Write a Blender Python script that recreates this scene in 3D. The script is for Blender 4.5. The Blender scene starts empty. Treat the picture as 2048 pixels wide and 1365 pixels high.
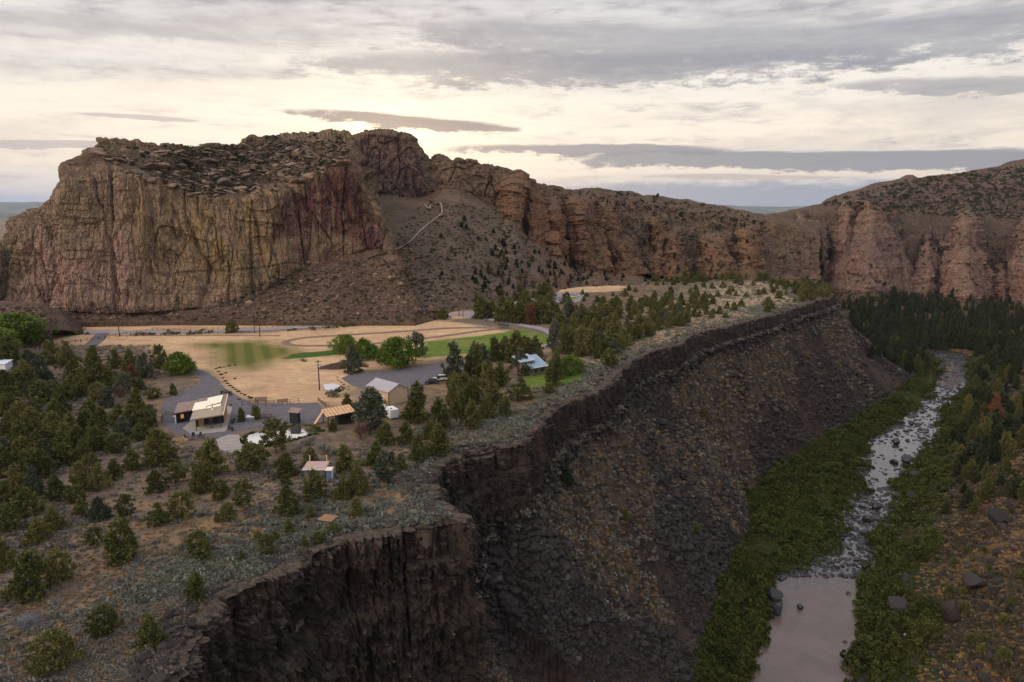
import bpy, bmesh, math, random
import numpy as np
from mathutils import Vector, Matrix
from mathutils.bvhtree import BVHTree
from mathutils.geometry import delaunay_2d_cdt

# ------------------------------------------------------------------ camera, exposure
R = math.radians
PITCH = R(10.5); F = 1365.0; CAMZ = 50.0
scn = bpy.context.scene
col = scn.collection
cam_d = bpy.data.cameras.new("camera"); cam = bpy.data.objects.new("camera", cam_d); col.objects.link(cam)
cam_d.sensor_width = 36.0; cam_d.lens = 36.0*F/2048.0; cam_d.clip_start = 1.0; cam_d.clip_end = 60000.0
cam.location = (0, 0, CAMZ); cam.rotation_euler = (math.pi/2-PITCH, 0, 0)
scn.camera = cam
scn.view_settings.view_transform = 'Standard'; scn.view_settings.look = 'None'
scn.view_settings.gamma = 1.0; scn.view_settings.exposure = 0.12
scn.cycles.max_bounces = 5; scn.cycles.diffuse_bounces = 2; scn.cycles.glossy_bounces = 2
scn.cycles.transparent_max_bounces = 4; scn.cycles.volume_bounces = 0
CP, SP = math.cos(PITCH), math.sin(PITCH)

def ray(px, py):
    u = (px-1024.0)/F; v = (682.5-py)/F
    return np.array([u, CP+v*SP, -SP+v*CP])
def PZ(px, py, z=0.0):
    d = ray(px, py); t = (z-CAMZ)/d[2]
    return np.array([d[0]*t, d[1]*t, z])
def PY(px, py, Y):
    d = ray(px, py); t = Y/d[1]
    return np.array([d[0]*t, Y, CAMZ+d[2]*t])
def azel(px, py):
    d = ray(px, py)
    return math.degrees(math.atan2(d[0], d[1])), math.degrees(math.atan2(d[2], math.hypot(d[0], d[1])))
def proj(P):
    P = np.asarray(P, dtype=np.float64)
    x, y, z = P[..., 0], P[..., 1], P[..., 2]-CAMZ
    depth = y*CP-z*SP
    return 1024+F*x/depth, 682.5-F*(y*SP+z*CP)/depth, depth

# ------------------------------------------------------------------ shader node helper
class NT:
    def __init__(s, nt): s.nt = nt
    def node(s, t, **kw):
        n = s.nt.nodes.new(t)
        for k, v in kw.items(): setattr(n, k, v)
        return n
    def put(s, sock, v):
        if isinstance(v, K): s.nt.links.new(v.s, sock)
        elif isinstance(v, bpy.types.NodeSocket): s.nt.links.new(v, sock)
        else:
            if isinstance(v, (tuple, list)) and len(v) == 3 and sock.type == 'RGBA': v = (*v, 1)
            sock.default_value = v
    def math(s, op, a, b=0.0, c=0.0, clamp=False):
        n = s.node('ShaderNodeMath', operation=op, use_clamp=clamp)
        s.put(n.inputs[0], a); s.put(n.inputs[1], b); s.put(n.inputs[2], c)
        return K(s, n.outputs[0])
    def mix(s, f, a, b):
        n = s.node('ShaderNodeMix', data_type='RGBA')
        s.put(n.inputs['Factor'], f); s.put(n.inputs[6], a); s.put(n.inputs[7], b)
        return K(s, n.outputs[2])
    def mul(s, a, b, f=1.0):
        n = s.node('ShaderNodeMix', data_type='RGBA', blend_type='MULTIPLY')
        s.put(n.inputs['Factor'], f); s.put(n.inputs[6], a); s.put(n.inputs[7], b)
        return K(s, n.outputs[2])
    def ss(s, x, lo, hi):
        n = s.node('ShaderNodeMapRange', interpolation_type='SMOOTHSTEP')
        s.put(n.inputs[0], x); s.put(n.inputs[1], lo); s.put(n.inputs[2], hi)
        return K(s, n.outputs[0])
    def noise(s, vec, scale, detail=4, rough=.55, dist=0.0, out=0):
        n = s.node('ShaderNodeTexNoise'); s.put(n.inputs['Vector'], vec)
        n.inputs['Scale'].default_value = scale; n.inputs['Detail'].default_value = detail
        n.inputs['Roughness'].default_value = rough; n.inputs['Distortion'].default_value = dist
        return K(s, n.outputs[out])
    def voro(s, vec, scale, feature='F1', out=0, rnd=1.0):
        n = s.node('ShaderNodeTexVoronoi', feature=feature); s.put(n.inputs['Vector'], vec)
        n.inputs['Scale'].default_value = scale; n.inputs['Randomness'].default_value = rnd
        return K(s, n.outputs[out])
    def map(s, vec, scale=(1, 1, 1), loc=(0, 0, 0), rot=(0, 0, 0)):
        n = s.node('ShaderNodeMapping'); s.put(n.inputs[0], vec)
        n.inputs['Scale'].default_value = scale; n.inputs['Location'].default_value = loc; n.inputs['Rotation'].default_value = rot
        return K(s, n.outputs[0])
    def sep(s, v):
        n = s.node('ShaderNodeSeparateXYZ'); s.put(n.inputs[0], v); return [K(s, o) for o in n.outputs]
    def comb(s, x, y, z):
        n = s.node('ShaderNodeCombineXYZ'); s.put(n.inputs[0], x); s.put(n.inputs[1], y); s.put(n.inputs[2], z)
        return K(s, n.outputs[0])
    def attr(s, name, out='Fac'):
        n = s.node('ShaderNodeAttribute', attribute_name=name); return K(s, n.outputs[out])
    def attr4(s, name):
        n = s.node('ShaderNodeAttribute', attribute_name=name)
        r = s.sep(n.outputs['Color']); return r[0], r[1], r[2], K(s, n.outputs['Alpha'])
    def bump(s, h, strength=.5, dist=1.0, normal=None):
        n = s.node('ShaderNodeBump'); n.inputs['Strength'].default_value = strength; n.inputs['Distance'].default_value = dist
        s.put(n.inputs['Height'], h)
        if normal is not None: s.put(n.inputs['Normal'], normal)
        return K(s, n.outputs[0])
class K:
    def __init__(s, T, sock): s.T = T; s.s = sock
    def __add__(s, o): return s.T.math('ADD', s, o)
    __radd__ = __add__
    def __sub__(s, o): return s.T.math('SUBTRACT', s, o)
    def __rsub__(s, o): return s.T.math('SUBTRACT', o, s)
    def __mul__(s, o): return s.T.math('MULTIPLY', s, o)
    __rmul__ = __mul__
    def __truediv__(s, o): return s.T.math('DIVIDE', s, o)
    def clamp(s): return s.T.math('ADD', s, 0.0, clamp=True)

def new_mat(name):
    m = bpy.data.materials.new(name); m.use_nodes = True
    T = NT(m.node_tree); b = m.node_tree.nodes['Principled BSDF']
    return m, T, b
MATS = {}
def flat(name, c, rough=.8, spec=.3, var=.12, scale=1.5, metal=0.0):
    """plain painted / timber / metal surface with a slight mottling"""
    if name in MATS: return MATS[name]
    m, T, b = new_mat(name)
    tc = T.node('ShaderNodeTexCoord').outputs['Object']
    n = T.noise(tc, scale, 4, .6)
    cc = T.mix(T.ss(n, .3, .7), tuple(x*(1-var) for x in c), tuple(min(1, x*(1+var)) for x in c))
    T.put(b.inputs['Base Color'], cc)
    b.inputs['Roughness'].default_value = rough; b.inputs['Specular IOR Level'].default_value = spec; b.inputs['Metallic'].default_value = metal
    MATS[name] = m
    return m

# ------------------------------------------------------------------ world: evening sky under broken cloud
SUN_AZ, SUN_EL = azel(770, 262)
SUN_EL = 5.0
w = bpy.data.worlds.new("World"); scn.world = w; w.use_nodes = True
T = NT(w.node_tree); w.node_tree.nodes.clear()
out = T.node('ShaderNodeOutputWorld'); bg = T.node('ShaderNodeBackground')
w.node_tree.links.new(bg.outputs[0], out.inputs[0])
sky = T.node('ShaderNodeTexSky', sky_type='NISHITA'); sky.sun_disc = False
sky.sun_elevation = R(SUN_EL); sky.sun_rotation = R(SUN_AZ); sky.altitude = 800; sky.dust_density = 2.5
dirv = T.node('ShaderNodeTexCoord').outputs['Generated']
dx, dy, dz = T.sep(dirv)
az = T.math('ARCTAN2', dx, dy)*57.2958
el = T.math('ARCSINE', dz)*57.2958
elp = T.math('MAXIMUM', el, 0.0)
# stretched cloud coordinates: layers lie flat, so they compress towards the horizon
zz = T.math('MAXIMUM', dz, 0.0)+0.10
P1 = T.comb(dx/zz*1.0, dy/zz*1.6, 0.0)
P2 = T.comb(az*0.035, el*0.30, 3.7)
n1 = T.noise(P1, 0.55, 7, .58, .4)
n2 = T.noise(P2, 1.0, 6, .55, .5)
n3 = T.noise(T.comb(az*0.10, el*0.9, 9.1), 1.0, 5, .6, .3)
nf = T.noise(T.comb(az*0.35, el*1.6, 1.3), 1.0, 5, .6, .2)
nh = T.noise(T.comb(az*1.1, el*3.2, 4.3), 1.0, 5, .65, .3)
def ramp(x, pts):
    n = T.node('ShaderNodeValToRGB'); T.put(n.inputs[0], x)
    e = n.color_ramp.elements
    while len(e) < len(pts): e.new(.5)
    for i, (p_, c_) in enumerate(pts): e[i].position = p_; e[i].color = (*c_, 1)
    return K(T, n.outputs[0])
def lin(r, g, b_):
    f_ = lambda v: (v/255/12.92) if v/255 < .04045 else ((v/255+.055)/1.055)**2.4
    return (f_(r), f_(g), f_(b_))
base = ramp(elp/30.0, [(0.0, lin(140, 158, 188)), (.05, lin(196, 196, 202)), (.12, lin(238, 224, 208)), (.22, lin(250, 236, 219)),
                       (.36, lin(236, 230, 222)), (.52, lin(214, 211, 212)), (.75, lin(192, 193, 198)), (1.0, lin(172, 177, 188))])
# brighter and yellower round the hidden sun
ga = (az-SUN_AZ)/17.0; ge = (el-6.0)/4.5
glow = T.math('EXPONENT', (ga*ga+ge*ge)*-1.0)
ga2 = (az-SUN_AZ)/4.0; ge2 = (el-6.6)/1.6
glow2 = T.math('EXPONENT', (ga2*ga2+ge2*ge2)*-1.0)
base = T.mix((glow*0.30).clamp(), base, (1.0, .90, .70))
base = T.mix((glow2*1.0).clamp(), base, (1.7, 1.4, .90))
# soft grey cloud in broad streaks
c1 = T.ss(n1*0.50+n2*0.35+nf*.15, .45, .60)
hi = T.ss(el, 5.0, 15.0)
greyc = T.mix(T.ss(el, 3.0, 18.0), lin(176, 168, 168), lin(158, 157, 163))
skc = T.mix((c1*(hi*0.70+0.36)*(1.0-glow*0.7)).clamp(), base, greyc)
c2 = T.ss(n3*0.6+nf*0.4, .52, .66)
skc = T.mix((c2*0.50*(1.0-glow*.6)).clamp(), skc, lin(158, 153, 162))
skc = T.mix((T.ss(nh*.45+nf*.55, .50, .64)*.16*T.ss(el, 1.5, 7.0)).clamp(), skc, lin(186, 178, 178))
skc = T.mix((T.ss(nh*.4+n2*.6, .50, .40)*.22*hi).clamp(), skc, lin(246, 236, 220))
# thin bright gaps
skc = T.mix((T.ss(n2*.5+nf*.5, .30, .44)*-1.0+1.0)*0.35*hi, skc, lin(238, 228, 216))
def bank(px0, py0, px1, py1, th, colr, strength=.9, soft=.5, wob=1.0, taper=2.0):
    """one long lens of cloud between two sky directions"""
    global skc
    a0, e0 = azel(px0, py0); a1, e1 = azel(px1, py1)
    am, em = (a0+a1)/2, (e0+e1)/2; wa = (a1-a0)/2; sl = (e1-e0)/(a1-a0)
    we = th/24.0/2
    u = (az-am)/wa
    v = (el-em-(az-am)*sl+(nf-.5)*(1.1*wob*min(we*2, 1.1))+(n3-.5)*(1.0*wob)+(nh-.5)*(.7*wob*min(we*2, 1.0)))/we
    au = T.math('POWER', T.math('ABSOLUTE', u), taper)
    m_ = 1.0-au-v*v+(nf-.5)*1.2+(nh-.5)*.9
    skc = T.mix((T.ss(m_, 0.0, soft)*strength).clamp(), skc, colr)
# the low blue-grey bank on the right, the long dark lenses and the thin streaks
bank(1020, 402, 2700, 402, 84, lin(138, 147, 166), .85, .7, .35, 6)
bank(1200, 440, 2200, 440, 50, lin(98, 118, 152), .85, .8, .2, 4)
bank(1250, 352, 1750, 356, 13, lin(176, 160, 160), .6, .8, .4)
bank(1400, 345, 2300, 340, 14, lin(238, 214, 190), .5, .8, .4)
bank(1100, 316, 2700, 306, 40, lin(138, 140, 149), .92, .6, .8, 5)
bank(880, 296, 1500, 300, 26, lin(138, 137, 148), .9, .6, .8)
bank(535, 218, 1065, 262, 30, lin(140, 133, 140), .95, .6, .6)
bank(800, 240, 1075, 266, 14, lin(146, 137, 143), .8, .5, .4)
bank(150, 226, 420, 244, 9, lin(190, 180, 178), .8, .6, .4)
bank(-300, 288, 330, 286, 15, lin(182, 172, 172), .75, .6, .5)
bank(1620, 172, 2500, 160, 34, lin(156, 154, 160), .7, .7, 1.0)
bank(560, 118, 1900, 96, 70, lin(150, 149, 156), .75, .8, 1.8, 4)
bank(760, 60, 2400, 30, 95, lin(148, 149, 158), .7, .9, 2.2, 5)
bank(-400, 40, 760, 36, 60, lin(198, 192, 190), .5, .9, 1.6, 4)
bank(-400, 190, 900, 150, 46, lin(246, 234, 218), .6, .9, 1.4, 4)
bank(-200, 88, 560, 96, 40, lin(240, 232, 224), .55, .9, 1.2, 4)
bank(-300, 425, 160, 420, 60, lin(150, 170, 200), .75, .9, .2, 4)
# unseen sky behind and above the camera, brightened to light walls facing it
back = T.ss(dy*-1.0, -0.15, 0.75)
upw = T.ss(el, 24.0, 60.0)
backk = back*T.ss(el, 2.0, 26.0)
skc = T.mix((back*.5).clamp(), skc, (.42, .42, .46))
skc = T.mix((T.math('MAXIMUM', backk, upw)*.92).clamp(), skc, (.84, .86, .94))
# added warm glow in the unseen sky, high left, gives soft directional light
la = T.math('WRAP', az+118.0, 180.0, -180.0)/36.0; le = (el-30.0)/20.0
skc = T.mix(T.math('EXPONENT', (la*la+le*le)*-1.0).clamp(), skc, (4.6, 3.75, 3.0))
low = T.ss(el, -8.0, -0.2)
skc = T.mix(low, (0.10, 0.09, 0.08), skc)
amb = T.node('ShaderNodeMix', data_type='RGBA', blend_type='ADD'); amb.inputs['Factor'].default_value = 0.006
T.put(amb.inputs[6], skc); T.put(amb.inputs[7], sky.outputs[0])
T.put(bg.inputs[0], K(T, amb.outputs[2])); bg.inputs[1].default_value = 1.0

sd = bpy.data.lights.new("sun", 'SUN'); so = bpy.data.objects.new("sun", sd); col.objects.link(so)
sd.energy = 1.6; sd.angle = R(9.0); sd.color = (1.0, .80, .55)
so.rotation_euler = (R(90-7.5), 0, R(180-SUN_AZ)); so.location = (0, 0, 300)

# ------------------------------------------------------------------ numeric noise
def _h(ix, iy, iz, s):
    h = (ix*374761393+iy*668265263+iz*2147483647+s*974634777).astype(np.uint32)
    h = (h ^ (h >> np.uint32(13)))*np.uint32(1274126177)
    h = (h ^ (h >> np.uint32(15)))*np.uint32(2246822519)
    return ((h ^ (h >> np.uint32(16))) & np.uint32(0xFFFFFF)).astype(np.float32)/float(0xFFFFFF)
def vnoise(x, y, z, s=0):
    x = np.asarray(x, np.float32); y = np.broadcast_to(np.asarray(y, np.float32), x.shape); z = np.broadcast_to(np.asarray(z, np.float32), x.shape)
    ix, iy, iz = np.floor(x), np.floor(y), np.floor(z)
    fx, fy, fz = x-ix, y-iy, z-iz
    ix, iy, iz = ix.astype(np.int64), iy.astype(np.int64), iz.astype(np.int64)
    fx = fx*fx*(3-2*fx); fy = fy*fy*(3-2*fy); fz = fz*fz*(3-2*fz)
    r = 0
    for a in (0, 1):
        wx = fx if a else 1-fx
        for b in (0, 1):
            wy = fy if b else 1-fy
            for c in (0, 1):
                wz = fz if c else 1-fz
                r = r+_h(ix+a, iy+b, iz+c, s)*wx*wy*wz
    return r*2-1
def fbm(x, y, z, o=4, s=0, g=.5):
    t = 0; a = 1; n = 0
    for i in range(o):
        k = 2.03**i
        t = t+a*vnoise(x*k+i*7.3, y*k+i*3.1, z*k+i*5.7, s+i); n += a; a *= g
    return t/n
def ridged(x, y, z, o=4, s=0, g=.5):
    t = 0; a = 1; n = 0
    for i in range(o):
        k = 2.03**i
        t = t+a*(1-2*np.abs(vnoise(x*k+i*7.3, y*k+i*3.1, z*k+i*5.7, s+i))); n += a; a *= g
    return t/n
def sstep(x, a, b):
    t = np.clip((x-a)/(b-a), 0, 1); return t*t*(3-2*t)

# ------------------------------------------------------------------ object helpers
def prop(o, label=None, cat=None, group=None, kind=None):
    if label: o['label'] = label
    if cat: o['category'] = cat
    if group: o['group'] = group
    if kind: o['kind'] = kind
    return o
def link(name, me, mats, parent=None):
    o = bpy.data.objects.new(name, me); col.objects.link(o)
    if mats is not None:
        for m in (mats if isinstance(mats, (list, tuple)) else [mats]): me.materials.append(m)
    if parent is not None: o.parent = parent
    return o
def empty(name, loc, rz=0.0, sc=None):
    o = bpy.data.objects.new(name, None); col.objects.link(o); o.location = loc; o.rotation_euler = (0, 0, rz)
    o.empty_display_size = .3
    if sc is not None: o.scale = sc
    return o
def np_mesh(name, V, Fq, smooth=False, attrs=None):
    """quads (n,4) or tris (n,3) from arrays"""
    me = bpy.data.meshes.new(name); V = np.ascontiguousarray(V, np.float32); Fq = np.ascontiguousarray(Fq, np.int32)
    n, k = Fq.shape
    me.vertices.add(len(V)); me.vertices.foreach_set('co', V.ravel())
    me.loops.add(n*k); me.loops.foreach_set('vertex_index', Fq.ravel())
    me.polygons.add(n); me.polygons.foreach_set('loop_start', np.arange(0, n*k, k, dtype=np.int32))
    if smooth: me.polygons.foreach_set('use_smooth', np.ones(n, bool))
    else: me.polygons.foreach_set('use_smooth', np.zeros(n, bool))
    me.update(calc_edges=True)
    for an, arr in (attrs or {}).items():
        if arr.ndim == 2:
            a = me.attributes.new(an, 'FLOAT_COLOR', 'POINT'); a.data.foreach_set('color', np.ascontiguousarray(arr, np.float32).ravel())
        else:
            a = me.attributes.new(an, 'FLOAT', 'POINT'); a.data.foreach_set('value', np.ascontiguousarray(arr, np.float32).ravel())
    return me
def grid_faces(nr, nc):
    i = np.arange(nr-1)[:, None]*nc+np.arange(nc-1)[None, :]
    return np.stack([i, i+1, i+nc+1, i+nc], -1).reshape(-1, 4)
class MB:
    """collects simple solids, then links them as ONE mesh"""
    def __init__(s): s.v = []; s.f = []; s.mi = []
    def add(s, vs, fs, mi=0):
        o = len(s.v); s.v += [tuple(v) for v in vs]; s.f += [tuple(i+o for i in f) for f in fs]; s.mi += [mi]*len(fs)
    def box(s, c, sz, rz=0, mi=0):
        cx, cy, cz = c; a, b, h = sz[0]/2, sz[1]/2, sz[2]/2; ca, sa = math.cos(rz), math.sin(rz); vs = []
        for z in (-h, h):
            for x, y in ((-a, -b), (a, -b), (a, b), (-a, b)): vs.append((cx+x*ca-y*sa, cy+x*sa+y*ca, cz+z))
        s.add(vs, [(3, 2, 1, 0), (4, 5, 6, 7), (0, 1, 5, 4), (1, 2, 6, 5), (2, 3, 7, 6), (3, 0, 4, 7)], mi)
    def slab(s, quad, th, mi=0):
        """thin plate under four corner points"""
        q = [Vector(p) for p in quad]; n = (q[1]-q[0]).cross(q[3]-q[0]).normalized()*th
        vs = [p-n for p in q]+q
        s.add(vs, [(3, 2, 1, 0), (4, 5, 6, 7), (0, 1, 5, 4), (1, 2, 6, 5), (2, 3, 7, 6), (3, 0, 4, 7)], mi)
    def tube(s, a, b, r0, r1=None, n=8, mi=0):
        a, b = Vector(a), Vector(b); r1 = r0 if r1 is None else r1
        d = (b-a).normalized(); u = d.orthogonal().normalized(); w_ = d.cross(u); vs = []
        for p, r in ((a, r0), (b, r1)):
            for k in range(n):
                t = 2*math.pi*k/n; vs.append(p+u*math.cos(t)*r+w_*math.sin(t)*r)
        s.add(vs, [tuple(range(n-1, -1, -1)), tuple(range(n, 2*n))]+[(k, (k+1) % n, n+(k+1) % n, n+k) for k in range(n)], mi)
    def prism(s, prof, y0, y1, mi=0):
        n = len(prof); vs = [(x, y0, z) for x, z in prof]+[(x, y1, z) for x, z in prof]
        s.add(vs, [tuple(range(n)), tuple(range(2*n-1, n-1, -1))]+[(k, n+k, n+(k+1) % n, (k+1) % n) for k in range(n)], mi)
    def build(s, name, mats, parent=None, bevel=0.0, smooth=False):
        me = bpy.data.meshes.new(name); me.from_pydata(s.v, [], s.f)
        for p_, m_ in zip(me.polygons, s.mi): p_.material_index = m_
        bm = bmesh.new(); bm.from_mesh(me); bmesh.ops.recalc_face_normals(bm, faces=bm.faces); bm.to_mesh(me); bm.free()
        o = link(name, me, mats, parent)
        if bevel: b = o.modifiers.new('bevel', 'BEVEL'); b.width = bevel; b.segments = 2; b.limit_method = 'ANGLE'
        return o

def in_poly(x, y, poly):
    r = np.zeros(x.shape, bool); n = len(poly)
    for i in range(n):
        x0, y0 = poly[i][:2]; x1, y1 = poly[(i+1) % n][:2]
        if y0 == y1: continue
        r ^= ((y0 > y) != (y1 > y)) & (x < (x1-x0)*(y-y0)/(y1-y0)+x0)
    return r
def d_line(x, y, L, closed=False, val=None):
    """distance to a polyline; optionally the value carried along it"""
    L = [tuple(p) for p in L]
    if closed: L = L+[L[0]]
    best = np.full(x.shape, 1e18, np.float32); bv = np.zeros(x.shape, np.float32)
    for i in range(len(L)-1):
        x0, y0 = L[i][:2]; x1, y1 = L[i+1][:2]; ex, ey = x1-x0, y1-y0; l2 = ex*ex+ey*ey+1e-9
        t = np.clip(((x-x0)*ex+(y-y0)*ey)/l2, 0, 1)
        d = (x-x0-t*ex)**2+(y-y0-t*ey)**2
        m_ = d < best; best[m_] = d[m_]
        if val is not None: bv[m_] = (val[i]+(val[(i+1) % len(val)]-val[i])*t)[m_]
    best = np.sqrt(best)
    return (best, bv) if val is not None else best
def resample(L, step, val=None):
    L = np.asarray(L, float); seg = np.hypot(*(L[1:, :2]-L[:-1, :2]).T); s = np.r_[0, np.cumsum(seg)]
    n = max(2, int(s[-1]/step)); q = np.linspace(0, s[-1], n)
    o = np.stack([np.interp(q, s, L[:, k]) for k in range(L.shape[1])], 1)
    return o
def smooth_line(L, it=2):
    L = [np.asarray(p, float) for p in L]
    for _ in range(it):
        o = [L[0]]
        for a, b in zip(L[:-1], L[1:]): o += [a*.75+b*.25, a*.25+b*.75]
        o.append(L[-1]); L = o
    return np.array(L)
# ------------------------------------------------------------------ plan of the place
def W(pts, z=0.0): return [tuple(PZ(a, b, z)[:2]) for a, b in pts]
rim_px = [(372, 1365), (385, 1300), (410, 1245), (470, 1190), (540, 1162), (612, 1118), (680, 1088), (722, 1072), (800, 1067), (860, 1062),
          (908, 1048), (938, 1050), (925, 1022), (885, 990), (872, 960), (890, 925), (930, 906), (1000, 893), (1050, 888), (1085, 850), (1100, 828), (1135, 806),
          (1180, 790), (1212, 776), (1232, 752), (1262, 722), (1320, 701), (1368, 688), (1382, 670), (1450, 655), (1500, 645), (1560, 626),
          (1620, 606), (1655, 597), (1670, 590)]
rim_w = [(-240, -700), (-130, -160), (-88, -20), (-62, 36)]+W(rim_px)
n_front = len(rim_w)
rim_w += [(214, 458), (190, 536), (150, 552), (101, 512), (44, 478), (12, 452), (-8, 436)]
rim_foot = [-34]*4+[-33, -33, -34, -35, -36, -36, -36, -36, -36, -36, -36, -36, -34, -31, -28, -28, -26, -22, -19, -17, -15, -14, -13, -13, -12, -12, -11,
            -11, -10, -9, -9, -9, -9, -9, -9]+[-9, -9, -10, -10, -9, -8, -6]
assert len(rim_foot) == len(rim_w), (len(rim_foot), len(rim_w))
mesa_poly = rim_w+[(-8, 3000), (-400, 14000), (-14000, 14000), (-14000, -700)]
RIM_ARC = list(np.r_[0, np.cumsum([math.hypot(b_[0]-a_[0], b_[1]-a_[1]) for a_, b_ in zip(rim_w[:-1], rim_w[1:])])])
tf_px = [(1380, 1365), (1412, 1300), (1435, 1180), (1500, 1050), (1490, 985), (1535, 955), (1630, 885), (1705, 845), (1770, 800), (1822, 765), (1838, 735), (1800, 700)]
tf_w = [(-150, -700), (-45, -160), (-12, -20), (12, 60), (32, 120)]+W(tf_px, -58)+[(292, 600), (225, 650), (130, 660), (40, 610), (0, 560), (-8, 520)]
tal_poly = tf_w+[(-8, 3000), (-400, 14000), (-14000, 14000), (-14000, -700)]
rl_px = [(1495, 1365), (1528, 1262), (1532, 1200), (1568, 1152), (1600, 1132), (1655, 1092), (1682, 1040), (1712, 995), (1722, 935), (1742, 882), (1805, 832), (1850, 800), (1878, 762), (1880, 730), (1868, 712)]
rr_px = [(1680, 1365), (1712, 1290), (1722, 1180), (1762, 1080), (1790, 1020), (1802, 955), (1832, 925), (1872, 882), (1882, 830), (1905, 795), (1942, 765), (1945, 725), (1930, 708)]
rl_w = [(-90, -700), (-5, -160), (28, -20), (44, 80)]+W(rl_px, -60)+[(300, 600), (240, 700)]
rr_w = [(-60, -700), (20, -160), (52, -20), (68, 80)]+W(rr_px, -60)+[(335, 610), (270, 710)]
river_poly = rl_w+rr_w[::-1]
right_poly = rr_w+[(800, 1400), (20000, 1400), (20000, -700)]

flat_w = W([(60, 655), (500, 655), (930, 620), (1110, 640), (1110, 700), (1110, 760), (900, 790), (800, 870), (640, 900), (430, 900), (300, 860), (300, 800), (360, 690), (60, 690)])
gold_w = [W([(60, 662), (500, 668), (880, 640), (930, 648), (1100, 676), (1110, 700), (900, 715), (720, 745), (680, 790), (700, 815), (640, 812), (560, 812), (480, 798), (430, 760), (400, 742), (360, 740), (330, 715), (300, 690), (60, 690)]),
          W([(95, 646), (450, 640), (900, 620), (985, 628), (940, 636), (880, 640), (500, 660), (95, 662)]),
          W([(1110, 574), (1200, 571), (1260, 573), (1240, 582), (1150, 586), (1105, 585)])]
tan_w = [W([(1240, 720), (1380, 650), (1640, 592), (1640, 565), (1480, 562), (1300, 600), (1210, 660)])]
olive_w = W([(385, 688), (450, 682), (548, 680), (580, 702), (592, 718), (560, 726), (500, 738), (440, 732), (440, 712)])
reed_w = W([(562, 719), (585, 708), (700, 697), (850, 706), (850, 716), (700, 707), (600, 717)])
field_w = W([(848, 684), (960, 672), (1040, 659), (1085, 667), (1102, 678), (1100, 688), (1020, 702), (880, 713), (850, 716)])
lawn_w = W([(1046, 752), (1110, 740), (1164, 746), (1168, 762), (1110, 778), (1046, 775)])
scar_w = W([(690, 720), (635, 735), (650, 742), (740, 735), (735, 728)])

# ------------------------------------------------------------------ ground: one sheet to the horizon
azs = np.r_[np.arange(-180, -60, 3.0), np.arange(-60, -38, .35), np.arange(-38, 38, .085), np.arange(38, 60, .35), np.arange(60, 181, 3.0)]
rs = np.r_[np.linspace(3, 45, 24), np.exp(np.linspace(math.log(46), math.log(900), 860)), np.exp(np.linspace(math.log(930), math.log(24000), 44))]
A_, R_ = np.meshgrid(np.radians(azs), rs)
X = (R_*np.sin(A_)).astype(np.float32); Y = (R_*np.cos(A_)).astype(np.float32)
def mesa_h(X, Y):
    h = .9*fbm(X*.02, Y*.02, 0*X, 3, 11)+.25*fbm(X*.12, Y*.12, 0*X, 3, 5)
    fl = in_poly(X, Y, flat_w); df = d_line(X, Y, flat_w, True)
    k = np.where(fl, 0, sstep(df, 0, 12))
    return h*k
def ground_z(X, Y, full=False):
    jx = X+1.6*fbm(X*.09, Y*.09, 0*X, 3, 21); jy = Y+1.6*fbm(X*.09, Y*.09, 0*X+9, 3, 22)
    inside = in_poly(X, Y, mesa_poly)
    dF, zf = d_line(X, Y, rim_w, False, rim_foot)
    sr = d_line(X, Y, rim_w, False, RIM_ARC)[1]
    tal = in_poly(X, Y, tal_poly) & ~inside
    dT = d_line(X, Y, tf_w)
    riv = in_poly(jx, jy, river_poly); dW = d_line(jx, jy, river_poly[:-1], True)
    right = in_poly(X, Y, right_poly)
    far = np.clip((np.hypot(X, Y)-1500)/3000, 0, 1)
    zm = mesa_h(X, Y)
    s_ = dF/(dF+dT+1e-6)
    ground_z.ch = fbm(sr*.030, s_*1.6+sr*.004, 0*sr, 4, 91)
    ground_z.ch2 = fbm(sr*.085, s_*1.5, 0*sr, 3, 93)
    gul = fbm(X*.035, Y*.035, 0*X, 4, 31)
    zt = -1.2*np.clip(ground_z.ch2, -.3, .6)*3*np.sin(np.pi*np.clip(s_, 0, 1))+zf+(-57.5-zf)*s_**.92+gul*6*np.sin(np.pi*np.clip(s_, 0, 1))+.5*fbm(X*.3, Y*.3, 0*X, 3, 41)+3.6*(1-sstep(dF, 2, 16))
    zb = -60.5+np.minimum(3.0, dW*.28)+.4*fbm(X*.2, Y*.2, 0*X, 3, 51)*sstep(dW, 0, 5)
    kk = np.interp(Y, [-700, 0, 150, 230, 330, 460, 600], [.5, .5, .52, .48, .26, .07, .03])
    rise = kk*np.maximum(0, dW-10)
    rock = np.clip(ridged(X*.045, Y*.045, 0*X, 4, 61), -.2, 1)
    zr = zb+np.minimum(rise, 80+0*rise)+sstep(dW, 12, 40)*kk*(8*rock+7*fbm(X*.03, Y*.03, 0*X, 4, 63)+1.4*fbm(X*.25, Y*.25, 0*X, 3, 62))
    z = np.where(right, zr, zb)
    z = np.where(riv, -60.5-np.minimum(1.3, dW*.3)+.35*fbm(X*.25, Y*.25, 0*X, 3, 52), z)
    z = np.where(tal, zt, z)
    z = z*(1-far)+(-10)*far
    cut = 2.6
    z = np.where(inside & ((dF > cut) | (far > 0)), zm, np.where(inside, zm+(zf-1-zm)*(1-sstep(dF, cut-1.2, cut)), z))
    if full: return z, inside, tal, riv, right, dF, dT, dW, s_
    return z
Z, g_in, g_tal, g_riv, g_right, g_dF, g_dT, g_dW, g_s = ground_z(X, Y, True)
Z = Z.astype(np.float32); g_ch = ground_z.ch.copy(); g_ch2 = ground_z.ch2.copy()
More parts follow.
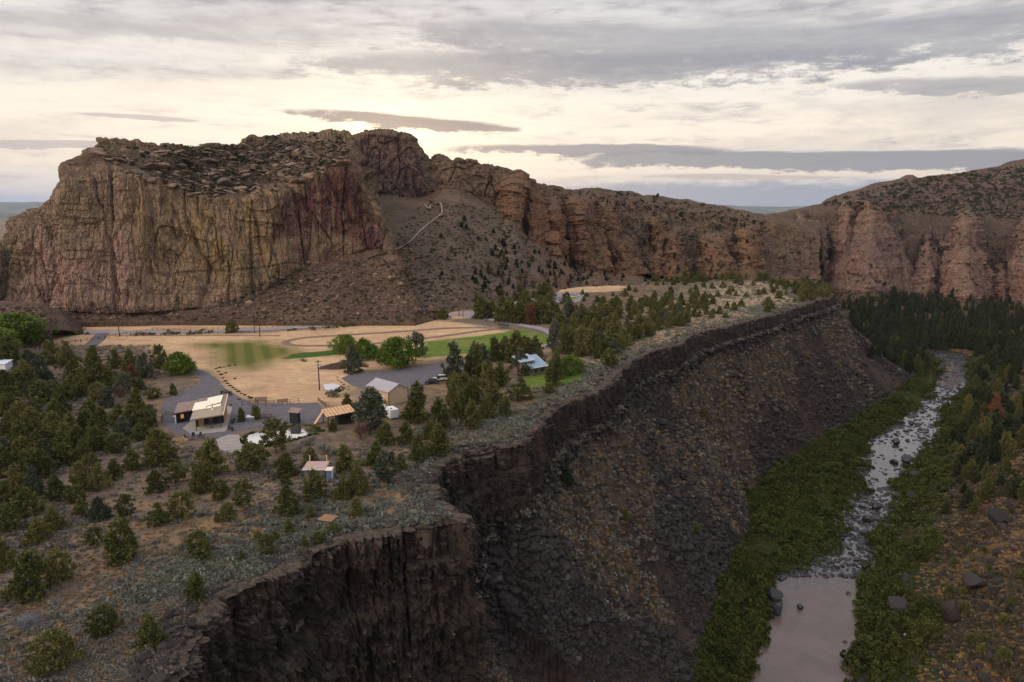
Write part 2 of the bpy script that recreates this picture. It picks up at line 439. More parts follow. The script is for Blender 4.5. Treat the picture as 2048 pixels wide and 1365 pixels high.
def pmask(poly, soft, nscale=.15, namp=2.0, seed=71):
    jx = X+namp*fbm(X*nscale, Y*nscale, 0*X, 3, seed); jy = Y+namp*fbm(X*nscale, Y*nscale, 0*X+5, 3, seed+1)
    i = in_poly(jx, jy, poly); d = d_line(jx, jy, poly, True)
    return np.clip(.5+np.where(i, d, -d)/(2*soft), 0, 1)
za = np.zeros((X.size, 4), np.float32); zb_ = np.zeros((X.size, 4), np.float32)
gold = np.maximum.reduce([pmask(g, 4, .1, 4) for g in gold_w])
tan = pmask(tan_w[0], 14, .04, 12)
green = pmask(field_w, 1.5, .1, 1.5); lawn = pmask(lawn_w, .8, .3, .8); olive = pmask(olive_w, 6, .06, 5); reed = pmask(reed_w, .8, .3, 1.0)
scar = pmask(scar_w, .6, .3, 2.0)
rip = np.where(~g_in & ~g_tal & ~g_riv, np.where(g_right, 1-sstep(g_dW+6*fbm(X*.06, Y*.06, 0*X, 3, 81), 12, 24), 1.0), 0)
rip = np.where(Y > 520, rip*.0, rip)
talm = np.where(g_tal, 1.0, 0.0)
grassp = np.where(g_tal, sstep(g_ch-.62*g_s+.36, 0.0, .22), 0)
bed = np.where(g_riv, 1.0, 0)
canR = np.where(g_right & ~g_riv, 1.0, 0)
za[:, 0] = gold.ravel(); za[:, 1] = tan.ravel(); za[:, 2] = np.maximum(green, lawn).ravel(); za[:, 3] = olive.ravel()
zb_[:, 0] = rip.ravel(); zb_[:, 1] = talm.ravel(); zb_[:, 2] = grassp.ravel(); zb_[:, 3] = reed.ravel()
zc = np.zeros((X.size, 4), np.float32); zc[:, 0] = bed.ravel(); zc[:, 1] = canR.ravel(); zc[:, 2] = scar.ravel(); zc[:, 3] = np.where(g_tal, sstep(g_ch2, .05, .3), 0).ravel()

m, T, b = new_mat('ground')
pos = T.node('ShaderNodeNewGeometry').outputs['Position']; nrm = T.node('ShaderNodeNewGeometry').outputs['Normal']
gd, tn, gr, ol = T.attr4('za'); rp, tl, gp, rd = T.attr4('zb'); bd, cr, sc_, lw = T.attr4('zc')
nA = T.noise(pos, .035, 5, .6); nB = T.noise(pos, .35, 5, .65); nC = T.noise(pos, 2.2, 4, .7)
soil = T.mix(T.ss(nB, .35, .65), (.115, .086, .067), (.205, .148, .112))
soil = T.mix(T.ss(nA*.55+nB*.45, .50, .60), soil, (.24, .155, .075))
soil = T.mix(T.ss(nC, .52, .68)*.7, soil, (.20, .165, .115))
soil = T.mix(T.ss(nC, .47, .33)*.6, soil, (.05, .043, .038))
goldc = T.mix(T.ss(nB, .3, .7), (.50, .325, .18), (.64, .45, .27))
goldc = T.mix(T.ss(nA, .42, .62)*.6, goldc, (.44, .265, .17))
goldc = T.mix(T.ss(nC, .50, .66)*.45, goldc, (.30, .20, .115))
nD = T.noise(T.map(pos, (.08, .25, 1), rot=(0, 0, .35)), 1.0, 5, .65, .5)
goldc = T.mix(T.ss(nD, .50, .64)*.55, goldc, (.36, .235, .155))
goldc = T.mix(T.ss(nD, .44, .34)*.35, goldc, (.70, .53, .34))
goldc = T.mix(T.ss(T.noise(pos, .09, 5, .65), .58, .68)*.5, goldc, (.25, .21, .09))
tanc = T.mix(T.ss(nB, .38, .6), (.19, .155, .105), (.40, .30, .19))
tanc = T.mix(T.ss(nC, .5, .62)*.6, tanc, (.12, .11, .085))
px_, py_, pz_ = T.sep(pos)
strip = T.math('SINE', (px_*.92+py_*.38)*1.05)
olc = T.mix(T.ss(strip+nB, -.2, 1.2)*.6, (.105, .11, .026), (.20, .175, .055))
grc = T.mix(T.ss(nB, .3, .7), (.085, .135, .022), (.13, .19, .032)); grc = T.mix(T.ss(nA, .5, .6)*.5, grc, (.22, .20, .07))
lwc = T.mix(T.ss(nB, .3, .7), (.035, .085, .012), (.055, .12, .018))
rdc = T.mix(T.ss(nC, .3, .7), (.035, .08, .012), (.08, .13, .025))
rpc = T.mix(T.ss(nB, .35, .65), (.020, .030, .009), (.045, .055, .018))
talc = T.mix(T.ss(nB, .3, .7), (.016, .013, .012), (.034, .027, .024)); talc = T.mix(lw*.85, talc, T.mix(T.ss(nC, .4, .65), (.045, .033, .028), (.085, .062, .048)))
gpc = T.mix(T.ss(nB, .40, .62), (.050, .042, .032), (.20, .145, .085)); gpc = T.mix(T.ss(nC, .5, .65)*.7, gpc, (.05, .05, .035))
crc = T.mix(T.ss(nB, .38, .66), (.040, .030, .022), (.135, .085, .042)); crc = T.mix(T.ss(nC, .5, .66)*.6, crc, (.035, .036, .024))
bdc = T.mix(T.ss(nC, .3, .7), (.03, .028, .03), (.09, .08, .075))
c = soil
for f_, cc in ((tn, tanc), (gd, goldc), (ol, olc), (sc_, (.07, .045, .032)), (gr, grc), (rd, rdc), (tl, talc), (gp, gpc), (cr, crc), (rp, rpc), (bd, bdc)):
    c = T.mix(f_, c, cc)
nz = T.sep(nrm)[2]
steep = T.ss(nz, .80, .62)*T.math('MAXIMUM', tl, cr)
c = T.mix(steep*.8, c, T.mix(T.ss(nB, .35, .65), (.022, .017, .015), (.060, .042, .034)))
T.put(b.inputs['Base Color'], c); b.inputs['Roughness'].default_value = .95; b.inputs['Specular IOR Level'].default_value = .1
T.put(b.inputs['Normal'], T.bump(nB*.7+nC*.3, .6, .8))
nr, nc = X.shape
me = np_mesh('ground', np.stack([X.ravel(), Y.ravel(), Z.ravel()], 1), grid_faces(nr, nc)[:, ::-1], True, {'za': za, 'zb': zb_, 'zc': zc})
prop(link('ground', me, m), kind='structure')
Zg = Z.astype(np.float64); lrs = rs
def gz(x, y):
    x = np.asarray(x, float); y = np.asarray(y, float)
    a = np.degrees(np.arctan2(x, y)); r = np.hypot(x, y)
    ia = np.clip(np.searchsorted(azs, a)-1, 0, len(azs)-2); ir = np.clip(np.searchsorted(rs, r)-1, 0, len(rs)-2)
    fa = np.clip((a-azs[ia])/(azs[ia+1]-azs[ia]), 0, 1); fr = np.clip((r-rs[ir])/(rs[ir+1]-rs[ir]), 0, 1)
    return (Zg[ir, ia]*(1-fa)+Zg[ir, ia+1]*fa)*(1-fr)+(Zg[ir+1, ia]*(1-fa)+Zg[ir+1, ia+1]*fa)*fr
_tt = np.exp(np.linspace(math.log(30), math.log(1500), 2600))
def pick_ground(px, py):
    d = ray(px, py); P = _tt[:, None]*d[None]; zz_ = P[:, 2]+CAMZ
    hit = np.nonzero(zz_ < gz(P[:, 0], P[:, 1]))[0]
    if len(hit) == 0: return None, 1e9
    i = hit[0]; a, b_ = _tt[max(i-1, 0)], _tt[i]
    for _ in range(12):
        m_ = (a+b_)/2; p_ = d*m_
        if p_[2]+CAMZ < gz(p_[0], p_[1]): b_ = m_
        else: a = m_
    p_ = d*b_; return np.array([p_[0], p_[1], float(gz(p_[0], p_[1]))]), b_

# ------------------------------------------------------------------ lava cliff under the rim (lofted along the rim)
Lr = smooth_line([(*p_, f_) for p_, f_ in zip(rim_w[1:n_front+5], rim_foot[1:n_front+5])], 2)
q = [Lr[0]]
Lf = resample(Lr, .25)
acc = 0; keep = [0]
for i in range(1, len(Lf)):
    acc += .25; dist = max(60, math.hypot(Lf[i, 0], Lf[i, 1]+0)); 
    if acc >= min(1.2, max(.25, (dist-40)*.0026)): keep.append(i); acc = 0
Lf2 = Lf[keep]; s_arc = np.array(keep)*.25
k = 25; pad = np.pad(Lf[:, :2], ((k, k), (0, 0)), 'edge'); ker = np.ones(2*k+1)/(2*k+1)
sm = np.stack([np.convolve(pad[:, j], ker, 'valid') for j in (0, 1)], 1)
tan_ = np.gradient(sm, axis=0); tan_ /= np.hypot(tan_[:, 0], tan_[:, 1])[:, None]+1e-9
nn = np.stack([tan_[:, 1], -tan_[:, 0]], 1)[keep]          # outward: right of the walking direction
tN = np.array([-7, -5, -3.2, -1.8, -.8, -.25, 0.0]); 
zrow = [(-7, -1.4), (-5, -.7), (-3.4, -.15), (-2.2, .12), (-1.2, .25), (-.5, .22), (-.15, .05)]
nface = 110
ns = len(Lf2)
Sx = np.repeat(s_arc[None], len(zrow)+nface+8, 0)
off = np.zeros_like(Sx); zz_ = np.zeros_like(Sx); tface = np.zeros_like(Sx)
top = mesa_h(Lf2[:, 0].astype(np.float32), Lf2[:, 1].astype(np.float32))
zft = Lf2[:, 2]
for r_, (o_, z_) in enumerate(zrow): off[r_] = o_; zz_[r_] = top+z_; tface[r_] = -.01
hN = np.clip(-zft/36, .3, 1.0); sa_ = s_arc.astype(np.float32); z0_ = 0*sa_
l1 = .34+.10*fbm(sa_*.05, z0_, z0_, 3, 161); l2 = .66+.12*fbm(sa_*.04, z0_+9, z0_, 3, 162)
a1 = np.clip(1.3+3.2*fbm(sa_*.06, z0_+3, z0_, 3, 163), .1, 3.2); a2 = np.clip(1.6+3.5*fbm(sa_*.05, z0_+5, z0_, 3, 164), .1, 3.6)
lf_ = sstep(hN, .45, .85); a1 = a1*lf_; a2 = a2*lf_
zft = zft+2.6*fbm(sa_*.07, z0_+7, z0_, 3, 165)*hN
for j in range(nface):
    t = (j+.3)/nface; r_ = len(zrow)+j
    off[r_] = .15+t*1.8+hN*(a1*sstep(t, l1, l1+.06)+a2*sstep(t, l2, l2+.07)); zz_[r_] = top*(1-t)+(zft+1.5)*t; tface[r_] = t
offe = off[len(zrow)+nface-1].copy()
for j in range(8):
    t = (j+1)/8; r_ = len(zrow)+nface+j
    off[r_] = offe+.1+t*2.2; zz_[r_] = zft+1.5-t*9; tface[r_] = 1+t
sf = Sx.astype(np.float32); zf_ = zz_.astype(np.float32)
def cols(s, z, w_, seed, zb):
    sw = (s+.35*w_*vnoise(s*.4/w_, z*.35/w_, 0*s, seed))/w_
    c0 = np.floor(sw); f1 = np.full(s.shape, 9., np.float32); f2 = f1.copy(); cid = c0.copy()
    for d in (-1, 0, 1):
        c_ = c0+d; fp = c_+.15+.7*_h(c_.astype(np.int64), 0*c_.astype(np.int64), 0*c_.astype(np.int64), seed)
        dd = np.abs(sw-fp); m_ = dd < f1
        f2 = np.where(m_, f1, np.minimum(f2, dd)); cid = np.where(m_, c_, cid); f1 = np.where(m_, dd, f1)
    ci = cid.astype(np.int64)
    ph = _h(ci, ci*0+3, ci*0, seed)*zb
    zi = np.floor((z+ph*3)/zb).astype(np.int64)
    o = _h(ci, zi, ci*0+1, seed)*2-1
    o2 = _h(ci, ci*0+7, ci*0+1, seed)*2-1
    return o, o2, (f2-f1)*w_
o1, o1b, e1 = cols(sf, zf_, 7.5, 101, 11.0)
o2, o2b, e2 = cols(sf, zf_, 2.3, 111, 4.5)
o3, o3b, e3 = cols(sf, zf_, .9, 121, 2.2)
def cells2(s, z, w_, h_, seed):
    a = s/w_+.3*vnoise(s*.5/w_, z*.5/h_, 0*s, seed); b_ = z/h_; ca_, cb_ = np.floor(a), np.floor(b_)
    f1 = np.full(s.shape, 9., np.float32); f2 = f1.copy(); off_ = f1*0
    for i in (-1, 0, 1):
        for j in (-1, 0, 1):
            ia, ib = (ca_+i).astype(np.int64), (cb_+j).astype(np.int64)
            d_ = np.hypot(ca_+i+.1+.8*_h(ia, ib, ia*0, seed)-a, cb_+j+.1+.8*_h(ia, ib, ia*0+1, seed)-b_); m_ = d_ < f1
            f2 = np.where(m_, f1, np.minimum(f2, d_)); off_ = np.where(m_, _h(ia, ib, ia*0+2, seed)*2-1, off_); f1 = np.where(m_, d_, f1)
    return off_, f2-f1
b1, g1_ = cells2(sf, zf_, 1.7, 4.2, 171); b2, g2_ = cells2(sf, zf_, .8, 1.3, 181); b3, g3_ = cells2(sf, zf_, 4.5, 7.0, 191)
face = sstep(tface, -.02, .03)*(1-sstep(tface, 1.0, 1.5))
wide = 1-sstep(tface, .30, .75)*.55
disp = (o1*1.3+o1b*1.1+o2*.55+o2b*.5+o3*.18)*wide
disp -= (1.6*np.exp(-(e1/.35)**2)+.8*np.exp(-(e2/.16)**2)+.22*np.exp(-(e3/.1)**2))*(1-.6*sstep(tface, .35, .8))
disp += (.55*b1+.28*b2+.8*b3)*np.interp(zft, [-36, -22, -12], [1, .7, .45])[None]+(o2*.35+o2b*.35)*np.interp(zft, [-36, -22, -12], [0, .6, 1])[None]-.5*np.exp(-(g1_/.07)**2)-.22*np.exp(-(g2_/.10)**2)-.7*np.exp(-(g3_/.035)**2)
lowr = sstep(tface, .3, .6)
disp += lowr*(.5*b2+.5*b1)
disp += lowr*(1.3*fbm(sf*.22, zf_*.28, 0*sf, 4, 133)+.9*ridged(sf*.35, zf_*.2, 0*sf, 3, 134))
disp += 1.2*fbm(sf*.12, zf_*.12, 0*sf, 4, 131)+.35*fbm(sf*.9, zf_*.9, 0*sf, 3, 141)
amp = np.interp(zft, [-36, -25, -12], [1.0, .8, .6])[None]
offd = off+disp*amp*(face*.95+.05)
cap = np.exp(-((tface+.01)/.02)**2)
rowtop = (np.arange(Sx.shape[0]) >= 2) & (np.arange(Sx.shape[0]) < len(zrow)+5)
edge_w = np.interp(np.arange(Sx.shape[0]), [2, 6, len(zrow), len(zrow)+14], [0, 1, 1, 0])[:, None]
zz2 = zz_+edge_w*(.5*o1b[len(zrow)][None]+.35*o2b[len(zrow)][None]+.3*fbm(sf*.8, off.astype(np.float32)*.8, 0*sf, 3, 151)-.1)
offd = np.where(tface < 0, off+(disp[len(zrow)]*amp[0])[None]*sstep(off, -4, -.1), offd)
Vx = Lf2[None, :, 0]+nn[None, :, 0]*offd; Vy = Lf2[None, :, 1]+nn[None, :, 1]*offd
V = np.stack([Vx.ravel(), Vy.ravel(), zz2.ravel()], 1)
m, T, b = new_mat('basalt')
tcn = T.node('ShaderNodeNewGeometry'); pos = tcn.outputs['Position']
nA = T.noise(T.map(pos, (.09, .09, .03)), 1, 5, .6); nB = T.noise(T.map(pos, (.9, .9, .22)), 1, 5, .65, .4); nC = T.noise(pos, 2.6, 4, .7)
c = T.mix(T.ss(nB, .3, .7), (.017, .0135, .012), (.046, .035, .029))
c = T.mix(T.ss(nA*.7+nB*.3, .52, .66)*.6, c, (.070, .042, .032))
c = T.mix(T.ss(nC, .60, .74)*.55, c, (.085, .075, .062))
c = T.mix(T.ss(T.noise(T.map(pos, (.4, .4, .10)), 1.0, 4, .6), .60, .72)*.5, c, (.090, .072, .042))
nz = T.sep(tcn.outputs['Normal'])[2]
c = T.mix(T.ss(nz, .5, .9)*T.attr('capm')*.85, c, T.mix(T.ss(nC*.5+nB*.5, .42, .60), (.040, .033, .029), (.125, .095, .070)))
c = T.mix(T.ss(T.voro(pos, .9, 'F1'), .09, .03)*.75, c, (.34, .32, .29))
T.put(b.inputs['Base Color'], c); b.inputs['Roughness'].default_value = .9; b.inputs['Specular IOR Level'].default_value = .2
T.put(b.inputs['Normal'], T.bump(nB*.5+nC*.5, .7, .35))
M_BAS = m
me = np_mesh('lava_cliff', V, grid_faces(Sx.shape[0], ns), False, {'capm': (1-.8*sstep(tface, .0, .25)).astype(np.float32).ravel()})
prop(link('lava_cliff', me, m), 'dark columnar lava cliff dropping from the rim of the juniper plateau into the river canyon', 'cliff')
cliff_top = (Lf2, nn)

# ------------------------------------------------------------------ tall rock walls, lofted from bearings and distances
def fin_field(px, py, fins):
    """0..1 how far a rock fin stands out of the wall at a bearing / elevation"""
    o = np.zeros(px.shape, np.float32); dep = o.copy()
    for depth, rows in fins:
        ys = [r_[0] for r_ in rows]; wob_ = 9*fbm(py*.05, 0*py, 0*py+depth, 4, 77)
        xl = np.interp(py, ys, [r_[1] for r_ in rows])+wob_; xr = np.interp(py, ys, [r_[2] for r_ in rows])+9*fbm(py*.055, 0*py, 0*py+depth+5, 4, 78)
        c_ = (xl+xr)/2; h_ = np.maximum((xr-xl)/2, .5); s_ = np.abs(px-c_)/h_
        pr = np.clip(1-s_**1.7, 0, 1)**.72*sstep(py, ys[0]-2, ys[0]+26)
        o = np.maximum(o, pr); dep = np.maximum(dep, pr*depth*1.35)
    return o, dep
def loft(name, table, nrows, step, dfun, mat, attrs=None, smooth=False, fins=None):
    """table: list of (bearing px, [(elevation py, distance Y) ...]) from the toe up to the skyline"""
    cx = np.array([t[0] for t in table], float); nk = len(table[0][1])
    px = np.arange(cx[0], cx[-1]+.1, step)
    py = np.stack([np.interp(px, cx, [t[1][k_][0] for t in table]) for k_ in range(nk)])
    YY = np.stack([np.interp(px, cx, [t[1][k_][1] for t in table]) for k_ in range(nk)])
    rp_, rY, rw = [], [], []
    for k_ in range(nk-1):
        n = nrows[k_]
        for j in range(n+(k_ == nk-2)):
            t = j/n; rp_.append(py[k_]*(1-t)+py[k_+1]*t); rY.append(YY[k_]*(1-t)+YY[k_+1]*t); rw.append(k_+t)
    rp_ = np.array(rp_); rY = np.array(rY); rw = np.array(rw)
    fo = None
    if fins:
        fo, fd = fin_field(np.broadcast_to(px[None], rp_.shape).astype(np.float32), rp_.astype(np.float32), fins); rY = rY-fd
    u = (px[None]-1024)/F; v = (682.5-rp_)/F
    d1 = CP+v*SP; t = rY/d1
    P = np.stack([u*t, rY, CAMZ+(-SP+v*CP)*t], -1)
    # buried skirt at the toe, and the back falling away behind the skyline
    sk0 = P[:1]+np.array([0, 4, -70.]); 
    bk = [P[-1:]+np.array([0, 12., -3.]), P[-1:]+np.array([0, 45., -22.]), P[-1:]+np.array([0, 130., -80.]), P[-1:]+np.array([0, 230., -190.])]
    P = np.concatenate([sk0, P]+bk); rw = np.r_[-1, rw, nk-1+np.array([.1, .4, 1, 2])]
    PX = np.broadcast_to(px[None], P.shape[:2]); RW = np.broadcast_to(rw[:, None], P.shape[:2]); PYs = np.vstack([rp_[:1], rp_]+[rp_[-1:]]*4)
    if fo is not None: fo = np.vstack([fo[:1], fo]+[fo[-1:]]*4); loft.fo = fo
    g0 = np.gradient(P, axis=1); g1 = np.gradient(P, axis=0); N = np.cross(g0, g1); N /= np.linalg.norm(N, axis=-1, keepdims=True)+1e-9
    for _ in range(6):
        N = (N+np.roll(N, 1, 0)+np.roll(N, -1, 0)+np.roll(N, 2, 1)+np.roll(N, -2, 1)); N /= np.linalg.norm(N, axis=-1, keepdims=True)+1e-9
    Q, at = dfun(P.astype(np.float32), N.astype(np.float32), PX.astype(np.float32), PYs.astype(np.float32), RW.astype(np.float32))
    me = np_mesh(name, Q.reshape(-1, 3), grid_faces(*P.shape[:2]), smooth, {k_: v_.reshape(-1, v_.shape[-1]) if v_.ndim == 3 else v_.ravel() for k_, v_ in at.items()})
    o = prop(link(name, me, mat), kind='structure')
    sub = Q[::3, ::3]; f_ = grid_faces(*sub.shape[:2])
    bvh = BVHTree.FromPolygons([tuple(map(float, p_)) for p_ in sub.reshape(-1, 3)], [tuple(map(int, i_)) for i_ in f_])
    return o, bvh
def wall_disp(P, N, face, amp=1.0, seed=200, sc=1.0):
    x, y, z = P[..., 0]/sc, P[..., 1]/sc, P[..., 2]/sc
    wz = z+3*fbm(x*.03, y*.03, z*.03, 2, seed)
    big = ridged(x*.021, y*.021, wz*.007, 3, seed+1)
    rib = ridged(x*.075, y*.075, wz*.006, 4, seed+3, .6)
    fin = ridged(x*.34, y*.34, wz*.025, 3, seed+4, .65)
    strata = vnoise(0*x+3, wz*.22+fbm(x*.02, y*.02, z*.02, 2, seed+6)*2, 0*x, seed+7)
    blk = fbm(x*.15, y*.15, z*.12, 4, seed+8)
    f_ = lambda k_, v_, sd, w_: -np.exp(-(fbm(x*k_, y*k_, wz*k_*v_, 3, sd)/w_)**2)
    crk = 3.4*f_(.035, .14, seed+9, .026)+2.6*f_(.095, .08, seed+20, .040)+1.2*f_(.28, .10, seed+30, .07)
    hc = -.8*np.exp(-(vnoise(x*.02, y*.02, wz*.10+.5*fbm(x*.03, y*.03, z*.03, 2, seed+40), seed+41)/.05)**2)
    cell = np.floor(3*vnoise(x*.055, y*.055, wz*.030, seed+50))/3*3.4+np.floor(3*vnoise(x*.15, y*.15, wz*.08, seed+51))/3*1.5
    d = face*(7.0*big+3.0*rib+1.1*fin+.9*strata+2.2*blk+1.3*cell+.85*crk+hc+.9*fbm(x*.6, y*.6, z*.45, 3, seed+60))*amp
    d = d+(1-face)*(1.3*fbm(x*.06, y*.06, z*.06, 4, seed+10)+.5*fbm(x*.35, y*.35, z*.35, 3, seed+11))
    return d*sc
def pm(px, py, poly, soft, n=0):
    i = in_poly(px+n, py+n*.7, poly); d = d_line(px+n, py+n*.7, poly, True)
    return np.clip(.5+np.where(i, d, -d)/(2*soft), 0, 1)

def rock_mat(name, olive, buff, pink, purple, soil_c, shrub_c, bright=1.0):
    m, T, b = new_mat(name)
    g = T.node('ShaderNodeNewGeometry'); pos = g.outputs['Position']; nz = T.sep(g.outputs['Normal'])[2]
    yl, pk, pu, fc = T.attr4('tone')
    dk = T.attr('dark')
    v1 = T.noise(T.map(pos, (.05, .05, .011)), 1, 5, .6, .5)
    v2 = T.noise(T.map(pos, (.22, .22, .035)), 1, 5, .65, .4)
    v3 = T.noise(T.map(pos, (.7, .7, .25)), 1, 4, .7)
    st = T.noise(T.map(pos, (.02, .02, .30)), 1, 4, .6)
    rock = T.mix(T.ss(v1, .38, .62), buff, olive)
    rock = T.mix((yl*T.ss(v2, .44, .62)*.75).clamp(), rock, (.40, .275, .125))
    rock = T.mix((pk*(T.ss(v1*.5+v2*.5, .62, .42)*.85+.1)).clamp(), rock, pink)
    rock = T.mix((pu*(T.ss(v2, .70, .48)*.9+.1)).clamp(), rock, purple)
    rock = T.mix(T.ss(v2*.6+v3*.4, .57, .70)*.55, rock, (.40, .34, .27))
    rock = T.mix(T.ss(v2, .45, .33)*.62, rock, (.085, .060, .050))
    rock = T.mix(T.ss(st, .56, .66)*.25, rock, (.12, .085, .065))
    rock = T.mix(T.ss(v3, .42, .30)*.5, rock, (.07, .052, .045))
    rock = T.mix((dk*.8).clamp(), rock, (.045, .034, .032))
    n1_ = T.noise(pos, .05, 4, .6); n2_ = T.noise(pos, .5, 5, .7); n3_ = T.noise(pos, .22, 4, .6)
    soil = T.mix(T.ss(n1_, .4, .6), soil_c, tuple(x*1.35 for x in soil_c))
    soil = T.mix(T.ss(n2_, .50, .60)*.75, soil, shrub_c)
    soil = T.mix(T.ss(n3_*.5+n2_*.5, .56, .62)*.6, soil, (.19, .15, .095))
    soil = T.mix(T.ss(n2_, .45, .36)*.5, soil, (.19, .14, .105))
    flatm = T.ss(nz+(n2_-.5)*.25, .48, .66)
    k_ = (flatm*(1.0-fc*.25)+(1.0-fc)*.9).clamp()
    c = T.mix(k_, rock, soil)
    ve = T.ss(T.voro(T.map(pos, (.30, .30, .085)), 1.0, 'DISTANCE_TO_EDGE'), 0.0, .12)
    vf = T.ss(T.voro(T.map(pos, (.9, .9, .4)), 1.0, 'DISTANCE_TO_EDGE'), 0.0, .2)
    T.put(b.inputs['Base Color'], T.mul(c, (1.18*bright, 1.10*bright, 1.08*bright))); b.inputs['Roughness'].default_value = .95; b.inputs['Specular IOR Level'].default_value = .1
    T.put(b.inputs['Normal'], T.bump(v2*.4+v3*.6+ve*.6*fc+vf*.4, .75, 1.5))
    return m

tabA = [(-420, [(650, 300), (640, 310), (632, 314), (628, 318), (626, 330)]),
        (-120, [(650, 300), (612, 322), (575, 330), (568, 335), (562, 345)]),
        (0, [(645, 300), (606, 325), (512, 331), (500, 340), (494, 350)]),
        (20, [(645, 300), (606, 325), (495, 331), (482, 340), (476, 350)]),
        (32, [(645, 300), (608, 324), (470, 330), (452, 342), (440, 352)]),
        (60, [(645, 300), (612, 322), (465, 330), (445, 342), (433, 356)]),
        (110, [(645, 302), (620, 322), (450, 330), (425, 345), (413, 360)]),
        (140, [(645, 304), (624, 322), (410, 330), (394, 345), (385, 360)]),
        (147, [(645, 304), (625, 322), (372, 330), (350, 340), (338, 352)]),
        (178, [(645, 304), (627, 322), (358, 330), (330, 345), (318, 358)]),
        (200, [(645, 305), (628, 322), (352, 332), (318, 352), (286, 380)]),
        (262, [(645, 306), (630, 322), (352, 334), (318, 356), (281, 388)]),
        (318, [(645, 308), (628, 324), (362, 336), (326, 362), (292, 400)]),
        (330, [(645, 308), (627, 324), (368, 338), (330, 362), (284, 402)]),
        (400, [(645, 308), (618, 328), (392, 340), (346, 400), (290, 470)]),
        (480, [(645, 308), (606, 332), (400, 342), (350, 425), (287, 540)]),
        (500, [(645, 308), (598, 336), (398, 345), (346, 435), (272, 565)]),
        (560, [(645, 308), (562, 348), (385, 356), (335, 455), (262, 595)]),
        (618, [(645, 308), (530, 356), (360, 362), (318, 460), (265, 600)]),
        (650, [(645, 308), (520, 358), (350, 362), (312, 460), (262, 600)]),
        (697, [(645, 308), (512, 360), (330, 366), (303, 460), (262, 600)]),
        (706, [(645, 308), (510, 360), (338, 369), (320, 440), (290, 540)]),
        (730, [(645, 308), (503, 362), (380, 370), (366, 385), (352, 410)]),
        (772, [(645, 308), (497, 362), (470, 366), (462, 372), (456, 385)]),
        (790, [(645, 308), (560, 340), (550, 344), (545, 350), (542, 360)]),
        (830, [(646, 308), (624, 322), (620, 326), (618, 330), (616, 337)]),
        (900, [(634, 338), (625, 352), (624, 354), (623, 356), (622, 360)]), (985, [(616, 385), (611, 392), (610, 394), (609, 396), (608, 400)])]
_sb = lambda x: float(np.interp(x, [140, 178, 200, 300, 318, 340, 480, 500, 560, 697, 706, 730, 780], [4, 8, 34, 36, 16, 22, 14, 16, 20, 40, 20, 4, 1]))
tabA = [(t[0], t[1][:4]+[(t[1][4][0]+min(_sb(t[0]), .8*max(1, t[1][3][0]-t[1][4][0])), t[1][4][1]-6), t[1][4]]) for t in tabA]
def dA(P, N, px, py, rw):
    wob = 14*fbm(px*.02, py*.02, 0*px, 3, 301)
    face = sstep(rw, .85, 1.08)*(1-.75*sstep(rw, 1.93, 2.25))*(1-sstep(rw, 5.05, 5.4))
    face = np.maximum(face, sstep(rw, 3.85, 4.05)*(1-sstep(rw, 5.0, 5.3))*.8)
    toeF = sstep(rw, -.5, .3)
    d = wall_disp(P, N, face, .85, 200)*toeF
    # blocky ledges across the bench
    bench = sstep(rw, 1.95, 2.2)*(1-sstep(rw, 3.85, 4.05))
    d += bench*5.0*np.clip(ridged(P[..., 0]*.045, P[..., 1]*.03, P[..., 2]*.12, 3, 331), -.3, 1)
    d += bench*4.5*sstep(fbm(P[..., 0]*.03, P[..., 1]*.03, 0*px, 4, 333), .08, .14)
    d += bench*2.0*np.floor(2.5*vnoise(P[..., 0]*.06, P[..., 1]*.06, P[..., 2]*.05, 335))/2.5
    low = sstep(rw, .1, .5)*(1-sstep(rw, .8, 1.0))
    d += low*2.6*fbm(P[..., 0]*.05, P[..., 1]*.05, P[..., 2]*.05, 4, 341)
    edge = sstep(px, 770, 800)
    Q = P+N*(d*(1-.6*edge))[..., None]*np.array([1, 1, .55], np.float32)
    Q[..., 2] += sstep(rw, 3.9, 4.3)*(1-sstep(rw, 5.05, 5.4))*(2.6*np.floor(3*vnoise(P[..., 0]*.05, 0*px, 0*px, 352))/3+1.2*fbm(P[..., 0]*.15, 0*px, 0*px, 3, 353))
    tone = np.zeros(px.shape+(4,), np.float32)
    tone[..., 0] = pm(px, py, [(300, 395), (560, 395), (545, 470), (545, 560), (430, 620), (300, 560), (235, 480), (225, 400)], 25, wob)
    tone[..., 0] = np.maximum(tone[..., 0], pm(px, py, [(505, 470), (560, 440), (560, 560), (500, 580)], 10, wob)*.9)
    tone[..., 1] = np.maximum(pm(px, py, [(60, 480), (200, 520), (250, 450), (330, 540), (430, 560), (470, 600), (420, 640), (20, 640)], 22, wob)*.95,
                              pm(px, py, [(440, 400), (475, 400), (478, 500), (430, 480)], 8, wob*.4))
    tone[..., 2] = np.maximum(pm(px, py, [(552, 415), (600, 380), (700, 325), (735, 400), (785, 500), (740, 515), (690, 470), (640, 460), (600, 470), (545, 485)], 12, wob),
                              .55*pm(px, py, [(560, 500), (780, 480), (780, 520), (620, 530)], 12, wob))
    tone[..., 3] = np.clip(sstep(rw, .9, 1.0)*(1-.45*bench), 0, 1)
    dark = .7*pm(px, py, [(-20, 500), (30, 500), (45, 560), (52, 610), (-20, 610)], 5, wob*.3)+.6*pm(px, py, [(-600, 560), (0, 490), (0, 620), (-600, 660)], 10)
    return Q, {'tone': tone, 'dark': dark.astype(np.float32)}
M_A = rock_mat('welded_tuff', (.275, .225, .135), (.36, .265, .185), (.42, .285, .235), (.155, .078, .072), (.125, .086, .064), (.050, .046, .034), .76)
hillA, bvhA = loft('rock_massif', tabA, [90, 170, 70, 80, 26], 1.15, dA, M_A)

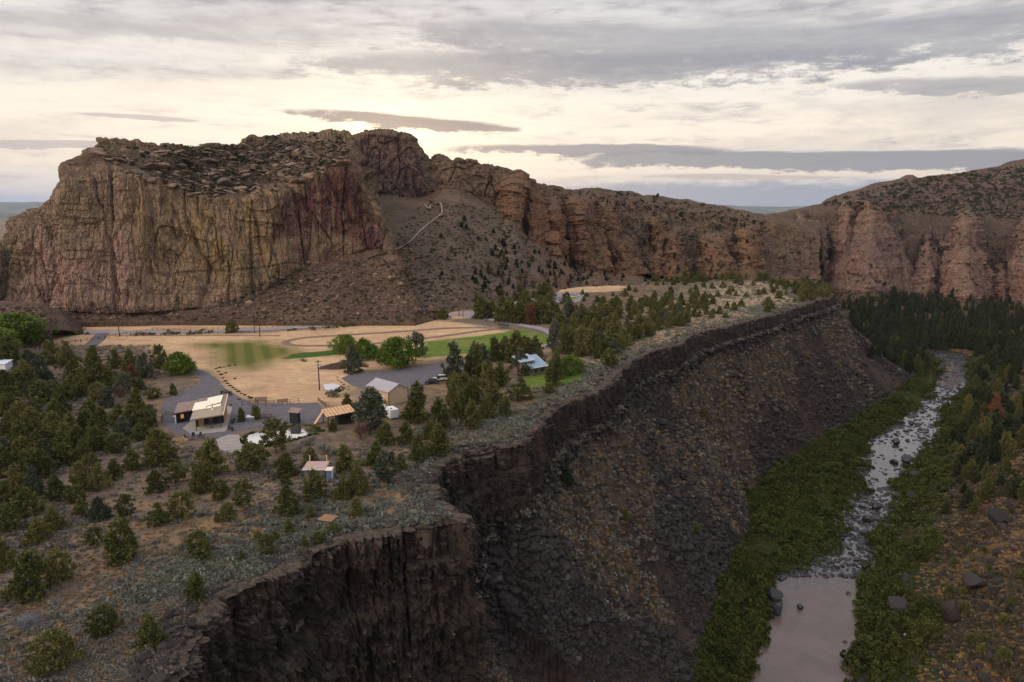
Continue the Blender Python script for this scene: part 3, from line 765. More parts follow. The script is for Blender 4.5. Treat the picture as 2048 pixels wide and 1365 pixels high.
tabB = [(600, [(640, 350), (520, 444), (420, 560), (380, 572), (360, 590)]),
        (690, [(640, 345), (490, 446), (392, 561), (312, 574), (300, 588)]),
        (708, [(640, 345), (482, 448), (390, 562), (288, 576), (281, 590)]),
        (722, [(640, 343), (478, 448), (388, 562), (276, 577), (270, 590)]),
        (735, [(640, 342), (474, 448), (388, 562), (270, 578), (264, 590)]),
        (780, [(640, 340), (466, 448), (392, 562), (272, 578), (265, 590)]),
        (812, [(640, 338), (462, 450), (396, 565), (284, 580), (270, 592)]),
        (826, [(638, 338), (460, 451), (396, 567), (298, 582), (288, 594)]),
        (850, [(636, 340), (460, 452), (394, 572), (334, 590), (325, 602)]),
        (866, [(634, 342), (460, 454), (385, 582), (336, 596), (326, 608)]),
        (888, [(628, 348), (462, 449), (380, 570), (330, 585), (318, 597)]),
        (915, [(622, 356), (466, 453), (382, 570), (335, 588), (321, 598)]),
        (950, [(614, 375), (476, 470), (396, 580), (345, 595), (330, 605)]),
        (1000, [(604, 400), (498, 490), (424, 585), (355, 600), (340, 610)]),
        (1036, [(594, 430), (520, 505), (465, 580), (364, 600), (348, 610)]),
        (1046, [(592, 440), (525, 512), (475, 585), (380, 610), (366, 618)]),
        (1100, [(586, 480), (545, 560), (510, 625), (388, 660), (374, 680)]),
        (1140, [(584, 500), (552, 580), (528, 650), (396, 695), (381, 712)]),
        (1180, [(582, 520), (560, 600), (542, 680), (396, 730), (380, 750)]),
        (1260, [(582, 540), (566, 640), (554, 705), (404, 770), (384, 800)]),
        (1330, [(582, 560), (568, 660), (558, 725), (416, 800), (397, 840)]),
        (1400, [(582, 580), (570, 680), (560, 740), (432, 820), (408, 870)]),
        (1470, [(582, 600), (572, 700), (562, 765), (442, 840), (421, 890)]),
        (1545, [(582, 610), (573, 710), (564, 785), (448, 860), (431, 900)]),
        (1640, [(582, 620), (573, 720), (566, 800), (470, 880), (445, 920)])]
finsB = [(14, [(350, 1022, 1040), (400, 1008, 1044), (470, 1004, 1050)]), (22, [(374, 1054, 1072), (420, 1050, 1086), (520, 1046, 1104)]), (42, [(385, 1140, 1168), (420, 1130, 1186), (470, 1134, 1206), (560, 1160, 1232)]),
         (30, [(392, 1096, 1112), (470, 1092, 1126), (530, 1090, 1140)]), (34, [(470, 1236, 1246), (500, 1226, 1262), (566, 1222, 1290)]), (30, [(400, 1196, 1214), (450, 1204, 1232), (520, 1222, 1252)]),
         (38, [(455, 1338, 1350), (490, 1326, 1366), (560, 1312, 1388)]), (26, [(425, 1302, 1314), (470, 1306, 1330), (520, 1308, 1330)]), (36, [(462, 1404, 1452), (500, 1398, 1466), (562, 1394, 1484)]), (34, [(445, 1476, 1504), (500, 1472, 1518), (564, 1470, 1526)])]
def dB(P, N, px, py, rw):
    wob = 14*fbm(px*.02, py*.02, 0*px, 3, 401)
    ridge_r = sstep(px, 1030, 1110)
    face = sstep(rw, 1.86, 2.05)*(1-sstep(rw, 4.05, 4.4))*(1-.5*ridge_r*sstep(rw, 3.1, 3.6))
    d = wall_disp(P, N, face, 1.0, 500, 1.15)*sstep(rw, -.5, .3)
    butt = ridge_r*sstep(rw, 1.0, 2.6)*(1-sstep(rw, 4.05, 4.4))*np.clip(ridged(P[..., 0]*.011, P[..., 1]*.011, 0*px, 2, 431), -.4, 1)
    fnb = sstep(loft.fo, .05, .5).astype(np.float32)
    d += butt*6*(1-sstep(rw, 3.0, 3.7))
    sky = sstep(rw, 3.5, 3.9)*(1-sstep(rw, 4.05, 4.4))
    # spurs of shrubby rock part the scree
    d += (1-face)*sstep(rw, .2, 1)*6*np.clip(ridged(P[..., 0]*.018+P[..., 1]*.006, 0*px, P[..., 2]*.004, 3, 441), -.5, .8)*sstep(px, 930, 1040)
    d += (1-face)*5*fbm(P[..., 0]*.012, P[..., 1]*.012, 0*px, 3, 445)*sstep(rw, .2, .8)
    Q = P+N*d[..., None]*np.array([1, 1, .45], np.float32)
    Q[..., 2] += sky*(2.0*fbm(P[..., 0]*.09, 0*px, 0*px, 3, 451)+1.5*np.floor(3*vnoise(P[..., 0]*.045, 0*px, 0*px, 452))/3)*(1-.6*ridge_r)
    tone = np.zeros(px.shape+(4,), np.float32)
    tone[..., 0] = .75*ridge_r*sstep(fbm(P[..., 0]*.01, P[..., 1]*.01, P[..., 2]*.02, 3, 461), -.1, .3)+.3*(1-ridge_r)*pm(px, py, [(800, 260), (835, 290), (840, 340), (800, 330)], 8)
    tone[..., 1] = np.clip(.35*sstep(px, 860, 1100)+.65*fnb, 0, 1)
    tone[..., 2] = .9*pm(px, py, [(690, 290), (800, 275), (850, 340), (850, 410), (740, 420), (690, 400)], 14, wob)+.35*ridge_r*sstep(fbm(P[..., 0]*.012, P[..., 1]*.012, P[..., 2]*.03, 3, 463), .05, .4)
    tone[..., 3] = sstep(rw+.12*fbm(P[..., 0]*.05, P[..., 1]*.05, P[..., 2]*.05, 3, 465), 1.85, 2.02)*(1-.4*ridge_r*sstep(rw, 3.0, 3.4))
    tone[..., 3] = np.maximum(tone[..., 3]*(1-.55*ridge_r*(1-fnb)), fnb*ridge_r)
    return Q, {'tone': tone, 'dark': (.35*sstep(px, 850, 880)*(1-sstep(px, 1000, 1050))*sstep(rw, 2.5, 3.5)).astype(np.float32)}
M_B = rock_mat('ridge_tuff', (.20, .155, .095), (.24, .17, .12), (.34, .18, .105), (.15, .10, .10), (.150, .112, .082), (.060, .055, .040), .80)
hillB, bvhB = loft('rock_ridge', tabB, [70, 80, 120, 24], 1.15, dB, M_B, fins=finsB)

finsC = [(45, [(428, 1536, 1566), (470, 1527, 1572), (560, 1522, 1576)]), (50, [(419, 1594, 1610), (450, 1582, 1624), (520, 1574, 1632), (565, 1572, 1636)]),
         (50, [(392, 1688, 1702), (420, 1680, 1712), (470, 1664, 1722), (575, 1650, 1735)]), (70, [(381, 1732, 1766), (405, 1716, 1786), (440, 1700, 1794), (500, 1672, 1806), (582, 1648, 1822)]),
         (38, [(462, 1850, 1862), (500, 1836, 1872), (595, 1812, 1884)]), (75, [(408, 1924, 1944), (430, 1912, 1958), (480, 1892, 1972), (540, 1878, 1982), (602, 1870, 1990)]),
         (40, [(520, 1996, 2008), (608, 1988, 2024)]), (85, [(425, 2050, 2110), (460, 2028, 2130), (520, 2010, 2150), (612, 2004, 2170)]), (60, [(420, 2200, 2230), (612, 2160, 2280)]),
         (30, [(440, 1780, 1796), (500, 1790, 1812), (590, 1796, 1840)]), (25, [(450, 1640, 1652), (560, 1632, 1662)])]
tabC = [(x, [(614+max(0, x-1500)*.025, 880-max(0, x-1548)*.13), (562+max(0, x-1548)*.088, 905-max(0, x-1548)*.14), (505, 930-max(0, x-1548)*.09), (455, 965-max(0, x-1548)*.07), (float(np.interp(x, [1500, 1556, 1640, 1700, 1780, 1900, 2048, 2350], [436, 428, 414, 402, 410, 414, 432, 432])), 1000-max(0, x-1548)*.05)]) for x in (1500, 1540, 1600, 1660, 1700, 1750, 1800, 1850, 1900, 1950, 2000, 2048, 2110, 2350)]
def dC(P, N, px, py, rw):
    wob = 12*fbm(px*.02, py*.02, 0*px, 3, 601)
    fn = sstep(loft.fo, .05, .5).astype(np.float32)
    face = sstep(rw, .9, 1.1)*(1-sstep(rw, 4.05, 4.4))*np.maximum(fn, .8*(1-.5*sstep(rw, 3.4, 4)))
    d = wall_disp(P, N, face, .85, 600, 1.25)*sstep(rw, -.5, .3)*(.3+.7*np.maximum(fn, .4))+(1-fn)*5*fbm(P[..., 0]*.02, P[..., 1]*.02, P[..., 2]*.02, 4, 617)*sstep(rw, .8, 1.5)
    Q = P+N*d[..., None]*np.array([1, 1, .5], np.float32)
    tone = np.zeros(px.shape+(4,), np.float32)
    tone[..., 0] = .5*sstep(-rw+.6*fbm(P[..., 0]*.01, P[..., 1]*.01, 0*px, 3, 611), -2.7, -3.4)
    tone[..., 1] = np.clip(.95-.3*sstep(rw, 2.6, 3.4)+0*px, 0, 1)
    tone[..., 2] = .35*sstep(fbm(P[..., 0]*.008, P[..., 1]*.008, P[..., 2]*.01, 3, 613), .0, .4)
    tone[..., 3] = sstep(rw+.1*fbm(P[..., 0]*.04, P[..., 1]*.04, P[..., 2]*.05, 3, 615), .82, .98)*np.maximum(fn, .8*(1-.6*sstep(rw, 3.4, 4.0)))
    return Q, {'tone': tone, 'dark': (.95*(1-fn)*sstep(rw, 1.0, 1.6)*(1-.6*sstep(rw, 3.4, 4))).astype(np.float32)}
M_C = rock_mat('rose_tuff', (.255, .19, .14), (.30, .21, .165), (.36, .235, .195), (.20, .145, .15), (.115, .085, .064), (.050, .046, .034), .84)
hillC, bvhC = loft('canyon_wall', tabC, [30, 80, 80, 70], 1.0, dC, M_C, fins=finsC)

tabD = [(1480, [(467, 1015), (440, 1075), (436, 1100)]), (1560, [(464, 1015), (434, 1080), (428, 1120)]), (1640, [(458, 1015), (418, 1080), (405, 1160)]),
        (1700, [(454, 1015), (404, 1090), (386, 1180)]), (1750, [(452, 1015), (396, 1100), (368, 1200)]), (1800, [(452, 1015), (388, 1100), (358, 1200)]),
        (1812, [(452, 1015), (388, 1100), (351, 1200)]), (1826, [(452, 1015), (388, 1100), (351, 1200)]), (1836, [(452, 1015), (388, 1100), (358, 1200)]), (1900, [(454, 1015), (386, 1100), (352, 1200)]),
        (1960, [(458, 1015), (380, 1100), (341, 1200)]), (2000, [(462, 1015), (376, 1100), (336, 1200)]), (2048, [(466, 1015), (370, 1100), (321, 1200)]),
        (2200, [(466, 1015), (350, 1100), (290, 1200)]), (2450, [(466, 1015), (340, 1100), (270, 1200)])]
def dD(P, N, px, py, rw):
    x, y = P[..., 0], P[..., 1]
    Q = P.copy()
    d = 14*fbm(x*.008, y*.008, 0*x, 4, 701)+9*ridged(x*.014, y*.007, 0*x, 4, 703)+2.5*fbm(x*.07, y*.07, 0*x, 4, 705)
    d += 7*sstep(ridged(x*.016, y*.011, 0*x, 3, 709), .35, .5)*sstep(fbm(x*.01, y*.01, 0*x, 2, 711), -.05, .2)
    Q[..., 2] += d*sstep(rw, 0, .4)*(1-.6*sstep(rw, 1.5, 2.0))
    tone = np.zeros(px.shape+(4,), np.float32); tone[..., 1] = .7; tone[..., 2] = .2
    tone[..., 3] = .9*sstep(ridged(x*.016, y*.011, 0*x, 3, 709), .30, .45)*sstep(fbm(x*.01, y*.01, 0*x, 2, 711), -.05, .2)
    return Q, {'tone': tone, 'dark': np.zeros(px.shape, np.float32)}
M_D = rock_mat('hill_soil', (.16, .12, .085), (.16, .12, .09), (.19, .12, .10), (.12, .09, .09), (.120, .085, .068), (.050, .043, .038), .85)
hillD, bvhD = loft('hill', tabD, [60, 60], 2.0, dD, M_D)

tabE = [(-300, [(680, 250), (620, 270), (606, 300)]), (-80, [(675, 250), (612, 272), (600, 300)]), (50, [(665, 255), (616, 272), (604, 295)]), (80, [(662, 257), (626, 270), (612, 285)]),
        (96, [(660, 258), (645, 264), (636, 275)]), (104, [(662, 258), (660, 262), (659, 268)])]
def dE(P, N, px, py, rw):
    d = wall_disp(P, N, sstep(rw, .05, .3)*(1-sstep(rw, .85, 1.1)), .22, 800, .6)
    Q = P+N*d[..., None]
    tone = np.zeros(px.shape+(4,), np.float32); tone[..., 3] = (1-sstep(rw, .8, 1.1))
    return Q, {'tone': tone, 'dark': (.5+0*px).astype(np.float32)}
hillE, bvhE = loft('rocky_knoll', tabE, [50, 30], 1.5, dE, M_D)

# far mountains beyond the plain
m, T, b = new_mat('far_hill')
pos = T.node('ShaderNodeNewGeometry').outputs['Position']
T.put(b.inputs['Base Color'], T.mix(T.ss(T.noise(pos, .002, 5, .6), .4, .6), (.05, .065, .05), (.10, .10, .075))); b.inputs['Roughness'].default_value = 1
def far_range(Y0, hts, seed):
    xs = np.linspace(-1.4*Y0, 1.3*Y0, 500); rows = []
    hh = np.interp(xs/Y0, [h_[0] for h_ in hts], [h_[1] for h_ in hts])
    hh = hh*(1+.25*fbm(xs/Y0*9, 0*xs, 0*xs, 5, seed))
    for t in np.linspace(0, 2, 24):
        k_ = 1-abs(t-1); rows.append(np.stack([xs, Y0+t*Y0*.10+0*xs, -40+(hh+40)*k_**.8*(1+.10*fbm(xs/Y0*20, 0*xs+t*4, 0*xs, 3, seed+3)*(1-k_))], 1))
    Q = np.array(rows)
    return prop(link('far_hills', np_mesh('far_hills', Q.reshape(-1, 3), grid_faces(len(rows), 500), True), m), kind='structure')
far_range(16000, [(-1.4, 260), (-.9, 380), (-.75, 420), (-.70, 240), (-.6, 150), (-.2, 150), (.2, 200), (.28, 330), (.36, 260), (.6, 300), (1.3, 300)], 901)
far_range(7000, [(-1.4, 60), (-.9, 95), (-.75, 70), (-.68, 90), (-.2, 60), (.2, 70), (.34, 60), (.6, 60), (1.3, 60)], 905)

BVHS = [bvhA, bvhB, bvhC, bvhD, bvhE]
def pick(px, py):
    p_, t_ = pick_ground(px, py); best = (p_, t_)
    d = ray(px, py); L_ = float(np.linalg.norm(d)); dv = Vector(tuple(d/L_)); src = -1
    for i_, bv in enumerate(BVHS):
        h_ = bv.ray_cast(Vector((0, 0, CAMZ)), dv)
        if h_[0] is not None and h_[3]/L_ < best[1]:
            best = (np.array(h_[0]), h_[3]/L_); src = i_
    return best[0], best[1], src
# ------------------------------------------------------------------ foliage materials
def leaf_mat(name, dark, light, tip, rough=.85, trans=.12, patch=None):
    m, T, b = new_mat(name)
    tc = T.node('ShaderNodeTexCoord').outputs['Object']; oi = T.node('ShaderNodeObjectInfo').outputs['Random']
    g = T.node('ShaderNodeNewGeometry'); pr = K(T, g.outputs['Random Per Island']) 
    n = T.noise(tc, 7.0, 3, .6); r = K(T, oi)
    c = T.mix((T.ss(n, .35, .65)*.55+pr*.45).clamp(), dark, light)
    c = T.mix(T.ss(r, .55, 1.0)*.45, c, tip)
    c = T.mix(T.ss(r, .35, .0)*.35, c, tuple(x*.6 for x in dark))
    if patch is not None:
        wp = T.node('ShaderNodeNewGeometry').outputs['Position']
        c = T.mix(T.ss(T.noise(wp, .045, 4, .6), .44, .58)*.75, c, patch)
        c = T.mix(T.ss(T.noise(wp, .16, 3, .6), .52, .66)*.6, c, tuple(x*.55 for x in dark))
    T.put(b.inputs['Base Color'], c); b.inputs['Roughness'].default_value = rough; b.inputs['Specular IOR Level'].default_value = .2
    return m
L_JUN = leaf_mat('juniper_leaf', (.046, .053, .017), (.150, .150, .045), (.20, .175, .055))
L_GREY = leaf_mat('grey_juniper_leaf', (.040, .050, .030), (.13, .145, .092), (.15, .15, .10))
L_PINE = leaf_mat('pine_leaf', (.016, .024, .013), (.050, .060, .027), (.072, .076, .030))
L_BRI = leaf_mat('bright_leaf', (.045, .090, .012), (.15, .215, .030), (.20, .24, .05))
L_DEAD = leaf_mat('dead_leaf', (.085, .050, .038), (.17, .10, .075), (.15, .12, .10))
L_RUST = leaf_mat('rust_leaf', (.10, .040, .022), (.20, .085, .045), (.20, .10, .05))
L_WIL = leaf_mat('willow_leaf', (.026, .034, .008), (.085, .095, .022), (.12, .115, .03), patch=(.062, .078, .018))
L_SEDG = leaf_mat('sedge_leaf', (.035, .045, .010), (.11, .12, .028), (.14, .125, .04), patch=(.14, .115, .05))
L_SAGE = leaf_mat('sage_leaf', (.140, .128, .108), (.300, .280, .240), (.32, .285, .22), patch=(.215, .185, .145))
L_SAGB = leaf_mat('blue_sage_leaf', (.105, .112, .088), (.235, .245, .200), (.27, .26, .20))
L_GRAS = leaf_mat('dry_grass', (.20, .135, .065), (.44, .30, .145), (.36, .22, .10))
L_DBSH = leaf_mat('dark_bush_leaf', (.050, .044, .030), (.125, .108, .072), (.15, .11, .065), patch=(.095, .072, .042))
BARK = flat('bark', (.11, .082, .062), .95, .1, .3, 6)
BARKG = flat('dead_wood', (.21, .19, .17), .95, .1, .2, 6)
m, T, b = new_mat('boulder_rock')
tc = T.node('ShaderNodeTexCoord').outputs['Object']; r = K(T, T.node('ShaderNodeObjectInfo').outputs['Random'])
n = T.noise(tc, 1.8, 4, .65)
c = T.mix(r, (.0135, .0105, .0098), (.036, .027, .024)); c = T.mix(T.ss(n, .55, .7)*.5, c, (.052, .042, .037)); c = T.mix(T.ss(r, .95, .98)*.6, c, (.10, .085, .075))
T.put(b.inputs['Base Color'], c); b.inputs['Roughness'].default_value = .85; T.put(b.inputs['Normal'], T.bump(T.noise(tc, 6, 3, .6), .5, .15))
M_BOU = m
m, T, b = new_mat('river_rock')
tc = T.node('ShaderNodeTexCoord').outputs['Object']; r = K(T, T.node('ShaderNodeObjectInfo').outputs['Random'])
n = T.noise(tc, 1.5, 4, .65)
c = T.mix(r, (.010, .010, .012), (.034, .033, .037)); c = T.mix(T.ss(n, .58, .74)*.4, c, (.085, .083, .092))
T.put(b.inputs['Base Color'], c); b.inputs['Roughness'].default_value = .36; b.inputs['Specular IOR Level'].default_value = .5
M_RIV = m
m, T, b = new_mat('tuff_rock')
tc = T.node('ShaderNodeTexCoord').outputs['Object']; r = K(T, T.node('ShaderNodeObjectInfo').outputs['Random'])
c = T.mix(r, (.11, .075, .055), (.26, .17, .11)); c = T.mix(T.ss(T.noise(tc, 2, 4, .6), .5, .7)*.6, c, (.08, .055, .045))
T.put(b.inputs['Base Color'], c); b.inputs['Roughness'].default_value = .95
M_TUF = m

# ------------------------------------------------------------------ plant and rock shapes (all of unit size)
def quads_from(C, D, size, rng, asp=1.6):
    """leaf cards: centre C, long direction D"""
    n = len(C); r = rng.normal(size=(n, 3)); s = np.cross(D, r); s /= np.linalg.norm(s, axis=1, keepdims=True)+1e-9
    D = D/(np.linalg.norm(D, axis=1, keepdims=True)+1e-9)
    sz = (size*rng.uniform(.6, 1.35, n))[:, None]
    a = D*sz*asp/2; b_ = s*sz/2
    V = np.stack([C-a-b_*.5, C+b_*1.0-a*.1, C+a, C-b_*1.0-a*.1], 1).reshape(-1, 3)
    return V, np.arange(n*4).reshape(-1, 4)
def crown_points(kind, rng, ntip, per):
    T_ = []
    ph = rng.uniform(0, 6.28, 6)
    lobes = lambda th, z: 1+.24*math.sin(2*th+ph[0]+4*z)+.20*math.sin(3*th+ph[1]-9*z)+.14*math.sin(5*th+ph[2]+15*z)
    for _ in range(ntip):
        th = rng.uniform(0, 6.283); u = rng.uniform()
        if kind == 'cone': z = .05+.95*(1-math.sqrt(1-u*.985)); r = .30*(1-((z-.05)/.95)**1.25)*(.82+.18*min(1, (z-.02)/.12))+.008
        elif kind == 'tear': z = .05+.93*(1-(1-u)**.62); q_ = (z-.05)/.95; r = .42*max(0, 1-q_**1.35)**.80*(.72+.28*min(1, q_/.18))
        elif kind == 'round': z = .10+.86*u; q_ = (z-.52)/.46; r = .50*math.sqrt(max(0, 1-q_*q_))
        elif kind == 'spire': z = .06+.94*(1-math.sqrt(1-u*.99)); r = .155*(1-((z-.06)/.94)**1.1)*(1+.35*math.sin(z*46))+.006
        elif kind == 'open': z = .22+.76*u; q_ = (z-.22)/.78; r = .36*math.sqrt(max(0, 1-q_**2.2))*(.55+.45*min(1, q_/.3))
        elif kind == 'broad': z = .14+.84*u; q_ = (z-.45)/.52; r = .62*math.sqrt(max(0, 1-q_*q_)) if z > .45 else .62*math.sqrt(max(.1, 1-((z-.45)/.36)**2))
        rr = r*lobes(th, z)*rng.uniform(.35, 1.10)**.75*(1+.30*(rng.uniform() < .12))
        T_.append((rr*math.cos(th), rr*math.sin(th), z, r))
    T_ = np.array(T_)
    s = {'cone': .034, 'tear': .036, 'round': .044, 'spire': .019, 'open': .040, 'broad': .056}[kind]
    C = np.repeat(T_[:, :3], per, 0); n = len(C)
    o = rng.normal(size=(n, 3))*s; o[:, 2] *= .95
    out_ = np.stack([C[:, 0], C[:, 1], 0*C[:, 0]], 1); out_ /= np.linalg.norm(out_, axis=1, keepdims=True)+1e-6
    C = C+o; C[:, 2] = np.clip(C[:, 2], .02, 1.02)
    D = out_*.7+rng.normal(size=(n, 3))*.55+np.array([0, 0, .75 if kind != 'spire' else .05])
    return C, D
def crown_mesh(name, kind, seed, ntip, per, size):
    rng = np.random.default_rng(seed); C, D = crown_points(kind, rng, ntip, per)
    V, Fq = quads_from(C, D, size, rng); return np_mesh(name, V, Fq, False)
def trunk_mesh(name, kind, seed):
    rng = np.random.default_rng(seed); mb = MB()
    hh = {'cone': .8, 'tear': .62, 'round': .6, 'spire': .94, 'open': .8, 'broad': .55}[kind]; r0 = {'spire': .012, 'broad': .03}.get(kind, .022)
    p = Vector((0, 0, -.03)); n = 5
    for i in range(n):
        q_ = Vector((rng.normal()*.012, rng.normal()*.012, -.03+(hh+.03)*(i+1)/n)); mb.tube(p, q_, r0*(1-i/n*.85), r0*(1-(i+1)/n*.85), 6); p = q_
    for i in range(9):
        z = rng.uniform(.12, hh*.85); th = rng.uniform(0, 6.28); l = {'spire': .10, 'broad': .38}.get(kind, .22)*(1-z*.5)
        mb.tube((0, 0, z), (l*math.cos(th), l*math.sin(th), z+l*.55), r0*.45, r0*.12, 4)
    me = bpy.data.meshes.new(name); me.from_pydata(mb.v, [], mb.f); return me
def bare_mesh(name, seed, n=150, up=.7):
    """leafless twiggy crown"""
    rng = np.random.default_rng(seed); mb = MB()
    for i in range(n):
        th = rng.uniform(0, 6.28); z = rng.uniform(.15, .8); l = .38*(1-z*.7); a = Vector((0, 0, z*.8))
        b_ = a+Vector((math.cos(th)*l, math.sin(th)*l, l*up)); mb.tube(a, b_, .006, .002, 3)
        for k_ in range(3):
            c_ = a.lerp(b_, rng.uniform(.4, 1)); mb.tube(c_, c_+Vector(rng.normal(size=3)*.07)+Vector((0, 0, .05)), .003, .0012, 3)
    me = bpy.data.meshes.new(name); me.from_pydata(mb.v, [], mb.f); return me
def rock_mesh(name, seed, sub=2, flatness=.75):
    rng = np.random.default_rng(seed); bm = bmesh.new(); bmesh.ops.create_icosphere(bm, subdivisions=sub, radius=.5)
    pl = [(Vector(rng.normal(size=3)).normalized(), rng.uniform(.26, .42)) for _ in range(13)]
    for v in bm.verts:
        for n_, d_ in pl:
            k_ = v.co.dot(n_)
            if k_ > d_: v.co -= n_*(k_-d_)
        v.co *= 1+rng.uniform(-.04, .04); v.co.z *= flatness
    me = bpy.data.meshes.new(name); bm.to_mesh(me); bm.free(); return me
def clump_mesh(name, seed, n, size, flat_=.7, spread=.5, up=.5):
    """low dome of leaf cards"""
    rng = np.random.default_rng(seed); th = rng.uniform(0, 6.28, n); ph = np.arccos(rng.uniform(-.05, 1, n)); rr = rng.uniform(.6, 1.0, n)*(1+.22*np.sin(3*th+seed)*np.sin(ph*2+1))*spread
    d = np.stack([np.sin(ph)*np.cos(th), np.sin(ph)*np.sin(th), np.cos(ph)], 1)
    C = d*rr[:, None]*np.array([1, 1, flat_/.5*.5]); D = d*.6+rng.normal(size=(n, 3))*.4+np.array([0, 0, up])
    V, Fq = quads_from(C, D, size, rng); return np_mesh(name, V, Fq, False)
def lumps_mesh(name, seed, nl, n, size):
    """a shrub made of several leafy domes"""
    rng = np.random.default_rng(seed); Vs, Fs, o = [], [], 0
    for i in range(nl):
        c = np.array([rng.normal()*.24, rng.normal()*.24, .12+abs(rng.normal())*.18]); k_ = n//nl
        d = rng.normal(size=(k_, 3)); d /= np.linalg.norm(d, axis=1, keepdims=True); C = c+d*rng.uniform(.10, .21)*rng.uniform(.7, 1.05, (k_, 1))
        V, Fq = quads_from(C, d*.5+rng.normal(size=(k_, 3))*.4+np.array([0, 0, .5]), size, rng); Vs.append(V); Fs.append(Fq+o); o += len(V)
    V = np.concatenate(Vs); V[:, 2] = np.maximum(V[:, 2], -.03)
    return np_mesh(name, V, np.concatenate(Fs), False)

# ------------------------------------------------------------------ scattering of uncountable ground cover (one object each)
def scatter(name, P, scl, rz, idx, meshes, mat, label=None, cat=None, tilt=None):
    P = np.asarray(P, np.float32); n = len(P)
    me = bpy.data.meshes.new(name); me.vertices.add(n); me.vertices.foreach_set('co', P.ravel())
    rot = np.zeros((n, 3), np.float32); rot[:, 2] = rz
    if tilt is not None: rot[:, :2] = tilt
    a = me.attributes.new('rotv', 'FLOAT_VECTOR', 'POINT'); a.data.foreach_set('vector', rot.ravel())
    scl = np.asarray(scl, np.float32); scl = np.repeat(scl[:, None], 3, 1) if scl.ndim == 1 else scl
    a = me.attributes.new('sclv', 'FLOAT_VECTOR', 'POINT'); a.data.foreach_set('vector', np.ascontiguousarray(scl, np.float32).ravel())
    a = me.attributes.new('idx', 'INT', 'POINT'); a.data.foreach_set('value', np.asarray(idx, np.int32))
    me.materials.append(mat)
    o = link(name, me, None)
    ng = bpy.data.node_groups.new(name, 'GeometryNodeTree')
    ng.interface.new_socket('Geometry', in_out='INPUT', socket_type='NodeSocketGeometry'); ng.interface.new_socket('Geometry', in_out='OUTPUT', socket_type='NodeSocketGeometry')
    N_, Lk = ng.nodes, ng.links
    gi, go = N_.new('NodeGroupInput'), N_.new('NodeGroupOutput')
    mp = N_.new('GeometryNodeMeshToPoints'); Lk.new(gi.outputs[0], mp.inputs[0])
    def at(nm, ty):
        x = N_.new('GeometryNodeInputNamedAttribute'); x.data_type = ty; x.inputs[0].default_value = nm; return [q_ for q_ in x.outputs if q_.enabled][0]
    jn = N_.new('GeometryNodeJoinGeometry')
    for k_, ms in enumerate(meshes):
        ms = ms.copy(); ms.materials.clear(); ms.materials.append(mat)
        src = bpy.data.objects.new(ms.name, ms)
        oi = N_.new('GeometryNodeObjectInfo'); oi.inputs['Object'].default_value = src; oi.inputs['As Instance'].default_value = True
        eq = N_.new('FunctionNodeCompare'); eq.data_type = 'INT'; eq.operation = 'EQUAL'
        ii = [q_ for q_ in eq.inputs if q_.enabled]; Lk.new(at('idx', 'INT'), ii[0]); ii[1].default_value = k_
        ip = N_.new('GeometryNodeInstanceOnPoints'); Lk.new(mp.outputs[0], ip.inputs['Points']); Lk.new(eq.outputs[0], ip.inputs['Selection'])
        Lk.new(oi.outputs['Geometry'], ip.inputs['Instance'])
        e2r = N_.new('FunctionNodeEulerToRotation'); Lk.new(at('rotv', 'FLOAT_VECTOR'), e2r.inputs[0]); Lk.new(e2r.outputs[0], ip.inputs['Rotation'])
        Lk.new(at('sclv', 'FLOAT_VECTOR'), ip.inputs['Scale']); Lk.new(ip.outputs[0], jn.inputs[0])
    Lk.new(jn.outputs[0], go.inputs[0])
    md = o.modifiers.new('scatter', 'NODES'); md.node_group = ng
    return prop(o, label, cat, None, 'stuff')

def cand(rng, n, az0, az1, r0, r1, pw=1.0):
    a = np.radians(rng.uniform(az0, az1, n)); r = np.exp(rng.uniform(math.log(r0), math.log(r1), n))
    return np.stack([r*np.sin(a), r*np.cos(a)], 1), r
def gzone(x, y):
    x = x.astype(np.float32); y = y.astype(np.float32)
    return ground_z(x, y, True)
rng = np.random.default_rng(5)
P_, r_ = cand(rng, 260000, -43, 43, 62, 640)
zz0, i_in, i_tal, i_riv, i_right, dF0, dT0, dW0, s0 = gzone(P_[:, 0], P_[:, 1]); clg0, ch2 = ground_z.ch.copy(), ground_z.ch2.copy()
PXs, PYs_, dep = proj(np.stack([P_[:, 0], P_[:, 1], zz0], 1))
vis = (PXs > -60) & (PXs < 2110) & (PYs_ < 1420) & (PYs_ > 400)
zq = gz(P_[:, 0], P_[:, 1])
clg = clg0
cl = fbm(P_[:, 0]*.05, P_[:, 1]*.05, 0*P_[:, 0], 4, 951); cl2 = fbm(P_[:, 0]*.015, P_[:, 1]*.015, 0*P_[:, 0], 3, 953)
u_ = rng.uniform(size=len(P_))
x_, y_ = P_[:, 0], P_[:, 1]
clean = [flat_w]
flatz = in_poly(x_, y_, lawn_w) | in_poly(x_, y_, flat_w) | (d_line(x_, y_, flat_w, True) < 1.5)
goldz = np.zeros(len(x_), bool)
for g_ in gold_w: goldz |= in_poly(x_, y_, g_)
mesa_ok = i_in & (dF0 > 1.0) & ~flatz & ~goldz & vis & (r_ < 600)
def take(mask, n):
    i = np.nonzero(mask)[0]
    return i[:n]
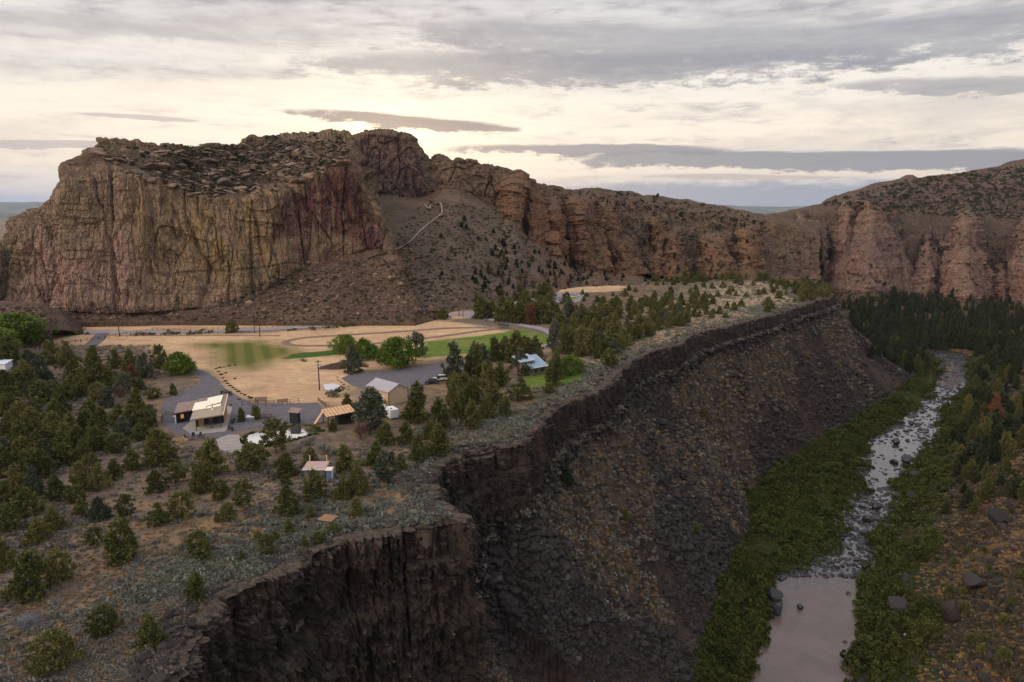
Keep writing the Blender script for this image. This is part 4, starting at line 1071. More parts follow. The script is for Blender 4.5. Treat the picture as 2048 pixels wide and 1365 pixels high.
# boulders of the scree
sel = take(vis & i_tal & (s0 > .03) & (u_ < np.clip(.95-2.2*np.clip(clg-.62*s0+.36, 0, 1)-2.2*np.clip(ch2-.05, 0, .36), .06, 1)), 48000)
rocks = [rock_mesh('boulder_shape', 40+i, 2 if i < 4 else 1) for i in range(8)]
for r__ in rocks: r__.materials.append(M_BOU)
n = len(sel); sz = np.clip(rng.lognormal(-.25, .48, n)*(.72+r_[sel]/360)*(1-1.1*np.clip(ch2[sel], -.45, .4)), .3, 3.2)*np.where(rng.uniform(size=n) < .02, 1.6, 1.0)
scatter('scree_boulders', np.c_[x_[sel], y_[sel], zq[sel]+sz*.10], sz[:, None]*rng.uniform(.75, 1.25, (n, 3)), rng.uniform(0, 6.28, n), rng.integers(0, 8, n), rocks, M_BOU,
        'dark lava boulders of the scree slope below the plateau cliff', 'boulders', rng.uniform(-.5, .5, (n, 2)))
# rocks strewn on the right bank and its slope
sel = take(vis & i_right & ~i_riv & (dW0 > 3) & (y_ < 520) & (u_ < .30+.5*np.clip(cl+.1, 0, 1)) & (u_ > .02), 6500); n = len(sel); sz = np.clip(rng.lognormal(-.2, .5, n)*(.7+r_[sel]/420), .4, 4.0)
scatter('slope_rocks', np.c_[x_[sel], y_[sel], zq[sel]], sz[:, None]*rng.uniform(.75, 1.25, (n, 3)), rng.uniform(0, 6.28, n), rng.integers(0, 8, n), rocks, M_BOU,
        'brown broken rocks strewn over the slope right of the river', 'rocks', rng.uniform(-.4, .4, (n, 2)))
# rim blocks
sel = take(vis & i_in & (dF0 < 5.5) & (dF0 > .3) & (u_ < .55), 7000); n = len(sel); sz = np.clip(rng.lognormal(-.35, .5, n)*(.7+r_[sel]/400), .35, 2.6)
scatter('rim_rocks', np.c_[x_[sel], y_[sel], np.maximum(zq[sel], -0.6)+.15], sz[:, None]*rng.uniform(.75, 1.3, (n, 3))*np.array([1, 1, .7]), rng.uniform(0, 6.28, n), rng.integers(0, 8, n), rocks, M_BOU,
        'broken lava blocks along the top edge of the cliff', 'rocks', rng.uniform(-.3, .3, (n, 2)))
# sage and dry grass
sage = [clump_mesh('sage_shape', 60+i, 70, .16, .62) for i in range(5)]; tuft = [clump_mesh('tuft_shape', 70+i, 46, .17, .5, .42, 1.3) for i in range(4)]
sel = take(mesa_ok & (u_ < .62*np.clip(.45+cl*1.1, .08, 1)), 36000); n = len(sel); sz = np.clip(rng.lognormal(-.32, .35, n)*(.80+r_[sel]/520), .3, 2.2)
scatter('sagebrush', np.c_[x_[sel], y_[sel], zq[sel]], sz[:, None]*np.array([1, 1, .95]), rng.uniform(0, 6.28, n), rng.integers(0, 5, n), sage, L_SAGE, 'grey sagebrush covering the juniper plateau', 'sagebrush')
sel2 = take(mesa_ok & (u_ > .62) & (u_ < .62+.36*np.clip(.6-cl2*1.6, .08, 1)), 26000); n = len(sel2); sz = np.clip(rng.lognormal(-.5, .3, n)*(.8+r_[sel2]/500), .25, 1.6)
scatter('dry_grass', np.c_[x_[sel2], y_[sel2], zq[sel2]], sz, rng.uniform(0, 6.28, n), rng.integers(0, 4, n), tuft, L_GRAS, 'tufts of dry golden grass between the sagebrush', 'grass')
# pale blue sage thick along the rim
sel = take(mesa_ok & (dF0 < 26) & (u_ > .5) & (u_ < .5+.5*np.clip(.9-dF0/26+cl*.7, 0, 1)) & (r_ > 95), 8000); n = len(sel); sz = np.clip(rng.lognormal(0, .3, n)*(.9+r_[sel]/430), .4, 2.8)
scatter('rim_sagebrush', np.c_[x_[sel], y_[sel], zq[sel]], sz, rng.uniform(0, 6.28, n), rng.integers(0, 5, n), sage, L_SAGB, 'pale silver sagebrush crowding the cliff edge', 'sagebrush')
sel = take(vis & i_tal & (clg-.62*s0+.36 > .02) & (u_ < .42*np.clip(.6+cl, .2, 1)), 12000); n = len(sel); sz = np.clip(rng.lognormal(0, .35, n)*(.8+r_[sel]/350), .4, 3)
scatter('slope_sagebrush', np.c_[x_[sel], y_[sel], zq[sel]], sz, rng.uniform(0, 6.28, n), rng.integers(0, 5, n), sage, L_SAGE, 'grey brush on the upper canyon slope under the cliff', 'brush')
sel = take(vis & i_tal & (clg-.62*s0+.36 > .06) & (u_ > .5) & (u_ < .72), 7000); n = len(sel); sz = np.clip(rng.lognormal(-.3, .35, n)*(.8+r_[sel]/350), .4, 2)
scatter('slope_grass', np.c_[x_[sel], y_[sel], zq[sel]], sz, rng.uniform(0, 6.28, n), rng.integers(0, 4, n), tuft, L_GRAS, 'dry grass streaks on the upper canyon slope', 'grass')
# willow thicket on both banks
wil = [lumps_mesh('willow_shape', 80+i, 7, 420, .085) for i in range(5)]
bank_l = ~i_in & ~i_tal & ~i_riv & ~i_right & (y_ < 560); bank_r = i_right & ~i_riv & (dW0 < 17+8*cl) & (y_ < 500)
sel = take(vis & (((bank_l | bank_r) & (u_ < .50*np.clip(.75+cl*1.8, .10, 1))) | (i_riv & (PYs_ < 1150) & (dW0 < .8+2.2*np.clip(cl2*3+.3, 0, 1)) & (u_ > .6))), 8500); n = len(sel); sz = np.clip(rng.lognormal(1.0, .42, n)*(.75+r_[sel]/900), 1.1, 7.5)
scatter('willow_thicket', np.c_[x_[sel], y_[sel], zq[sel]-.2], sz[:, None]*np.array([1, 1, .8]), rng.uniform(0, 6.28, n), rng.integers(0, 5, n), wil, L_WIL, 'green willow thicket lining both river banks', 'willows')
sel = take(vis & (bank_l | bank_r) & (dW0 > .3) & (u_ > .5), 9000); n = len(sel); sz = np.clip(rng.lognormal(-.1, .3, n)*(.8+r_[sel]/450), .4, 2.2)
scatter('bank_sedge', np.c_[x_[sel], y_[sel], zq[sel]], sz, rng.uniform(0, 6.28, n), rng.integers(0, 4, n), tuft, L_SEDG, 'yellow-green sedge and grass between the willows', 'grass')
sel = take(vis & i_right & (dW0 > 12) & (y_ < 560) & (u_ > .3) & (u_ < .70) & (cl > -.3), 12000); n = len(sel); sz = np.clip(rng.lognormal(0, .4, n)*(.8+r_[sel]/400), .5, 3)
scatter('bank_brush', np.c_[x_[sel], y_[sel], zq[sel]], sz, rng.uniform(0, 6.28, n), rng.integers(0, 5, n), sage, L_DBSH, 'dull brown and green brush on the slope right of the river', 'brush')
sel = take(vis & i_right & (dW0 > 14) & (y_ < 460) & (u_ > .62) & (u_ < .9) & (cl2 > -.3), 10000); n = len(sel); sz = np.clip(rng.lognormal(-.3, .35, n)*(.8+r_[sel]/400), .4, 2)
scatter('bank_grass', np.c_[x_[sel], y_[sel], zq[sel]], sz, rng.uniform(0, 6.28, n), rng.integers(0, 4, n), tuft, L_GRAS, 'dry grass on the slope right of the river', 'grass')
# river stones
isr = i_riv & vis & ((PYs_ < 1165)); pool = (in_poly(PXs, PYs_, [(1745, 895), (1835, 895), (1830, 930), (1790, 985), (1740, 985), (1735, 940)]))
sel = take(isr & (u_ < np.where(pool, .07, .50)*np.clip(1.15-.05*dW0+cl*.9, .2, 1)), 7000); n = len(sel); sz = np.clip(rng.lognormal(.10, .45, n)*(.75+r_[sel]/560), .5, 3.6)
edge = take((~i_riv) & vis & (dW0 < 1.6) & (u_ < .5) & (PYs_ < 1200) & ~i_tal, 900)
scatter('river_stones', np.c_[x_[sel], y_[sel], -60+sz*.02], sz[:, None]*rng.uniform(.7, 1.3, (n, 3))*np.array([1, 1, .75]), rng.uniform(0, 6.28, n), rng.integers(0, 8, n), rocks, M_RIV,
        'wet grey stones choking the rapids of the river', 'stones', rng.uniform(-.2, .2, (n, 2)))

# shrubs dotting the slopes of the big rocks
def hill_points(polys, n, seed, ok=None):
    r = random.Random(seed); o = []
    for poly, k_ in polys:
        xs = [p[0] for p in poly]; ys = [p[1] for p in poly]; c_ = 0; t_ = 0
        while c_ < k_ and t_ < k_*8:
            t_ += 1; a, b_ = r.uniform(min(xs), max(xs)), r.uniform(min(ys), max(ys))
            if not in_poly(np.array([a]), np.array([b_]), poly)[0]: continue
            p_, d_, s_ = pick(a, b_)
            if p_ is None or s_ < 0: continue
            o.append((*p_, d_, a, b_)); c_ += 1
    return np.array(o)
hp = hill_points([([(850, 400), (1000, 420), (1200, 540), (1260, 580), (960, 610), (780, 560), (790, 470)], 1500), ([(360, 645), (560, 540), (760, 515), (940, 600), (930, 640)], 1100),
                  ([(330, 300), (500, 280), (690, 285), (700, 330), (420, 395), (300, 360)], 3000), ([(1640, 410), (1820, 358), (2048, 330), (2048, 440), (1820, 430)], 1500),
                  ([(1200, 395), (1500, 430), (1500, 540), (1300, 560), (1100, 500)], 900), ([(0, 612), (360, 625), (360, 642), (0, 640)], 250), ([(1560, 570), (2048, 600), (2048, 620), (1640, 590)], 250)], 0, 3)
n = len(hp); sz = np.clip(rng.lognormal(.45, .4, n)*(hp[:, 3]/500), .7, 6)
scatter('hillside_brush', hp[:, :3], sz, rng.uniform(0, 6.28, n), rng.integers(0, 5, n), sage, L_DBSH, 'dark low brush dotted over the rocky hillsides', 'brush')
hp = hill_points([([(380, 640), (560, 545), (740, 520), (940, 610), (900, 635)], 600), ([(640, 510), (800, 480), (1000, 500), (950, 600), (700, 560)], 120), ([(330, 320), (690, 300), (700, 330), (420, 395), (300, 360)], 160), ([(60, 612), (420, 622), (420, 640), (60, 640)], 120)], 0, 4)
n = len(hp); sz = np.clip(rng.lognormal(.35, .5, n)*(hp[:, 3]/420), .6, 6)
scatter('hillside_rocks', hp[:, :3], sz[:, None]*rng.uniform(.7, 1.3, (n, 3)), rng.uniform(0, 6.28, n), rng.integers(0, 8, n), [rock_mesh('tuff_shape', 20+i, 1) for i in range(8)], M_TUF,
        'brown fallen rocks on the scree under the big cliff', 'rocks', rng.uniform(-.4, .4, (n, 2)))

# brush clinging to the ledges of the lava cliff
cv = V.reshape(Sx.shape[0], ns, 3)[len(zrow)+20:len(zrow)+nface+6:2, ::2].reshape(-1, 3); g_n = np.cross(np.gradient(V.reshape(Sx.shape[0], ns, 3), axis=0), np.gradient(V.reshape(Sx.shape[0], ns, 3), axis=1)); g_n /= np.linalg.norm(g_n, axis=-1, keepdims=True)+1e-9
up_ = np.abs(g_n[..., 2])[len(zrow)+20:len(zrow)+nface+6:2, ::2].ravel()
k_ = np.nonzero((up_ > .5) & (rng.uniform(size=len(up_)) < .16))[0]; k_ = rng.permutation(k_)[:4200]; n = len(k_)
scatter('cliff_brush', cv[k_], np.clip(rng.lognormal(-.3, .4, n), .3, 2.2), rng.uniform(0, 6.28, n), rng.integers(0, 5, n), sage, L_DBSH, 'dry brush clinging to the ledges of the lava cliff', 'brush')
k_ = rng.permutation(np.nonzero(up_ > .45)[0])[:3500]; n = len(k_); sz = np.clip(rng.lognormal(-.3, .4, n), .3, 2.0)
scatter('ledge_rubble', cv[k_], sz[:, None]*rng.uniform(.7, 1.3, (n, 3)), rng.uniform(0, 6.28, n), rng.integers(0, 8, n), rocks, M_BOU, 'rubble lying on the ledges of the lava cliff', 'rocks')

fv = V.reshape(Sx.shape[0], ns, 3)[len(zrow)+int(nface*.80):len(zrow)+nface+4:2].reshape(-1, 3); k_ = rng.permutation(len(fv))[:9000]; fv = fv[k_]; n = len(k_)
h_ = n*2//3; sz = np.clip(rng.lognormal(-.1, .5, h_)*(.7+np.hypot(fv[:h_, 0], fv[:h_, 1])/330), .4, 3.2)
scatter('foot_rubble', fv[:h_]+np.c_[rng.normal(size=(h_, 2))*.6, -sz*.1], sz[:, None]*rng.uniform(.7, 1.3, (h_, 3)), rng.uniform(0, 6.28, h_), rng.integers(0, 8, h_), rocks, M_BOU, 'broken blocks heaped at the foot of the lava cliff', 'rocks', rng.uniform(-.5, .5, (h_, 2)))
sz = np.clip(rng.lognormal(0, .4, n-h_)*(.8+np.hypot(fv[h_:, 0], fv[h_:, 1])/350), .4, 3)
scatter('foot_brush', fv[h_:], sz, rng.uniform(0, 6.28, n-h_), rng.integers(0, 5, n-h_), sage, L_SAGE, 'grey brush growing at the foot of the lava cliff', 'brush')

hp = hill_points([([(185, 300), (330, 295), (500, 282), (690, 280), (705, 325), (560, 380), (400, 395), (250, 345)], 420)], 0, 9); n = len(hp); sz = np.clip(rng.lognormal(1.25, .45, n), 1.5, 11)
scatter('bench_rocks', hp[:, :3], sz[:, None]*np.array([1.2, 1, .6])*rng.uniform(.7, 1.3, (n, 3)), rng.uniform(0, 6.28, n), rng.integers(0, 8, n), [rock_mesh('bench_rock_shape', 120+i, 2, .6) for i in range(8)], M_TUF, 'ledges and blocks of rock crowding the top of the massif', 'rocks', rng.uniform(-.35, .35, (n, 2)))
hp = hill_points([([(185, 300), (330, 295), (500, 275), (690, 272), (705, 325), (560, 380), (400, 395), (250, 345)], 330), ([(1640, 410), (1820, 360), (2048, 332), (2048, 440), (1820, 430)], 420), ([(1100, 380), (1300, 390), (1540, 436), (1530, 470), (1300, 430), (1110, 400)], 160), ([(1500, 470), (2048, 470), (2048, 600), (1560, 560)], 110)], 0, 10); n = len(hp); sz = np.clip(rng.lognormal(.95, .35, n)*(hp[:, 3]/620), 1.2, 7)
scatter('summit_junipers', hp[:, :3], sz[:, None]*np.array([1, 1, 1.1]), rng.uniform(0, 6.28, n), rng.integers(0, 5, n), wil, L_PINE, 'dark stunted junipers dotted over the summits', 'shrubs')
# ------------------------------------------------------------------ trees
CR = {}
def proto():
    for kind, cnt, ntip, per, sz in (('cone', 5, 120, 40, .034), ('tear', 6, 104, 50, .036), ('round', 4, 84, 54, .042), ('open', 4, 60, 40, .040), ('broad', 3, 150, 46, .040), ('spire', 5, 210, 22, .026)):
        CR[kind] = [(crown_mesh('crown', kind, 500+i*7+len(kind), ntip, per, sz), trunk_mesh('trunk', kind, 600+i)) for i in range(cnt)]
    CR['bare'] = [(bare_mesh('twigs', 700+i), trunk_mesh('trunk', 'open', 720+i)) for i in range(2)]
    for k_ in CR:
        for a, b_ in CR[k_]: a.materials.append(L_JUN); b_.materials.append(BARK)
proto()
RAD = {'cone': .30, 'tear': .40, 'round': .48, 'open': .36, 'broad': .60, 'spire': .155, 'bare': .38}
# kind, leaf, word, category/name
TK = {'c': ('cone', L_JUN, 'conical olive-green juniper', 'juniper_tree'), 't': ('tear', L_JUN, 'full olive-green juniper', 'juniper_tree'), 'r': ('round', L_JUN, 'rounded bushy juniper', 'juniper_tree'),
      'o': ('open', L_JUN, 'open-crowned juniper', 'juniper_tree'), 'g': ('open', L_GREY, 'grey-green open juniper', 'juniper_tree'), 'G': ('tear', L_GREY, 'grey-green dense juniper', 'juniper_tree'),
      'b': ('broad', L_BRI, 'bright green leafy tree', 'leafy_tree'), 'd': ('bare', L_DEAD, 'bare grey-brown dead tree', 'dead_tree'), 'R': ('cone', L_RUST, 'rusty brown dying conifer', 'dead_tree'),
      'p': ('spire', L_PINE, 'dark slender pine', 'pine_tree'), 'P': ('cone', L_PINE, 'dark broad pine', 'pine_tree')}
trees = []   # px, py(base), hpx, wpx, kind
H = """109 1344 92 90 r;209 1269 64 62 r;302 1292 88 53 c;391 1199 66 40 c;492 1188 30 22 c;60 1192 105 92 t;122 1162 70 66 r;242 1118 102 76 t;189 1090 42 34 r;255 1040 60 36 o;
200 1038 52 48 G;163 1030 42 36 t;108 1058 60 46 t;77 1084 62 50 t;316 1050 52 42 t;363 1036 55 50 r;405 1118 50 36 c;397 1100 40 40 r;534 1110 42 34 r;516 1080 20 18 r;550 1084 22 18 r;483 1123 22 17 r;578 1067 36 22 c;
487 1020 64 38 o;456 1042 38 34 r;434 1045 22 12 c;441 996 42 36 t;404 984 62 42 t;313 984 52 42 t;351 968 42 44 o;421 950 80 60 t;321 927 78 82 t;264 940 52 42 t;230 958 50 32 c;
200 980 60 44 t;162 980 70 48 t;113 998 60 44 t;68 992 68 42 G;88 936 65 56 t;127 932 55 48 t;505 942 55 58 r;552 906 70 58 o;573 952 50 44 t;574 1028 60 52 t;571 972 24 20 r;
628 996 62 52 t;717 988 76 46 t;688 998 52 38 t;690 940 58 38 c;622 1038 34 18 c;713 1032 45 28 c;609 1097 34 16 c;636 1088 27 24 r;669 1067 22 24 r;620 926 34 32 t;752 930 56 36 c;775 968 66 46 g;801 940 40 24 c;
839 922 60 40 t;877 907 70 44 c;833 842 88 48 c;742 860 86 74 G;694 820 38 26 c;722 886 54 46 d;770 888 44 40 t;812 886 52 32 c;880 860 74 42 c;914 816 72 40 t;908 760 78 46 G;
951 752 72 48 t;706 746 58 36 G;832 722 56 42 g;666 862 30 18 c;962 637 44 38 t;977 636 36 20 c;887 639 24 24 t;1020 645 54 44 t;1001 642 38 30 t;1040 647 44 36 t;1063 648 44 26 R;1083 647 56 42 t;1089 600 34 38 t;1046 590 14 20 t;1128 608 20 16 c;
1112 646 42 24 t;1138 652 56 42 G;1167 652 40 32 t;1187 654 38 26 t;1108 697 58 32 G;1128 708 60 32 t;1155 697 50 32 t;1165 710 66 40 c;1180 692 40 22 c;1197 684 42 26 c;1218 702 42 28 c;1228 672 44 30 t;1247 692 42 30 c;1218 733 36 34 r;
1106 770 72 34 c;1116 757 58 30 t;1032 702 42 40 t;990 722 52 30 c;1010 717 50 28 c;1034 724 68 38 c;1056 716 42 36 t;962 742 56 44 G;946 747 52 40 t;1040 748 56 46 G;1000 772 52 36 t;975 777 56 40 t;
1040 800 46 40 t;908 804 62 36 t;918 802 60 40 c;948 807 56 40 t;985 812 56 38 c;1010 832 46 26 c;945 857 66 38 c;920 838 70 36 c;975 838 52 34 t;1098 788 22 24 r;860 876 40 30 c;
136 737 66 38 t;187 740 54 40 t;233 737 46 30 t;262 752 60 34 t;290 757 62 42 G;318 747 62 30 o;347 790 24 18 c;308 797 24 30 r;218 772 52 36 t;178 770 46 44 d;147 787 46 46 t;108 802 50 46 t;
275 827 56 46 t;215 814 46 38 G;300 852 52 40 t;240 852 50 46 t;178 842 50 48 t;172 864 54 40 c;120 827 50 44 t;85 762 60 44 G;50 772 60 46 t;20 732 70 50 t;12 792 60 50 t;20 832 56 50 t;66 867 60 54 t;110 872 60 50 t;
20 882 60 54 t;45 922 60 50 t;8 952 70 52 t;30 992 64 54 t;54 1032 66 60 t;14 1062 64 56 t;132 890 56 48 t;0 1140 90 60 t;200 900 48 44 t;235 905 44 42 r;170 925 52 44 t;205 850 44 40 t;250 790 50 40 g;240 800 40 36 d;300 905 30 26 r;280 880 36 34 r;
150 1005 40 40 r;180 950 46 40 o;60 750 60 46 G;100 730 56 44 t;150 760 50 40 t;200 765 46 40 t;40 850 56 50 t;85 905 56 46 o;264 770 54 26 R;463 665 28 26 t;0 1120 50 40 t;725 690 14 14 r;
483 843 28 16 c;512 838 32 22 c;930 800 56 34 t;1072 700 30 26 t;1082 640 40 34 t;1050 620 40 30 t;1005 612 20 18 t"""
for ln in H.replace('\n', '').split(';'):
    a = ln.split(); trees.append([float(a[0]), float(a[1]), float(a[2]), float(a[3]), a[4], 0])
for a in ("692 708 38 46 b;727 722 42 42 b;770 728 34 40 b;794 735 58 66 b;358 750 44 50 b;372 745 30 34 b;1140 750 38 42 b;1158 745 26 22 b;30 680 56 110 b;-6 720 70 90 b;66 690 44 60 b;745 716 26 30 b").split(';'):
    a = a.split(); trees.append([float(a[0]), float(a[1]), float(a[2]), float(a[3]), a[4], 0])
rr = random.Random(12)
def fill(poly, n, hm, asp, kinds, seed, mind=0.0, test=None):
    r = random.Random(seed); xs = [p[0] for p in poly]; ys = [p[1] for p in poly]; k_ = 0; tr = 0; got = []
    while k_ < n and tr < n*30:
        tr += 1; a, b_ = r.uniform(min(xs), max(xs)), r.uniform(min(ys), max(ys))
        if not in_poly(np.array([a]), np.array([b_]), poly)[0]: continue
        if mind and any((a-g0)**2+((b_-g1)*2)**2 < mind*mind for g0, g1 in got): continue
        p_, d_, s_ = pick(a, b_)
        if p_ is None: continue
        if test and not test(p_, d_, s_): continue
        got.append((a, b_)); hm_ = r.uniform(*hm); t = proj(p_)[2]; hp_ = hm_*F/t
        trees.append([a, b_, hp_, hp_*r.uniform(*asp), r.choice(kinds), 1]); k_ += 1
fill([(0, 760), (300, 780), (320, 860), (240, 905), (150, 905), (90, 960), (0, 1040)], 34, (4, 6.5), (.65, .95), 'ttttGoo', 21, 16)
# the juniper belts along the rimrock and the far back edge of the plateau
on_mesa = lambda p_, d_, s_: s_ < 0 and p_[2] > -3
fill([(1110, 640), (1200, 612), (1330, 606), (1420, 590), (1440, 610), (1400, 640), (1330, 662), (1275, 690), (1235, 712), (1180, 722), (1130, 700)], 125, (4.5, 7.5), (.55, .85), 'ttccctG', 22, 9, on_mesa)
fill([(1110, 600), (1220, 572), (1500, 556), (1640, 556), (1660, 585), (1560, 622), (1440, 645), (1330, 640), (1200, 625)], 85, (2.5, 5), (.7, 1.1), 'ttrrc', 23, 11, on_mesa)
fill([(1200, 566), (1330, 552), (1500, 546), (1650, 552), (1668, 580), (1640, 596), (1600, 580), (1500, 560), (1350, 568)], 95, (4, 7), (.8, 1.2), 'trtr', 24, 8, on_mesa)
fill([(1605, 560), (1665, 575), (1665, 590), (1615, 605), (1590, 590)], 22, (4.5, 7), (.8, 1.1), 'trt', 29, 5, on_mesa)
fill([(940, 600), (1110, 580), (1110, 640), (960, 630)], 22, (4, 8), (.6, .9), 'tttc', 25, 9)
fill([(1000, 455), (1180, 540), (1290, 562), (1300, 575), (1000, 610), (930, 560), (980, 520)], 110, (2.0, 5), (.5, .75), 'pPcP', 26, 8, lambda p_, d_, s_: s_ >= 0)
fill([(880, 430), (1000, 455), (1000, 600), (860, 560)], 18, (2, 4.5), (.5, .8), 'Pc', 27, 10, lambda p_, d_, s_: s_ >= 0)
fill([(1270, 450), (1500, 440), (1530, 560), (1290, 550)], 46, (3, 6), (.5, .8), 'Pc', 28, 8, lambda p_, d_, s_: s_ >= 0)
ntree_near = len(trees)
# the dark pine wood on the canyon floor
fill([(1690, 600), (1800, 600), (2048, 622), (2060, 640), (2060, 760), (1990, 770), (1940, 700), (1850, 702), (1790, 680), (1715, 635)], 210, (9, 17), (.30, .42), 'pppP', 31, 7, lambda p_, d_, s_: s_ < 0 and p_[2] < -30)
fill([(1700, 640), (1760, 665), (1860, 715), (1850, 745), (1800, 745), (1740, 690)], 46, (6, 11), (.5, .75), 'PtP', 32, 8, lambda p_, d_, s_: s_ < 0 and p_[2] < -14)
fill([(1960, 740), (2060, 720), (2060, 900), (1980, 960), (1900, 960), (1885, 900), (1920, 850)], 70, (6, 12), (.4, .7), 'pPtP', 33, 12, lambda p_, d_, s_: s_ < 0)
fill([(1880, 960), (2060, 880), (2060, 1000), (1990, 1030), (1880, 1080)], 15, (4, 8), (.5, .8), 'PtP', 34, 18, lambda p_, d_, s_: s_ < 0)
fill([(1760, 590), (2048, 604), (2048, 622), (1700, 600)], 28, (5, 11), (.4, .6), 'pPc', 35, 8)
fill([(1000, 690), (1100, 720), (1060, 730)], 4, (5, 7), (.6, .8), 'tG', 36, 6)
fill([(1760, 1200), (1850, 1080), (2050, 1010), (2050, 1330), (1900, 1340)], 26, (1.2, 2.8), (.9, 1.3), 'rtr', 37, 22, lambda p_, d_, s_: s_ < 0)
trees.append([1705, 650, 44, 18, 'p', 0]); trees.append([1782, 640, 72, 22, 'p', 0]); trees.append([1815, 640, 46, 18, 'p', 0]); trees.append([1905, 596, 22, 12, 'p', 0]); trees.append([1988, 840, 62, 26, 'R', 0]); trees.append([1132, 970, 52, 34, 'P', 0]); trees.append([1268, 1048, 30, 26, 'd', 0]); trees.append([1390, 1062, 20, 20, 'r', 0])
trees.append([1250, 1040, 22, 20, 'r', 0]); trees.append([1410, 835, 24, 20, 't', 0])

LM = [('the dark studio', 405, 835), ('the double-lobed pond', 560, 872), ('the vented pink-roofed shed', 632, 940), ('the beige garage', 780, 785), ('the white trailer', 784, 825),
      ('the blue-roofed house', 1078, 728), ('the wooden pallet deck', 652, 1041), ('the nearest cliff headland', 930, 1048), ('the bottom left corner', 0, 1365), ('the heap of cut brush', 65, 1240),
      ('the left picture edge', 0, 850), ('the curved gravel driveway', 400, 760), ('the white tarp and stones', 662, 778), ('the green mown field', 980, 685), ('the road junction', 935, 633),
      ('the clifftop parking lot', 1125, 598), ('the far rimrock tip', 1668, 590), ('the far plateau edge', 1480, 552), ('the bend of the rim', 1262, 722), ('the footpath on the scree', 850, 450),
      ('the orange cliffs', 1250, 560), ('the far river bend', 1905, 712), ('the pointed brown pinnacle', 1925, 600), ('the right picture edge', 2048, 690), ('the block-shaped river rock', 1815, 915),
      ('the far cliff gully', 1556, 560), ("the farm road's left end", 100, 664), ('the deer-fence gate', 930, 640), ('the dark outhouse', 587, 840), ('the timber carport', 668, 840), ('the big rose cliff', 1740, 585),
      ('the big scree boulder', 620, 522), ('the yellow car', 1150, 598), ('the bare saddle', 1440, 500), ('the circle of dry grass', 335, 1075)]
ORD = ['', 'second ', 'third ', 'fourth ', 'fifth ', 'sixth ', 'seventh ', 'eighth ', 'ninth ', 'tenth ', 'eleventh ', 'twelfth ', 'thirteenth ', 'fourteenth ', 'fifteenth ', 'sixteenth ', 'seventeenth ', 'eighteenth ', 'nineteenth ', 'twentieth ']
ORD += ['twenty-'+o for o in ('first ', 'second ', 'third ', 'fourth ', 'fifth ', 'sixth ', 'seventh ', 'eighth ', 'ninth ')]+['thirtieth ']+['thirty-'+o for o in ('first ', 'second ', 'third ', 'fourth ', 'fifth ', 'sixth ', 'seventh ', 'eighth ', 'ninth ')]
def labels_for(items, words, verb='closest'):
    """items: list of (px, py); words: list of nouns. A label naming kind, landmark, side and order outward from it."""
    bins = {}
    for i, (a, b_) in enumerate(items):
        j = min(range(len(LM)), key=lambda k_: (LM[k_][1]-a)**2+(LM[k_][2]-b_)**2)
        ddx, ddy = a-LM[j][1], b_-LM[j][2]
        side = ('left of' if ddx < 0 else 'right of') if abs(ddx) > abs(ddy)*1.2 else ('behind' if ddy < 0 else 'in front of')
        bins.setdefault((j, side, words[i]), []).append((math.hypot(ddx, ddy), i))
    out_ = [None]*len(items)
    for (j, side, wd), L in bins.items():
        for k_, (_, i) in enumerate(sorted(L)):
            o = ORD[min(k_, len(ORD)-1)]; out_[i] = f"{wd}, the {o}{verb} one {side} {LM[j][0]}" if (o or len(L) > 1) else f"{wd} standing {side} {LM[j][0]}"
    return out_
info = []
for t_ in trees:
    p_, d_, s_ = pick(t_[0], t_[1])
    if p_ is None: continue
    dp = proj(p_)[2]; hm = t_[2]*dp/F/.97; wm = t_[3]*dp/F
    k9 = .90 if (t_[0] < 330 and t_[5] == 0) else 1.0
    k8 = .97 if t_[4] in 'tGo' else 1.0
    info.append((t_, p_, hm*k9, wm*k9*k8, t_[2]*t_[3]))
jn_i = [i for i, q_ in enumerate(info) if TK[q_[0][4]][3] == 'juniper_tree']; pn_i = [i for i, q_ in enumerate(info) if TK[q_[0][4]][3] == 'pine_tree']
single = set(i for i in range(len(info)) if TK[info[i][0][4]][3] not in ('juniper_tree', 'pine_tree'))
single |= set(sorted(jn_i, key=lambda i: -info[i][4])[:295]); single |= set(sorted(pn_i, key=lambda i: -info[i][4])[:290])
single = sorted(single)
labs = labels_for([(info[i][0][0], info[i][0][1]-info[i][0][2]*.3) for i in single], [TK[info[i][0][4]][2] for i in single])
GRP = {'juniper_tree': 'junipers on the plateau', 'pine_tree': 'pines of the canyon and slopes', 'leafy_tree': 'bright leafy trees', 'dead_tree': 'dead and dying trees'}
def slot(o, mat):
    o.material_slots[0].link = 'OBJECT'; o.material_slots[0].material = mat
for i, lb in zip(single, labs):
    t_, p_, hm, wm, _ = info[i]; kind, leaf, word, nm = TK[t_[4]]
    r = random.Random(i*17+3); cm, tm = r.choice(CR[kind]); rad = RAD[kind]
    wsc = wm/(2*rad*1.02); dead = t_[4] == 'd'
    small = t_[2] < 15
    if small:
        o = bpy.data.objects.new(nm, cm); col.objects.link(o); slot(o, leaf); root = o
    else:
        root = bpy.data.objects.new(nm, None); col.objects.link(root)
        o = bpy.data.objects.new('crown', cm); col.objects.link(o); o.parent = root; slot(o, L_DEAD if dead else leaf)
        o2 = bpy.data.objects.new('trunk', tm); col.objects.link(o2); o2.parent = root; slot(o2, BARKG if dead else BARK)
    lean = .03
    root.location = (p_[0], p_[1], p_[2]-.15); root.scale = (wsc*r.uniform(.94, 1.06), wsc*r.uniform(.94, 1.06), hm); root.rotation_euler = (r.uniform(-lean, lean), r.uniform(-lean, lean), r.uniform(0, 6.28))
    prop(root, lb, 'tree', GRP[nm])
rest = [i for i in range(len(info)) if i not in set(single)]
